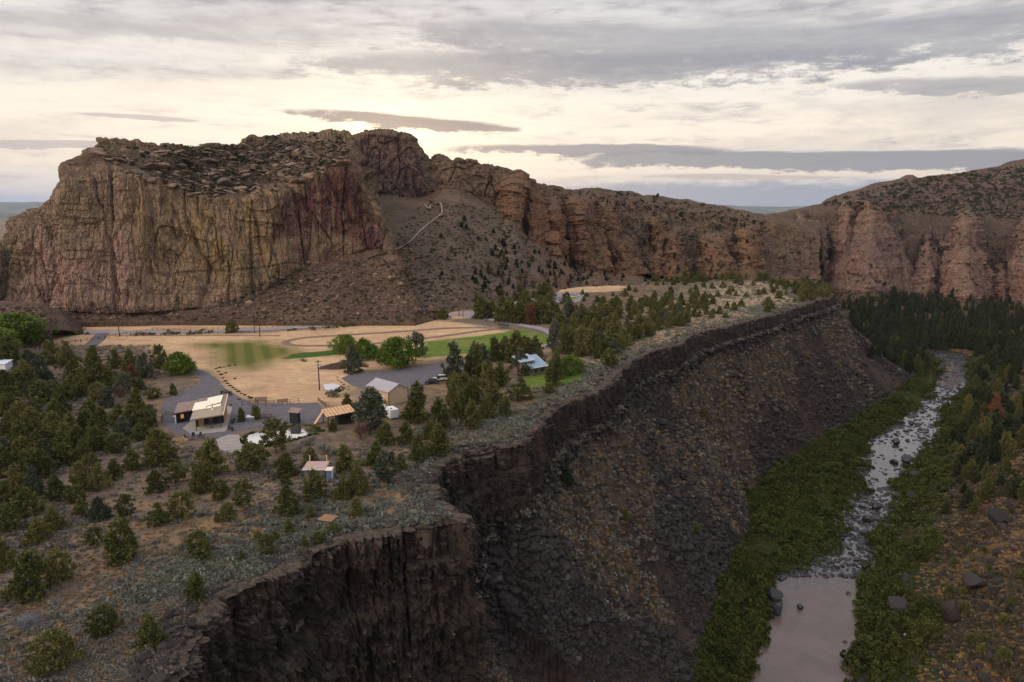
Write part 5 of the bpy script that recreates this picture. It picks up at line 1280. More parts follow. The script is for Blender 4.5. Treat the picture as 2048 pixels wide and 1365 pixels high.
def stuff_trees(ids, name, kind, leaf, label):
    if not ids: return
    ms = [a.copy() for a, _ in CR[kind]]
    for m_ in ms: m_.materials.clear(); m_.materials.append(leaf)
    r = np.random.default_rng(77); P = [info[i][1] for i in ids]
    S = [(info[i][3]/(2*RAD[kind]), info[i][3]/(2*RAD[kind]), info[i][2]) for i in ids]
    scatter(name, P, np.array(S), r.uniform(0, 6.28, len(ids)), r.integers(0, len(ms), len(ids)), ms, leaf, label, 'trees')
stuff_trees([i for i in rest if TK[info[i][0][4]][3] == 'juniper_tree'], 'distant_junipers', 'tear', L_JUN, 'smallest far-off junipers dotted over the plateau and slopes')
stuff_trees([i for i in rest if TK[info[i][0][4]][3] == 'pine_tree'], 'distant_pines', 'cone', L_PINE, 'smallest far-off pines on the slopes and canyon floor')
# the wood behind the pines reads as one mass
rng2 = np.random.default_rng(91); P_w = []
for _ in range(900):
    a, b_ = rng2.uniform(1680, 2070), rng2.uniform(598, 720)
    if b_ < 594+(a-1680)*.07: continue
    if rng2.uniform() < .0: continue
    p_, d_ = pick_ground(a, b_)
    if p_ is None or p_[2] > -40 or fbm(np.array([p_[0]*.012]), np.array([p_[1]*.012]), np.array([0.]), 3, 971)[0] > .18: continue
    if abs(a-1900) < 60 and 700 < b_ < 740: continue
    P_w.append(p_)
ms = [a.copy() for a, _ in CR['spire']]
for m_ in ms: m_.materials.clear(); m_.materials.append(L_PINE)
hh = rng2.uniform(7, 14, len(P_w))
scatter('pine_wood', P_w, np.stack([hh*1.1, hh*1.1, hh], 1), rng2.uniform(0, 6.28, len(P_w)), rng2.integers(0, len(ms), len(P_w)), ms, L_PINE, 'dark pine wood filling the canyon floor', 'wood')
# ------------------------------------------------------------------ water
def sheet(name, poly, z, mat, kind='structure', step=None, lift=.05, label=None, cat=None):
    """a sheet laid over the ground inside a plan polygon"""
    poly = [tuple(p[:2]) for p in poly]
    if z is None:
        L_ = resample(np.array(poly+[poly[0]]), step)[:-1]; xs, ys = [p[0] for p in poly], [p[1] for p in poly]
        gx, gy = np.meshgrid(np.arange(min(xs), max(xs), step), np.arange(min(ys), max(ys), step)); gx = gx.ravel(); gy = gy.ravel()
        k_ = in_poly(gx, gy, poly) & (d_line(gx, gy, poly, True) > step*.5); pts = [Vector((a, b_)) for a, b_ in L_]+[Vector((a, b_)) for a, b_ in zip(gx[k_], gy[k_])]
        n = len(L_); vs, es, fs, *_ = delaunay_2d_cdt(pts, [], [list(range(n))], 1, 1e-4)
        vx = np.array([v[0] for v in vs]); vy = np.array([v[1] for v in vs]); V = np.stack([vx, vy, gz(vx, vy)+lift], 1)
        me = bpy.data.meshes.new(name); me.from_pydata([tuple(v) for v in V], [], [tuple(f_) for f_ in fs])
    else:
        me = bpy.data.meshes.new(name); me.from_pydata([(a, b_, z) for a, b_ in poly], [], [tuple(range(len(poly)))])
    bm = bmesh.new(); bm.from_mesh(me); bmesh.ops.triangulate(bm, faces=bm.faces)
    for f_ in bm.faces:
        f_.normal_update()
        if f_.normal.z < 0: f_.normal_flip()
        f_.smooth = True
    bm.to_mesh(me); bm.free()
    return prop(link(name, me, mat), label, cat, None, kind)
def ribbon(name, pts, wd, mat, lift=.06, z=None, step=2.0, kind='structure'):
    L_ = resample(smooth_line(pts, 2), step); t = np.gradient(L_[:, :2], axis=0); t /= np.hypot(t[:, 0], t[:, 1])[:, None]; n_ = np.stack([-t[:, 1], t[:, 0]], 1)
    wv = wd*(1+.12*fbm(np.arange(len(L_))*.2, 0*L_[:, 0], 0*L_[:, 0], 2, 33)); rows = []
    for k_ in np.linspace(-.5, .5, 5):
        q_ = L_[:, :2]+n_*(wv*k_)[:, None]; zz = (gz(q_[:, 0], q_[:, 1]) if L_.shape[1] < 3 else L_[:, 2])+lift-(.0 if abs(k_) < .4 else .03); rows.append(np.c_[q_, zz])
    Q = np.array(rows); return prop(link(name, np_mesh(name, Q.reshape(-1, 3), grid_faces(5, len(L_))[:, ::-1], True), mat), kind=kind)
m, T, b = new_mat('river_water')
pos = T.node('ShaderNodeNewGeometry').outputs['Position']
wv1 = T.noise(T.map(pos, (.9, 2.6, 1), rot=(0, 0, .5)), 1.0, 3, .6, .4); wv2 = T.noise(pos, .12, 4, .6); fo = T.noise(T.map(pos, (.5, .9, 1)), 1.2, 5, .75)
px_, py_, _z = T.sep(pos)
rap = T.ss(py_+(wv2-.5)*26.0, 184.0, 198.0)
smo = T.ss(py_+(wv2-.5)*10.0, 262.0, 270.0)*T.ss(py_+(wv2-.5)*10.0, 318.0, 306.0)
foam = (T.ss(fo, .56, .66)*rap*(1.0-smo*.9)).clamp()
T.put(b.inputs['Base Color'], T.mix(foam*.8, T.mix(rap*.8, T.mix(T.ss(wv2, .35, .65), (.115, .082, .072), (.145, .105, .093)), (.035, .032, .034)), (.55, .53, .54)))
b.inputs['Roughness'].default_value = .10; b.inputs['IOR'].default_value = 1.33; b.inputs['Specular IOR Level'].default_value = .6
T.put(b.inputs['Coat Weight'], rap*.55+.40); b.inputs['Coat IOR'].default_value = 1.7; b.inputs['Coat Roughness'].default_value = .06
hgt = wv1*(rap*1.0+.5)+T.noise(T.map(pos, (2.4, 7.0, 1), rot=(0, 0, .35)), 1.0, 2, .5, .3)*.35+fo*rap*.8
T.put(b.inputs['Normal'], T.bump(hgt, .55, .35))
sheet('river', [(a-4, b_) for a, b_ in rl_w]+[(a+4, b_) for a, b_ in rr_w[::-1]], -60.0, m)
m, T, b = new_mat('pond_water')
pos = T.node('ShaderNodeNewGeometry').outputs['Position']
b.inputs['Base Color'].default_value = (.95, .94, .90, 1); b.inputs['Roughness'].default_value = .02; b.inputs['Metallic'].default_value = .97
T.put(b.inputs['Normal'], T.bump(T.noise(pos, 1.6, 2, .5), .02, .1))
pond_w = W([(490, 878), (500, 869), (520, 866), (545, 869), (562, 862), (578, 855), (600, 851), (622, 853), (634, 860), (630, 868), (606, 874), (585, 881), (562, 886), (540, 892), (510, 892), (494, 887)])
ctr = np.mean(np.array(pond_w), 0)
m2, T, b = new_mat('pond_bank')
pos = T.node('ShaderNodeNewGeometry').outputs['Position']; n = T.noise(pos, 1.2, 4, .7)
T.put(b.inputs['Base Color'], T.mix(T.ss(n, .35, .6), (.05, .065, .02), (.20, .15, .09))); b.inputs['Roughness'].default_value = 1
big = [tuple(ctr+(np.array(p_)-ctr)*1.16) for p_ in pond_w]
sheet('pond_bank', smooth_line(big+[big[0]], 1)[:-1], None, m2, step=.8, lift=.05)
sheet('pond', smooth_line(pond_w+[pond_w[0]], 1)[:-1], None, m, step=1.5, lift=.16)
# ------------------------------------------------------------------ ways and yards
def road_mat(name, c0, c1, sc_=1.0):
    m, T, b = new_mat(name); pos = T.node('ShaderNodeNewGeometry').outputs['Position']; n = T.noise(pos, .25*sc_, 5, .7); n2 = T.noise(pos, 3.0, 3, .7)
    c = T.mix(T.ss(n, .35, .65), c0, c1); c = T.mix(T.ss(n2, .5, .7)*.35, c, tuple(x*1.4 for x in c1))
    T.put(b.inputs['Base Color'], c); b.inputs['Roughness'].default_value = .9; T.put(b.inputs['Normal'], T.bump(n2, .4, .1)); return m
M_ROAD = road_mat('road_gravel', (.22, .20, .225), (.30, .275, .295)); M_GRV = road_mat('yard_gravel', (.085, .078, .092), (.125, .115, .13), 2); M_DIRT = road_mat('track_dirt', (.17, .10, .078), (.23, .145, .11)); M_PATH = road_mat('path_dust', (.24, .185, .145), (.31, .25, .20)); M_CONC = road_mat('patio_concrete', (.26, .225, .21), (.32, .285, .265), 3)
ribbon('road', W([(-60, 662), (60, 663), (100, 664), (300, 666), (500, 661), (650, 652), (780, 642), (880, 633), (930, 629), (975, 622), (1020, 612), (1060, 600)]), 7.5, M_ROAD, .09)
ribbon('driveway', W([(925, 630), (960, 636), (1000, 643), (1045, 651), (1085, 658), (1110, 668), (1112, 685), (1090, 698)]), 5.0, M_ROAD, .12)
ribbon('track', W([(205, 667), (196, 680), (180, 692)]), 5, M_GRV, .12)
ribbon('dirt_track', W([(985, 656), (900, 656), (800, 664), (700, 670), (630, 674), (585, 679), (566, 686), (585, 692), (650, 692), (740, 689), (820, 681), (900, 671), (960, 662), (1010, 657)]), 3.6, M_DIRT, .10)
ribbon('faint_track', W([(100, 668), (300, 672), (420, 671), (560, 672)]), 2.2, M_DIRT, .07)
sheet('gravel_yard', W([(330, 800), (352, 792), (385, 775), (402, 762), (398, 750), (378, 743), (388, 738), (408, 742), (432, 756), (448, 776), (480, 795), (505, 808), (560, 808), (636, 806), (650, 826), (646, 846), (600, 848), (560, 850), (520, 856), (488, 862), (462, 868), (440, 878), (380, 876), (350, 868), (325, 846), (322, 818)]), None, M_GRV, step=1.5, lift=.04)
sheet('parking_area', W([(682, 757), (700, 750), (760, 743), (820, 737), (880, 729), (935, 722), (960, 728), (930, 742), (900, 762), (850, 768), (830, 790), (795, 800), (760, 786), (720, 776), (700, 770)]), None, M_GRV, step=2, lift=.05)
sheet('parking_lot', W([(1088, 592), (1110, 587), (1150, 586), (1168, 590), (1166, 602), (1150, 607), (1112, 608), (1090, 602)]), None, M_ROAD, step=3, lift=.25)
sheet('patio', W([(366, 858), (384, 871), (453, 864), (465, 815), (440, 812), (390, 835)]), None, M_CONC, step=1.2, lift=.12)
sheet('footpath', W([(432, 880), (455, 870), (478, 870), (486, 886), (500, 900), (470, 908), (440, 900)]), None, M_CONC, step=1.2, lift=.05)
tp = [(735, 518), (770, 508), (800, 498), (822, 484), (838, 466), (856, 450), (878, 434), (884, 428)]
tpts = []
for (a, b_), (c_, d_) in zip(tp[:-1], tp[1:]):
    for k_ in range(5): q_ = pick(a+(c_-a)*k_/5, b_+(d_-b_)*k_/5)[0]; tpts.append(q_)
ribbon('hiking_trail', tpts, 1.35, M_PATH, .7, step=3)
tpts = [pick(a, b_)[0] for a, b_ in [(848, 410), (856, 418), (862, 421), (858, 412), (880, 404), (884, 416), (884, 428)]]
ribbon('hiking_trail', tpts, 1.1, M_PATH, .7, step=3)

# ------------------------------------------------------------------ buildings
def yaw(a, b_): return math.atan2(b_[1]-a[1], b_[0]-a[0])
BLK = flat('charcoal_siding', (.022, .022, .026), .7, .3, .2, 3); TANW = flat('raw_timber', (.38, .22, .10), .8, .2, .2, 2); TANL = flat('pale_timber', (.62, .38, .22), .8, .2, .12, 1); BRN = flat('brown_metal_roof', (.27, .18, .145), .55, .4, .1, .6)
PANEL = flat('pale_membrane', (.95, .86, .66), .4, .5, .03, .5); STL = flat('galvanised_steel', (.45, .45, .46), .4, .5, .1, 2, .6); WHT = flat('white_panel', (.74, .74, .76), .5, .4, .04, .5); BEI = flat('beige_siding', (.50, .37, .24), .8, .2, .06, 1); GRYR = flat('grey_metal_roof', (.40, .37, .40), .5, .4, .06, 1)
BLU = flat('blue_grey_roof', (.28, .37, .47), .5, .4, .08, 1); BLUD = flat('blue_door', (.11, .16, .26), .6, .3, .1, 1); WOODG = flat('weathered_board', (.15, .105, .085), .9, .1, .2, 2); SIDG = flat('grey_brown_siding', (.20, .15, .12), .85, .2, .12, 2)
PINKR = flat('dusty_pink_roof', (.45, .31, .27), .6, .3, .06, 1); POST = flat('dark_post', (.07, .05, .045), .9, .1, .2, 3); GLS = flat('window_glass', (.03, .04, .055), .08, .8, .1, 1); LIT = None
m, T, b = new_mat('lit_window'); b.inputs['Base Color'].default_value = (.6, .3, .08, 1); b.inputs['Emission Color'].default_value = (1, .42, .08, 1); b.inputs['Emission Strength'].default_value = .28; LITM = m
m, T, b = new_mat('reflection_stripes'); g = T.node('ShaderNodeTexCoord').outputs['Object']; sx = T.sep(g)[0]
s_ = T.math('SINE', sx*10.5)
T.put(b.inputs['Base Color'], T.mix(T.ss(s_, -.2, .2), (.48, .28, .09), (.23, .28, .31))); b.inputs['Roughness'].default_value = .6; STRP = m  # orange and blue reflections off the corrugation, painted as colour stripes

def root_at(name, p_, rz, label, cat): e = empty(name, (p_[0], p_[1], float(gz(p_[0], p_[1])) if len(p_) < 3 else p_[2]), rz); return prop(e, label, cat)
# dark studio with two shed roofs
A = PZ(379, 841, 3.0); B = PZ(446, 830, 3.2); C_ = PZ(455, 788, 5.3); D = PZ(395, 799, 5.3)
rz = yaw(A, B); Wd = float(np.hypot(*(B-A)[:2])); Dp = float((np.hypot(*(C_-B)[:2])+np.hypot(*(D-A)[:2]))/2)
org = (A[0], A[1]); st = root_at('studio_house', org, rz, 'dark flat-roofed studio with reflection-striped roof, pale roof panels and a covered porch', 'house')
skew = 0.0
ca, sa = math.cos(-rz), math.sin(-rz)
def loc(p_): x, y = p_[0]-org[0], p_[1]-org[1]; return (x*ca-y*sa, x*sa+y*ca, p_[2])
Al, Bl, Cl, Dl = loc(A), loc(B), loc(C_), loc(D)
def lp(u, v, dz=0): # point on the roof plane
    a = Vector(Al).lerp(Vector(Bl), u); c_ = Vector(Dl).lerp(Vector(Cl), u); q_ = a.lerp(c_, v); q_.z += dz; return q_
mb = MB(); mb.slab([lp(0, 0), lp(1, 0), lp(1, 1), lp(0, 1)], .22); mb.build('roof', BRN, st)
mb = MB(); mb.slab([lp(.02, .02, .035), lp(.93, .02, .035), lp(.93, .42, .035), lp(.02, .42, .035)], .03); mb.build('roof_sheeting', STRP, st)
mb = MB(); mb.slab([lp(-.03, .42, .16), lp(.40, .42, .16), lp(.40, .80, .16), lp(-.03, .80, .16)], .12); mb.build('roof_panel', PANEL, st)
mb = MB(); mb.slab([lp(.36, .52, .17), lp(.84, .60, .17), lp(.86, .97, .17), lp(.36, .93, .17)], .12); mb.build('roof_panel', PANEL, st)
mb = MB(); mb.slab([lp(.42, .40, .15), lp(.86, .42, .15), lp(.86, .54, .15), lp(.42, .50, .15)], .10); mb.build('roof_panel', PANEL, st)
mb = MB(); mb.slab([lp(1.0, 0, .06), lp(1.02, 0, .06), lp(1.02, 1, .06), lp(1.0, 1, .06)], .3); mb.build('fascia', flat('cream_trim', (.75, .62, .45), .6, .3, .05), st)
mb = MB(); q_ = lp(.62, .34); mb.tube(q_, q_+Vector((0, 0, 1.4)), .12, .12, 10); mb.tube(q_+Vector((0, 0, 1.35)), q_+Vector((0, 0, 1.5)), .2, .12, 10); fl = mb.build('flue', STL, st)
mb = MB(); q_ = lp(.62, .34); mb.tube(q_-Vector((0, 0, .02)), q_+Vector((0, 0, .28)), .34, .16, 10); mb.build('flashing', WHT, fl)
# walls behind the porch and a timber front
v0 = .36; a, b_ = lp(.10, v0), lp(.94, v0); c_, d_ = lp(.94, .96), lp(.10, .96)
def wall(name, p0, p1, z0, z1a, z1b, th, mat, par):
    mb = MB(); p0, p1 = Vector(p0), Vector(p1); n_ = Vector((-(p1-p0).y, (p1-p0).x, 0)).normalized()*th/2
    vs = [(*(p0+n_).xy, z0), (*(p1+n_).xy, z0), (*(p1-n_).xy, z0), (*(p0-n_).xy, z0), (*(p0+n_).xy, z1a), (*(p1+n_).xy, z1b), (*(p1-n_).xy, z1b), (*(p0-n_).xy, z1a)]
    mb.add(vs, [(3, 2, 1, 0), (4, 5, 6, 7), (0, 1, 5, 4), (1, 2, 6, 5), (2, 3, 7, 6), (3, 0, 4, 7)]); return mb.build(name, mat, par)
wall('wall', a, b_, 0, a.z-.25, b_.z-.25, .18, BLK, st); wall('wall', b_, c_, 0, b_.z-.25, c_.z-.25, .18, TANW, st); wall('wall', c_, d_, 0, c_.z-.25, d_.z-.25, .18, BLK, st); wall('wall', d_, a, 0, d_.z-.25, a.z-.25, .18, BLK, st)
fr = a.lerp(b_, .06); fr2 = a.lerp(b_, .26); wall('timber_panel', fr+Vector((0, -.12, 0)), fr2+Vector((0, -.12, 0)), 0, 2.5, 2.5, .08, TANW, st)
dr = a.lerp(b_, .42); dr2 = a.lerp(b_, .62); wall('glass_door', dr+Vector((0, -.12, 0)), dr2+Vector((0, -.12, 0)), .05, 2.2, 2.2, .06, GLS, st)
for u, v in ((.17, .03), (.60, .05), (.90, .05)):
    mb = MB(); q_ = lp(u, v); mb.box((q_.x, q_.y, q_.z/2-.1), (.16, .16, q_.z-.22)); mb.build('post', POST, st)
# lower wing on the left
a0, b0, c0, d0 = loc(PZ(348, 827, 2.7)), loc(PZ(386, 820, 2.7)), loc(PZ(398, 800, 3.3)), loc(PZ(355, 807, 3.3))
a0, b0, c0, d0 = map(Vector, (a0, b0, c0, d0))
mb = MB(); mb.slab([a0, b0, c0, d0], .2); mb.build('wing_roof', BRN, st)
ins = lambda p_, q_, f_=.06: p_.lerp(q_, f_)
wa, wb, wc, wd_ = ins(a0, c0), ins(b0, d0), ins(c0, a0), ins(d0, b0)
wl = wall('wing_wall', wa, wb, 0, wa.z-.22, wb.z-.22, .18, BLK, st); wall('wing_wall', wd_, wa, 0, wd_.z-.22, wa.z-.22, .18, BLK, st); wall('wing_wall', wc, wd_, 0, wc.z-.22, wd_.z-.22, .18, BLK, st)
f0, f1 = wa.lerp(wb, .28), wa.lerp(wb, .46); nrm_ = Vector((0, -.12, 0)); wall('lit_window', f0+nrm_, f1+nrm_, 1.0, 2.0, 2.0, .05, LITM, st)
mb = MB(); q_ = wa.lerp(wb, .02)+Vector((-.25, -.3, 0)); mb.box((q_.x, q_.y, .9), (.25, .25, 1.8)); mb.box((q_.x-.1, q_.y, 1.9), (.5, .4, .25)); mb.build('heat_pump', WHT, st)

def at_px(name, px, py, rz, label, cat, z=None):
    p_ = pick(px, py)[0]; e = empty(name, tuple(p_), rz); return prop(e, label, cat)
# table under the porch roof
q_ = lp(.55, .14); e = empty('porch_table', tuple(Vector(st.matrix_basis @ Vector((q_.x, q_.y, .12)))), rz); prop(e, 'brown timber table standing under the porch of the dark studio', 'table')
mb = MB(); mb.box((0, 0, .74), (1.8, .8, .06)); mb.build('tabletop', WOODG, e)
for sx_ in (-.8, .8):
    for sy_ in (-.33, .33): mb = MB(); mb.box((sx_, sy_, .355), (.07, .07, .71)); mb.build('leg', WOODG, e)

# garage with a low gable roof
g0, g1, g2 = PZ(745, 797, 0), PZ(778, 811, 0), PZ(819, 801, 0)
rz = yaw(g1, g2); e = empty('garage', tuple(g1), rz); prop(e, 'beige gabled garage with pale grey metal roof beside the gravel parking area', 'garage')
Wg = 6.4; Dg = 9.6; Hh = 3.8; Rg = 1.6
mb = MB(); mb.prism([(0, 0), (Wg, 0), (Wg, Hh), (Wg/2, Hh+Rg-.12), (0, Hh)], 0, Dg); mb.build('wall', BEI, e)
rf = []
for s_ in (0, 1):
    mb = MB(); x0, x1 = (-.45, Wg/2) if s_ == 0 else (Wg/2, Wg+.45); z0_, z1_ = (Hh-.16, Hh+Rg) if s_ == 0 else (Hh+Rg, Hh-.16)
    mb.slab([(x0, -.4, z0_), (x1, -.4, z1_), (x1, Dg+.4, z1_), (x0, Dg+.4, z0_)], .12); r_o = mb.build('roof', GRYR, e); rf.append(r_o)
    mb = MB(); n_r = 22
    for k_ in range(n_r): y = -.35+(Dg+.7)*k_/(n_r-1); mb.slab([(x0, y-.02, z0_+.05), (x1, y-.02, z1_+.05), (x1, y+.02, z1_+.05), (x0, y+.02, z0_+.05)], .06)
    mb.build('seam', GRYR, r_o)
mb = MB(); mb.box((-.03, -.03, Hh/2), (.16, .16, Hh)); mb.build('corner_trim', POST, e)
mb = MB(); mb.box((Wg+.03, -.03, Hh/2), (.16, .16, Hh)); mb.build('corner_trim', POST, e)
mb = MB(); mb.box((-.04, 2.5, 1.05), (.07, 1.0, 2.05)); mb.build('door', WHT, e); mb = MB(); mb.box((-.04, 6.5, 1.7), (.07, 1.2, .9)); mb.build('window', GLS, e)
mb = MB(); mb.box((-.9, .3, .2), (1.1, 1.0, .4)); mb.build('step', WHT, e)
# white trailer
t0 = PZ(781, 841, 0); rz = yaw(t0, PZ(798, 838, 0)); e = empty('trailer', tuple(t0), rz); prop(e, 'white box trailer with a dark roof vent in front of the beige garage', 'trailer')
mb = MB(); mb.box((1.15, 1.9, 1.45), (2.3, 3.8, 2.15)); mb.build('body', WHT, e, .05)
mb = MB(); mb.box((.8, 1.3, 2.58), (.45, .5, .14)); mb.build('vent', BLK, e); mb = MB(); mb.box((1.15, 1.9, .34), (2.1, 3.6, .12)); mb.build('chassis', BLK, e)
mb = MB(); mb.box((-.02, 2.0, 1.3), (.04, .8, 1.7)); mb.build('door', flat('white_door', (.66, .66, .69), .5, .3, .05), e)
for x in (.0, 2.3): mb = MB(); mb.tube((x-.1, 1.9, .3), (x+.1, 1.9, .3), .3, .3, 16); mb.build('wheel', BLK, e)
# black outhouse by the pond
h0 = PZ(580, 847.5, 0); e = empty('outhouse', tuple(h0), R(-8)); prop(e, 'small black outhouse with a brown sloping roof behind the pond', 'outhouse')
mb = MB(); mb.box((1.0, .8, 1.4), (2.0, 1.6, 2.8)); mb.build('wall', BLK, e)
mb = MB(); mb.slab([(-.35, -.3, 2.95), (2.45, -.3, 2.85), (2.45, 2.1, 3.25), (-.35, 2.1, 3.5)], .14); mb.build('roof', BRN, e)
mb = MB(); mb.box((-.02, .55, 1.2), (.06, .7, 2.1)); mb.build('door', flat('pale_blue_door', (.42, .46, .55), .6, .3, .05), e)
# timber carport with a dark bay
c0 = PZ(657, 857, 0); c1 = PZ(641, 846, 0); rz = yaw(c0, PZ(697, 851, 0)); e = empty('carport', tuple(c0), rz); prop(e, 'open timber carport with a tan slatted roof and dark posts right of the pond', 'carport')
Wc = 6.6; Dc = 5.2
mb = MB(); mb.slab([(-.3, -.3, 2.9), (Wc, -.3, 3.3), (Wc, Dc, 3.75), (-.3, Dc, 3.35)], .12); rfo = mb.build('roof', TANL, e)
mb = MB()
for k_ in range(8): x = -.2+k_*(Wc/8)+.3; z_ = 2.92+.4*x/Wc; mb.slab([(x, -.3, z_+.05), (x+.05, -.3, z_+.05), (x+.05, Dc, z_+.5), (x, Dc, z_+.5)], .06)
mb.build('batten', POST, rfo)
mb = MB(); mb.slab([(-.3, -.4, 2.88), (Wc, -.4, 3.28), (Wc, -.28, 3.3), (-.3, -.28, 2.9)], .22); mb.build('beam', POST, e)
for x, y in ((0, 0), (0, Dc-.4), (Wc-.4, 0), (Wc-.4, Dc-.4)): mb = MB(); mb.box((x, y, 1.45), (.18, .18, 2.9)); mb.build('post', POST, e)
mb = MB(); mb.box((4.6, 3.0, 1.35), (3.6, 3.4, 2.6)); mb.build('bay', BLK, e)
mb = MB(); mb.slab([(-2.2, 4.2, .05), (-.1, 4.2, 2.9), (-.1, 5.4, 2.9), (-2.2, 5.4, .05)], .1); mb.build('ramp_panel', TANL, e)
mb = MB(); mb.slab([(.6, 1.2, 1.1), (1.9, .2, .1), (2.2, .7, .1), (.9, 2.2, 1.3)], .08); mb.build('leaning_board', TANL, e)
# privy shed with two vent pipes
s0_ = PZ(609, 957, 0); rz = yaw(PZ(609, 957, 0), PZ(650, 957, 0)); e = empty('privy_shed', tuple(s0_), rz); prop(e, 'low shed with dusty pink roof and two white vent pipes among the junipers', 'shed')
mb = MB(); mb.box((1.95, 1.4, 1.0), (3.7, 2.6, 2.0)); mb.build('wall', SIDG, e)
mb = MB(); mb.slab([(-.2, -.2, 1.95), (4.15, -.2, 1.95), (4.15, 3.0, 2.35), (-.2, 3.0, 2.35)], .1); mb.build('roof', PINKR, e)
mb = MB(); mb.box((1.97, -.24, 1.86), (4.5, .08, .26)); mb.build('fascia', WHT, e)
for x in (.25, 3.6): mb = MB(); mb.tube((x, 3.15, .3), (x, 3.15, 3.5), .11, .11, 10); mb.build('vent_pipe', flat('pale_pipe', (.62, .50, .42), .6, .3, .05), e)
p_ = PZ(652.5, 960, 0); e = empty('cabinet', tuple(p_), rz); prop(e, 'narrow blue-doored cabinet with a white top right of the vented shed', 'cabinet')
mb = MB(); mb.box((.55, .5, .95), (1.05, 1.0, 1.9)); mb.build('body', BLUD, e); mb = MB(); mb.slab([(-.1, -.15, 1.92), (1.2, -.15, 1.92), (1.2, 1.2, 2.15), (-.1, 1.2, 2.15)], .08); mb.build('top', flat('cream_top', (.72, .62, .55), .6, .3, .04), e)
mb = MB(); mb.box((1.1, .5, .9), (.06, .95, 1.8)); mb.build('trim', WHT, e)
# pallet deck
p0, p1, p3 = PZ(634, 1045), PZ(661, 1049), PZ(647, 1034); rz = yaw(p0, p1); e = empty('pallet_deck', (p0[0], p0[1], float(gz(p0[0], p0[1]))+.45), rz); prop(e, 'small slatted wooden deck lying in the sagebrush near the cliff edge', 'deck')
mb = MB()
for k_ in range(9): mb.box((.14+k_*.3, 1.2, .22), (.22, 2.3, .05))
mb.build('slats', flat('deck_board', (.36, .20, .12), .85, .2, .15, 2), e); mb = MB(); [mb.box((1.3, y, .1), (2.7, .12, .2)) for y in (.15, 1.2, 2.25)]; mb.build('bearers', WOODG, e)
# blue-roofed house among trees
h0 = PZ(1064, 752, 0); rz = yaw(PZ(1064, 752, 0), PZ(1096, 746, 0)); e = empty('farmhouse', tuple(h0), rz); prop(e, 'two-storey brown house with a blue-grey roof and skylight beside the green lawn', 'house')
LW, LD = 6.0, 7.5
mb = MB(); mb.box((LW/2, LD/2, 1.35), (LW, LD, 2.7)); mb.build('wall', SIDG, e)
mb = MB(); mb.slab([(-.6, -.7, 2.55), (LW+.4, -.7, 2.55), (LW+.4, LD*.75, 5.3), (-.6, LD*.75, 5.3)], .15); r1 = mb.build('roof', BLU, e)
mb = MB(); mb.slab([(-.6, LD+.6, 3.6), (-.6, LD*.75, 5.3), (LW+.4, LD*.75, 5.3), (LW+.4, LD+.6, 3.6)], .15); mb.build('roof', BLU, e)
mb = MB(); mb.prism([(-3.2, 2.6), (2.2, 2.6), (2.2, 4.6), (-3.2, 4.6)], 1.6, 5.0); mb.build('dormer', SIDG, e)
mb = MB(); mb.slab([(-3.8, 1.1, 4.65), (2.7, 1.1, 4.65), (2.7, 5.6, 5.9), (-3.8, 5.6, 5.9)], .15); mb.build('dormer_roof', flat('pale_blue_roof', (.40, .46, .54), .5, .4, .06, 1), e)
mb = MB(); mb.box((-3.0+2.5, LD/2+1, 1.3), (5, LD-2, 2.6)); mb.build('wing', SIDG, e)
for x in (-1.2, .9):
    mb = MB(); mb.box((x, 1.57, 3.75), (.9, .06, .9)); w_o = mb.build('window', GLS, e); mb = MB(); [mb.box((x+dx_, 1.53, 3.75), (.08, .06, 1.04)) for dx_ in (-.5, .5)]; [mb.box((x, 1.53, 3.75+dz_), (.92, .06, .08)) for dz_ in (-.49, .49)]; mb.build('frame', WHT, w_o)
mb = MB(); mb.slab([(1.2, 3.6, 5.46), (1.8, 3.6, 5.46), (1.8, 4.9, 5.83), (1.2, 4.9, 5.83)], .04); mb.build('skylight', WHT, e)
mb = MB(); mb.slab([(-.6, -.75, 2.5), (LW+.4, -.75, 2.5), (LW+.4, -.68, 2.6), (-.6, -.68, 2.6)], .1); mb.build('gutter', WHT, e)
for x in (1.6, 4.2): mb = MB(); mb.box((x, -.03, 1.4), (1.1, .06, 1.1)); mb.build('window', GLS, e)
# little grey pump house and its pipe
e = at_px('pump_house', 722, 724, R(20), 'tiny grey pump shed beside the bright green trees', 'shed'); mb = MB(); mb.box((.8, .7, .85), (1.6, 1.4, 1.7)); mb.build('wall', flat('grey_block', (.30, .29, .30), .8, .2, .1), e); mb = MB(); mb.slab([(-.15, -.15, 1.75), (1.75, -.15, 1.75), (1.75, 1.6, 1.95), (-.15, 1.6, 1.95)], .08); mb.build('roof', STL, e)
a, b_ = pick(731, 724)[0], pick(760, 732)[0]; mb = MB(); mb.tube(Vector(a)+Vector((0, 0, .2)), Vector(b_)+Vector((0, 0, .2)), .16, .16, 8); prop(mb.build('irrigation_pipe', PINKR), 'long pale pipe lying on bare ground below the grey pump shed', 'pipe')
# far-left white roof, partly out of frame
e = at_px('white_outbuilding', -14, 742, R(6), 'white metal-roofed building cut off by the left picture edge', 'shed'); mb = MB(); mb.box((1.9, 2, 1.1), (3.8, 4, 2.2)); mb.build('wall', WHT, e); mb = MB(); mb.slab([(-.2, -.2, 2.2), (4.1, -.2, 2.2), (4.1, 4.2, 2.8), (-.2, 4.2, 2.8)], .12); mb.build('roof', flat('pale_blue_metal', (.60, .68, .80), .5, .4, .05), e)

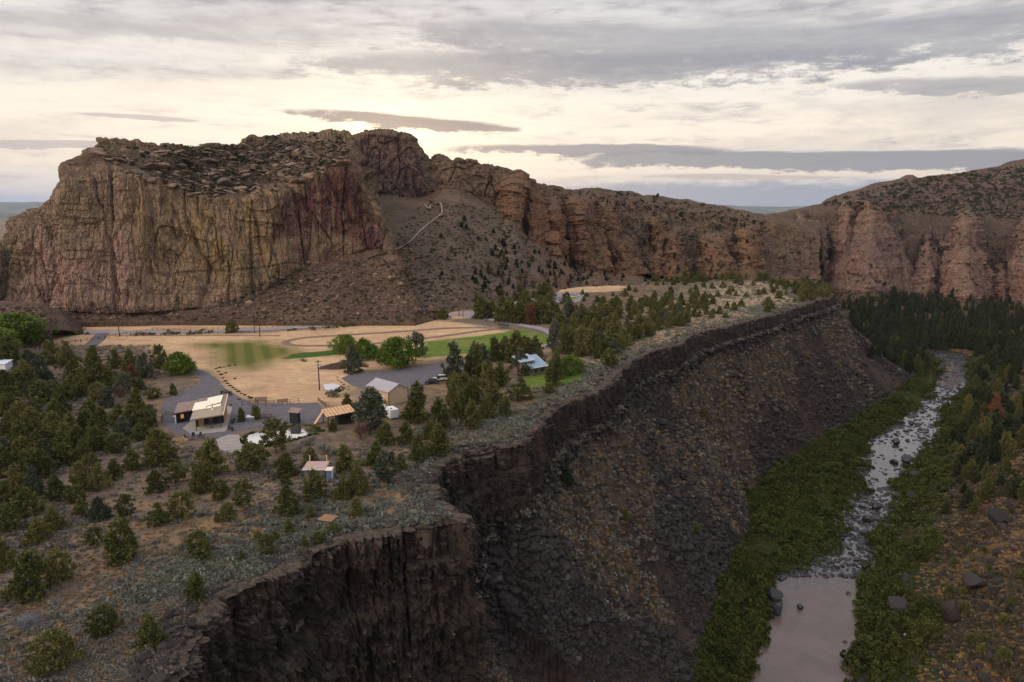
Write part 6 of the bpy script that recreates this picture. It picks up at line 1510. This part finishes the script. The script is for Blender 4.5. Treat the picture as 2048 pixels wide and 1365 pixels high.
# ------------------------------------------------------------------ vehicles
TYRE = flat('tyre', (.02, .02, .02), .9, .2, .1); HUB = flat('hub', (.4, .4, .42), .4, .5, .1, 3, .7)
def paint(c): return flat('paint_%02d%02d%02d' % tuple(int(x*99) for x in c), c, .3, .6, .02)
def car(px, py, rz, c, label, suv=False, hatch=False, L_=4.5):
    e = at_px('parked_car', px, py, rz, label, 'car'); e['group'] = 'cars on the plateau'; e.location.z += .12
    h1, h2 = (.95, 1.72) if suv else (.85, 1.42); k_ = L_/4.5
    prof = [(-2.2, .35), (-2.25, .62), (-2.15, h1), (-2.0, h1+.03), (-.8, h1+.05), (1.0, h1+.03), (2.05, h1-.10), (2.22, .6), (2.2, .35)]
    mb = MB(); mb.prism([(x*k_, z) for x, z in prof], -.87, .87); mb.build('body', paint(c), e, .07)
    back = -2.0 if suv else -1.75
    mb = MB(); cb = [(back, h1), (back+.25, h2-.08), (-1.2 if suv else -.9, h2), (.35, h2), (1.1, h1)]; mb.prism([(x*k_, z) for x, z in cb], -.78, .78); mb.build('windows', GLS, e, .04)
    mb = MB(); mb.prism([((back+.3)*k_, h2-.06), ((-1.2 if suv else -.9)*k_, h2+.03), (.33*k_, h2+.03), (.48*k_, h2-.08)], -.74, .74); mb.build('roof', paint(c), e, .02)
    for x in (-1.38, 1.38):
        for s_ in (-1, 1):
            mb = MB(); mb.tube((x*k_, s_*.72, .34), (x*k_, s_*.92, .34), .34, .34, 18); w_o = mb.build('wheel', TYRE, e); mb = MB(); mb.tube((x*k_, s_*.90, .34), (x*k_, s_*.935, .34), .2, .18, 12); mb.build('rim', HUB, w_o)
    for s_ in (-1, 1): mb = MB(); mb.box((2.17*k_, s_*.62, .68), (.08, .34, .14)); mb.build('headlight', WHT, e)
    if hatch: mb = MB(); mb.slab([(-2.1*k_, -.7, h2-.05), (-1.7*k_, -.7, h2), (-1.7*k_, .7, h2), (-2.1*k_, .7, h2-.05)], .05); mb.slab([(-3.0*k_, -.7, h2+.45), (-2.0*k_, -.7, h2), (-2.0*k_, .7, h2), (-3.0*k_, .7, h2+.45)], .06); mb.build('tailgate', paint(c), e)
    return e
car(863, 768, R(195), (.012, .014, .022), 'black car with raised tailgate parked behind the trees on the gravel', False, True)
car(880, 762, R(190), (.60, .56, .50), 'pale car half hidden by junipers right of the black car', True)
car(1008, 657, R(175), (.10, .13, .16), 'dark grey off-road car at the corner of the mown field', True)
car(1104, 598, R(120), (.05, .09, .16), 'dark blue car at the left end of the clifftop parking lot', True)
car(1109, 593, R(60), (.02, .02, .025), 'black car behind the dark blue car in the clifftop parking lot', True)
car(1141, 595, R(20), (.75, .75, .76), 'white car on the right side of the clifftop parking lot', True)
car(1152, 595, R(20), (.72, .72, .74), 'white van right of the other white car in the parking lot', True)
car(1149, 599, R(15), (.62, .60, .05), 'yellow-green car in front of the white cars in the parking lot')

# ------------------------------------------------------------------ poles, fences, furniture
def pole(px, py, hpx, label, arms=1):
    p_ = pick(px, py)[0]; hm = hpx*proj(p_)[2]/F; e = empty('utility_pole', tuple(p_)); prop(e, label, 'pole', 'wooden utility poles')
    mb = MB(); mb.tube((0, 0, -.3), (0, 0, hm), .2, .14, 10); mb.build('post', POST, e)
    if arms: mb = MB(); mb.box((0, 0, hm-.5), (2.2, .14, .14), R(30)); a_ = mb.build('crossarm', POST, e); mb = MB(); [mb.tube((math.cos(R(30))*x, math.sin(R(30))*x, hm-.43), (math.cos(R(30))*x, math.sin(R(30))*x, hm-.2), .06, .05, 8) for x in (-.95, 0, .95)]; mb.build('insulator', WHT, a_)
    return Vector((p_[0], p_[1], p_[2]+hm-.25)), e
q1, e1_ = pole(639, 781, 62, 'tall utility pole with grey transformer beside the white tarp'); mb = MB(); mb.tube((.35, 0, q1.z-1.9-e1_.location.z), (.35, 0, q1.z-.9-e1_.location.z), .26, .26, 12); mb.build('transformer', flat('transformer_grey', (.5, .5, .53), .5, .3, .05), e1_)
q2, _ = pole(509, 667, 36, 'left one of two slim poles beside the lone roadside tree'); q3, _ = pole(520, 674, 46, 'right one of two slim poles beside the lone roadside tree'); q4, _ = pole(239, 674, 32, 'utility pole by the farm road left of the olive mown patch')
pole(1090-40, 600, 16, 'short pole beside the road below the scree', 0)
for n_, px, py, hpx in ((1, 567, 640, 22), (2, 660, 634, 16), (3, 690, 636, 20), (4, 800, 628, 16)):
    pole(px, py+8, hpx, ['far pole on the dry strip above the lone roadside tree', 'far pole on the dry strip left of a bare tree', 'far pole on the dry strip in the middle of the road', 'far pole on the dry strip near the road junction'][n_-1], 0)
def wire(a, b_, label, sag=1.2):
    n_ = 16; mb = MB(); pr = None
    for k_ in range(n_+1):
        t = k_/n_; q_ = a.lerp(b_, t); q_.z -= sag*4*t*(1-t)
        if pr is not None: mb.tube(pr, q_, .02, .02, 4)
        pr = q_
    prop(mb.build('power_line', BLK), label, 'cable')
wire(q1, q3, 'power line from the tall transformer pole to the roadside poles', 2.0); wire(q2, q4, 'power line along the farm road to the left pole', 1.5)
def fence(name, pts, nposts, h_, label, rails=2, group=None, mat=POST, pr=.07, wob=0.0):
    P = [pick(*p_)[0] for p_ in pts]; L_ = resample(np.array(P), .5); idx = np.linspace(0, len(L_)-1, nposts).astype(int)
    o0 = L_[idx[0]]; e = empty(name, tuple(o0)); prop(e, label, 'fence', group); tops = []
    for i in idx:
        q_ = L_[i]; z_ = float(gz(q_[0], q_[1])); mb = MB(); x, y = q_[0]-o0[0], q_[1]-o0[1]; mb.tube((x, y, z_-o0[2]-.2), (x, y, z_-o0[2]+h_), pr, pr, 6); mb.build('post', mat, e); tops.append((x, y, z_-o0[2]))
    for r_ in range(rails):
        mb = MB(); f_ = (r_+1)/(rails+.15)
        for a, b_ in zip(tops[:-1], tops[1:]): mb.tube((a[0], a[1], a[2]+h_*f_), (b_[0], b_[1], b_[2]+h_*f_), pr*.55, pr*.55, 4)
        mb.build('rail', mat, e)
    return e
fence('road_fence', [(98, 661), (300, 663), (500, 658), (650, 649), (780, 639), (885, 630)], 80, 1.2, 'dark post fence running along the far side of the farm road', 2, pr=.09)
fence('road_fence', [(60, 668), (300, 672), (500, 667)], 26, 1.1, 'thin post fence running along the near side of the farm road', 1)
fence('yard_fence', [(484, 812), (510, 812), (535, 812), (560, 810), (585, 809), (598, 806)], 8, 1.4, 'wire fence on wooden posts behind the gravel yard', 2)
fence('yard_fence', [(455, 914), (487, 910), (520, 905)], 3, 1.4, 'wire fence with three posts in front of the pond', 2)
fence('yard_fence', [(620, 862), (648, 880), (660, 885)], 3, 1.2, 'short wire fence right of the pond', 2)
fence('corner_fence', [(1118, 790), (1122, 792), (1130, 785)], 4, 2.2, 'grey timber fence corner beside the lawn at the cliff edge', 3, mat=BARKG, pr=.12)
def board(px0, py0, px1, py1, h_, label, n_=5, name='slat_screen'):
    a, b_ = pick(px0, py0)[0], pick(px1, py1)[0]; L_ = float(np.hypot(*(b_-a)[:2])); e = empty(name, tuple(a), yaw(a, b_)); prop(e, label, 'screen')
    mb = MB(); [mb.box((L_/2, 0, .35+(h_-.4)*k_/(n_-1)), (L_, .05, (h_-.4)/n_*.8)) for k_ in range(n_)]; mb.build('slats', WOODG, e)
    for x in (0, L_): mb = MB(); mb.box((x, .06, h_/2), (.14, .1, h_+.15)); mb.build('post', POST, e)
board(511, 806, 533, 804, 1.4, 'dark slatted timber screen behind the left cypress by the yard'); board(556, 808, 575, 806, 1.2, 'dark slatted timber screen right of the first screen behind the yard'); board(636, 803, 651, 815, 1.1, 'brown board screen slanting down at the right end of the yard')
board(324, 846, 328, 836, 1.6, 'tan boarded gate panel left of the dark studio', 5, 'board_fence'); board(331, 832, 349, 832, 1.0, 'low dark rail fence left of the dark studio', 3, 'rail_fence')
# hot tub, bench, fire circle
e = at_px('hot_tub', 500, 842, R(8), 'white hot tub with grey sides between two small cypresses', 'hot tub'); mb = MB(); mb.box((0, .9, .42), (2.1, 1.9, .84)); mb.build('cabinet', flat('tub_grey', (.20, .20, .23), .7, .3, .1), e, .06); mb = MB(); mb.box((0, .9, .90), (2.2, 2.0, .13)); mb.build('lid', WHT, e, .05); mb = MB(); mb.tube((.2, .9, .95), (.2, .9, 1.05), .5, .45, 16); mb.build('pillow', WHT, e)
e = at_px('picnic_table', 533, 838, R(6), 'brown picnic table with benches right of the hot tub', 'table'); mb = MB(); mb.box((0, 1, .95), (2.3, 1.3, .08)); mb.build('tabletop', WOODG, e)
for y in (.15, 1.9): mb = MB(); mb.box((0, y, .48), (2.2, .3, .06)); mb.build('bench', WOODG, e)
for x in (-.8, .8): mb = MB(); mb.slab([(x-.04, .3, 0), (x+.04, .3, 0), (x+.04, .9, .9), (x-.04, .9, .9)], .08); mb.slab([(x-.04, 1.7, 0), (x+.04, 1.7, 0), (x+.04, 1.1, .9), (x-.04, 1.1, .9)], .08); mb.build('leg', WOODG, e)
e = at_px('garden_sign', 541, 826, 0, 'thin pale post standing behind the picnic table', 'post'); mb = MB(); mb.box((0, 0, .9), (.08, .08, 1.8)); mb.build('post', TANL, e); mb = MB(); mb.box((0, 0, 1.6), (.3, .04, .3)); mb.build('plate', TANL, e)
fc = pick(386, 880)[0]
rk = random.Random(8)
for k_, (dx_, dy_, lab, cc) in enumerate([(-1.6, .2, 'leftmost garden chair of the fire circle before the dark studio', POST), (-.6, 1.5, 'dark garden chair at the back left of the fire circle', BLK), (.7, 1.7, 'dark garden chair at the back middle of the fire circle', BLK), (1.9, .9, 'dark garden chair at the right of the fire circle', BLK), (-1.0, -1.1, 'pale garden chair at the front of the fire circle', TANL)]):
    e = empty('garden_chair', (fc[0]+dx_, fc[1]+dy_, fc[2]+.05), math.atan2(-dy_, -dx_)-math.pi/2); prop(e, lab, 'chair', 'chairs round the fire circle')
    mb = MB(); mb.box((0, 0, .40), (.62, .58, .06)); mb.build('seat', cc, e); mb = MB(); mb.slab([(-.3, -.28, .42), (.3, -.28, .42), (.34, -.5, 1.1), (-.34, -.5, 1.1)], .05); mb.build('backrest', cc, e)
    for sx_ in (-.27, .27):
        for sy_ in (-.25, .25): mb = MB(); mb.box((sx_, sy_, .2), (.07, .07, .4)); mb.build('leg', cc, e)
    for sx_ in (-.36, .36): mb = MB(); mb.box((sx_, 0, .62), (.1, .6, .05)); mb.build('armrest', cc, e)
e = empty('fire_pit', tuple(fc)); prop(e, 'round stone fire pit in the middle of the garden chairs before the studio', 'fire pit')
for k_ in range(9):
    a = k_/9*6.283; o = bpy.data.objects.new('ring_stone', rocks[k_ % 4]); col.objects.link(o); slot(o, M_TUF); o.parent = e; o.location = (math.cos(a)*.75, math.sin(a)*.75, .1); o.scale = (.45, .4, .4); o.rotation_euler = (0, 0, a)
mb = MB(); mb.tube((0, 0, 0), (0, 0, .08), .6, .55, 14); mb.build('ash_bed', BLK, e)
# tarp with rocks
e = sheet('tarp', W([(646, 771), (668, 769), (680, 773), (684, 781), (664, 784), (650, 782)]), None, flat('pale_tarp', (.62, .60, .64), .5, .3, .12, .4), None, 1.0, .28, 'pale crumpled tarp lying on the ground beside the stone heap', 'tarp')
def rock_at(px, py, wpx, hpx, mat, label, cat='boulder', name='boulder', group=None, seed=0, sink=.12, zc=None):
    p_ = PZ(px, py, zc) if zc is not None else pick(px, py)[0]
    dp = proj(p_)[2]; w_, h_ = wpx*dp/F, hpx*dp/F; r = random.Random(seed*7+1)
    if seed % 2: ms = rocks[seed % 4]
    else: ms = rocks[(seed//2) % 4]
    o = bpy.data.objects.new(name, ms); col.objects.link(o); slot(o, mat); o.location = (p_[0], p_[1]+w_*.25, p_[2]+h_*.28); o.scale = (w_, w_*r.uniform(.75, 1.0), h_*1.25); o.rotation_euler = (r.uniform(-.2, .2), r.uniform(-.2, .2), r.uniform(0, 6.28))
    return prop(o, label, cat, group)
M_PALE = flat('pale_stone', (.34, .29, .26), .9, .2, .3, 2); M_YEL = flat('ochre_stone', (.40, .25, .12), .9, .1, .25, 2)
HS = [(676, 762, 8), (681, 767, 9), (687, 771, 10), (693, 775, 9), (688, 779, 10), (681, 783, 9), (697, 780, 8), (674, 756, 6), (684, 775, 7)]
hsl = [('pale' if k_ % 2 else 'ochre')+' heap stone, '+w__ for k_, w__ in enumerate(['third from the top of the heap', 'left of the biggest pale stone near the tarp', 'in the middle of the heap beside the tarp', 'at the right of the heap, fourth down', 'on the lower middle of the heap', 'lowest and nearest to the tarp corner', 'lowest at the far right of the heap', 'highest, at the top of the heap', 'smallest, in the centre by the tarp edge'])]
for k_, (a, b_, w_) in enumerate(HS):
    rock_at(a, b_, w_, w_*.7, M_PALE if k_ % 2 else M_YEL, hsl[k_], 'stone', 'heap_stone', 'stones of the heap by the tarp', k_)
big = [(1557, 1205, 52, 34, 'large dark boulder at the left edge of the river pool, rear one', M_RIV), (1556, 1232, 44, 34, 'large dark boulder at the left edge of the river pool, front one', M_RIV), (1601, 1220, 15, 13, 'small pointed rock standing alone in the river pool', M_RIV), (1816, 928, 28, 22, 'big block-shaped rock standing in the smooth upper pool', M_RIV),
       (1791, 928, 22, 12, 'flat rock left of the block-shaped river rock', M_RIV), (1833, 958, 26, 20, 'dark boulder on the right bank below the block-shaped rock', M_BOU), (1757, 1022, 24, 18, 'largest dark rock in the middle of the boulder rapids', M_RIV), (1738, 1046, 24, 18, 'pale wet rock in the boulder rapids', M_RIV), (1785, 1066, 24, 17, 'flat dark rock at the right side of the boulder rapids', M_RIV), (1732, 1072, 20, 16, 'rock below the pale wet rock of the rapids', M_RIV),
       (1691, 1098, 24, 14, 'grey rock at the left shore of the lower rapids', M_RIV), (1722, 1098, 22, 10, 'low rock in the middle of the lower rapids', M_RIV), (1745, 1138, 24, 20, 'dark rock at the right shore just above the pool', M_RIV), (1730, 1142, 16, 16, 'small dark rock touching the right shore rock above the pool', M_RIV), (1610, 1112, 16, 16, 'upright dark rock on the left shore above the pool', M_RIV),
       (1715, 985, 22, 14, 'rock on the left shore beside the smooth upper pool', M_RIV), (1747, 985, 16, 12, 'small round rock at the foot of the smooth upper pool', M_RIV), (1730, 930, 26, 18, 'broad rock on the left shore of the upper pool', M_RIV), (1795, 890, 22, 16, 'rock at the head of the smooth upper pool', M_RIV), (1712, 1122, 14, 8, 'flat low rock in the rapids above the pool', M_RIV),
       (1816, 1280, 22, 16, 'pale boulder on the grassy right bank near the bottom', M_PALE), (1803, 1232, 60, 40, 'big dark outcrop on the right bank beside the pool', M_BOU), (1825, 1000, 30, 20, 'dark boulder among willows on the right bank', M_BOU), (1910, 1250, 50, 60, 'tall dark rock outcrop on the slope right of the pool', M_BOU), (1960, 1180, 60, 36, 'broad dark outcrop high on the right slope', M_BOU), (2005, 1050, 60, 34, 'dark rocks near the right picture edge above the slope', M_BOU)]
for k_, (a, b_, w_, h_, lb, mt) in enumerate(big): rock_at(a, b_, w_, h_, mt, lb, 'rock', 'river_rock', None, k_, zc=-60.0 if mt is M_RIV and k_ not in (10, 14, 15, 17) else None)
for k_, (a, b_, w_, h_, lb) in enumerate([(620, 530, 26, 15, 'big tan boulder resting high on the scree below the purple buttress'), (563, 556, 10, 16, 'tall narrow tan boulder on the scree'), (623, 562, 16, 12, 'brown boulder below the big tan boulder'), (634, 566, 16, 12, 'brown boulder right of its twin below the big tan boulder'), (800, 572, 18, 14, 'square reddish boulder in the middle of the scree'),
        (676, 580, 8, 10, 'thin upright stone left of the pale stone on the scree'), (758, 582, 7, 8, 'small pale stone low on the scree'), (766, 532, 24, 14, 'dark boulder under the end of the footpath'), (820, 502, 12, 10, 'dark boulder just below the footpath on the scree')]): rock_at(a, b_, w_, h_, M_TUF, lb, 'boulder', 'scree_boulder', None, k_)
# blocky rocks on the bench and the rim of the massif
for k_, (a, b_, w_, h_, lb) in enumerate([(448, 372, 46, 26, 'tan rock block on the upper left bench of the massif'), (508, 342, 32, 18, 'yellow-brown rock block under the summit'), (360, 338, 34, 14, 'flat rock on the left bench near the skyline'), (290, 340, 54, 18, 'long rock ledge below the left summit block'), (600, 368, 60, 18, 'pale ledge block above the purple buttress')]): rock_at(a, b_, w_, h_, M_TUF, lb, 'boulder', 'bench_boulder', None, k_)
# heap of cut brush, lower left
p_ = pick(62, 1250)[0]; ms = bare_mesh('brush_twigs', 777, 170, .12); o = bpy.data.objects.new('brush_pile', ms); col.objects.link(o); ms.materials.append(flat('grey_twig', (.17, .17, .20), .9, .1, .2, 3)); o.location = (p_[0], p_[1], p_[2]-.9); o.scale = (6.5, 5, 3.2); prop(o, 'bluish-grey heap of dead cut branches in the sagebrush at lower left', 'brush pile')
# row of planted shrubs beside the drive
bush_ms = [clump_mesh('shrub_shape', 900+i, 110, .15, .75) for i in range(3)]
SH = [(432, 738), (440, 736), (448, 735), (458, 733), (470, 731), (437, 744), (442, 750), (446, 757), (451, 763), (455, 768), (460, 772), (466, 776), (471, 780), (477, 784), (483, 788), (490, 791), (497, 794), (470, 758), (451, 747), (502, 797), (478, 800), (462, 811)]
shl = labels_for(SH, ['small dark planted shrub']*len(SH))
for k_, (a, b_) in enumerate(SH):
    p_ = pick(a, b_)[0]; o = bpy.data.objects.new('planted_shrub', bush_ms[k_ % 3]); col.objects.link(o)
    if not bush_ms[k_ % 3].materials: bush_ms[k_ % 3].materials.append(L_DBSH)
    o.location = tuple(p_); s_ = rk.uniform(.9, 1.4); o.scale = (s_, s_, s_*.8); o.rotation_euler = (0, 0, k_); prop(o, shl[k_], 'shrub', 'shrubs planted beside the driveway')
LG = [(453, 790, 24, 12, 'twiggy grey shrub behind the dark studio', L_DBSH), (672, 794, 36, 20, 'large grey-green sage bush in front of the tarp', L_GREY), (606, 724, 16, 9, 'pale round bush beside the dirt scar', L_SAGB), (768, 812, 12, 20, 'small yellow-leaved bush left of the white trailer', L_GRAS), (620, 890, 30, 16, 'pale sage bush in front of the pond', L_SAGB), (648, 905, 30, 24, 'largest silver sage bush right of the pond', L_SAGB),
      (668, 912, 30, 22, 'silver sage bush right of the largest one near the pond', L_SAGB), (596, 905, 26, 14, 'grey sage bush left of the silver bushes below the pond', L_SAGE), (1000, 652, 14, 5, 'low dark shrub left of the grey off-road car', L_DBSH), (462, 862, 12, 14, 'small green bush on the right corner of the patio', L_WIL), (467, 848, 10, 12, 'small green sapling right of the patio', L_WIL), (628, 858, 12, 12, 'bright green reeds at the right end of the pond', L_BRI), (560, 858, 20, 7, 'dark reeds along the back edge of the pond', L_WIL),
      (1150, 795, 22, 20, 'round grey sage bush at the right end of the lawn', L_SAGB), (1172, 785, 26, 18, 'silver sage bush by the cliff edge beyond the lawn', L_SAGB), (1135, 792, 16, 14, 'grey bush below the lawn', L_SAGB), (370, 700, 0, 0, '', None)]
lum = [lumps_mesh('bush_shape', 930+i, 8, 420, .07) for i in range(3)]
for k_, (a, b_, w_, h_, lb, mt) in enumerate(LG):
    if not w_: continue
    p_ = pick(a, b_)[0]; dp = proj(p_)[2]; ms = lum[k_ % 3]; o = bpy.data.objects.new('bush', ms); col.objects.link(o)
    if not ms.materials: ms.materials.append(L_SAGE)
    slot(o, mt); o.location = tuple(p_); o.scale = (w_*dp/F, w_*dp/F*.8, h_*dp/F*1.6); prop(o, lb, 'bush')
RS = [(135, 668), (160, 669), (175, 669), (275, 671), (288, 671), (300, 671), (330, 670), (342, 669), (355, 669), (380, 669), (400, 668), (418, 667), (580, 662), (590, 661), (625, 660), (655, 657), (672, 656), (690, 654), (705, 652), (740, 650), (760, 648), (780, 646), (800, 643), (830, 641)]
rsl = labels_for(RS, ['low green roadside shrub']*len(RS))
for k_, (a, b_) in enumerate(RS):
    p_ = pick(a, b_)[0]; ms = lum[k_ % 3]; o = bpy.data.objects.new('roadside_shrub', ms); col.objects.link(o); slot(o, L_JUN); s_ = rk.uniform(2.2, 4.2); o.location = tuple(p_); o.scale = (s_*1.3, s_, s_*.8); o.rotation_euler = (0, 0, k_*1.3); prop(o, rsl[k_], 'shrub', 'shrubs along the farm road')
# parking lot kerb posts and signs at the junction
for a, b_, lb in ((918, 633, 'brown gate post at the road junction, left one'), (926, 634, 'brown gate post at the road junction, right one'), (973, 645, 'thin post beside the driveway past the junction')):
    p_ = pick(a, b_)[0]; e = empty('gate_post', tuple(p_)); prop(e, lb, 'post'); mb = MB(); mb.tube((0, 0, -.2), (0, 0, 2.6), .2, .18, 8); mb.build('shaft', POST, e); mb = MB(); mb.box((0, 0, 2.65), (.5, .5, .1)); mb.build('cap', POST, e)

# reeds round the pond edge
r_n = np.random.default_rng(44); L_ = resample(np.array(smooth_line(pond_w+[pond_w[0]], 1)), .35); P9 = L_+r_n.normal(size=L_.shape)*.35+(L_-ctr)/np.linalg.norm(L_-ctr, axis=1, keepdims=True)*.35
P9 = P9[r_n.uniform(size=len(P9)) < .85]; n = len(P9)
scatter('pond_reeds', np.c_[P9, gz(P9[:, 0], P9[:, 1])+.05], r_n.uniform(.6, 1.5, n), r_n.uniform(0, 6.28, n), r_n.integers(0, 4, n), [clump_mesh('reed_shape', 75+i, 46, .17, .6, .42, 1.6) for i in range(4)], L_WIL, 'dark green reeds and grass rimming the pond', 'reeds')
# ------------------------------------------------------------------ the evening air
mb = MB(); mb.box((0, 0, 190), (49500, 49500, 720))
m = bpy.data.materials.new('haze_air'); m.use_nodes = True; nt = m.node_tree; nt.nodes.clear()
o_ = nt.nodes.new('ShaderNodeOutputMaterial'); v_ = nt.nodes.new('ShaderNodeVolumePrincipled'); nt.links.new(v_.outputs[0], o_.inputs['Volume'])
v_.inputs['Color'].default_value = (.62, .74, .95, 1); v_.inputs['Density'].default_value = 2.2e-5; v_.inputs['Anisotropy'].default_value = .25
prop(mb.build('haze', m), kind='stuff')
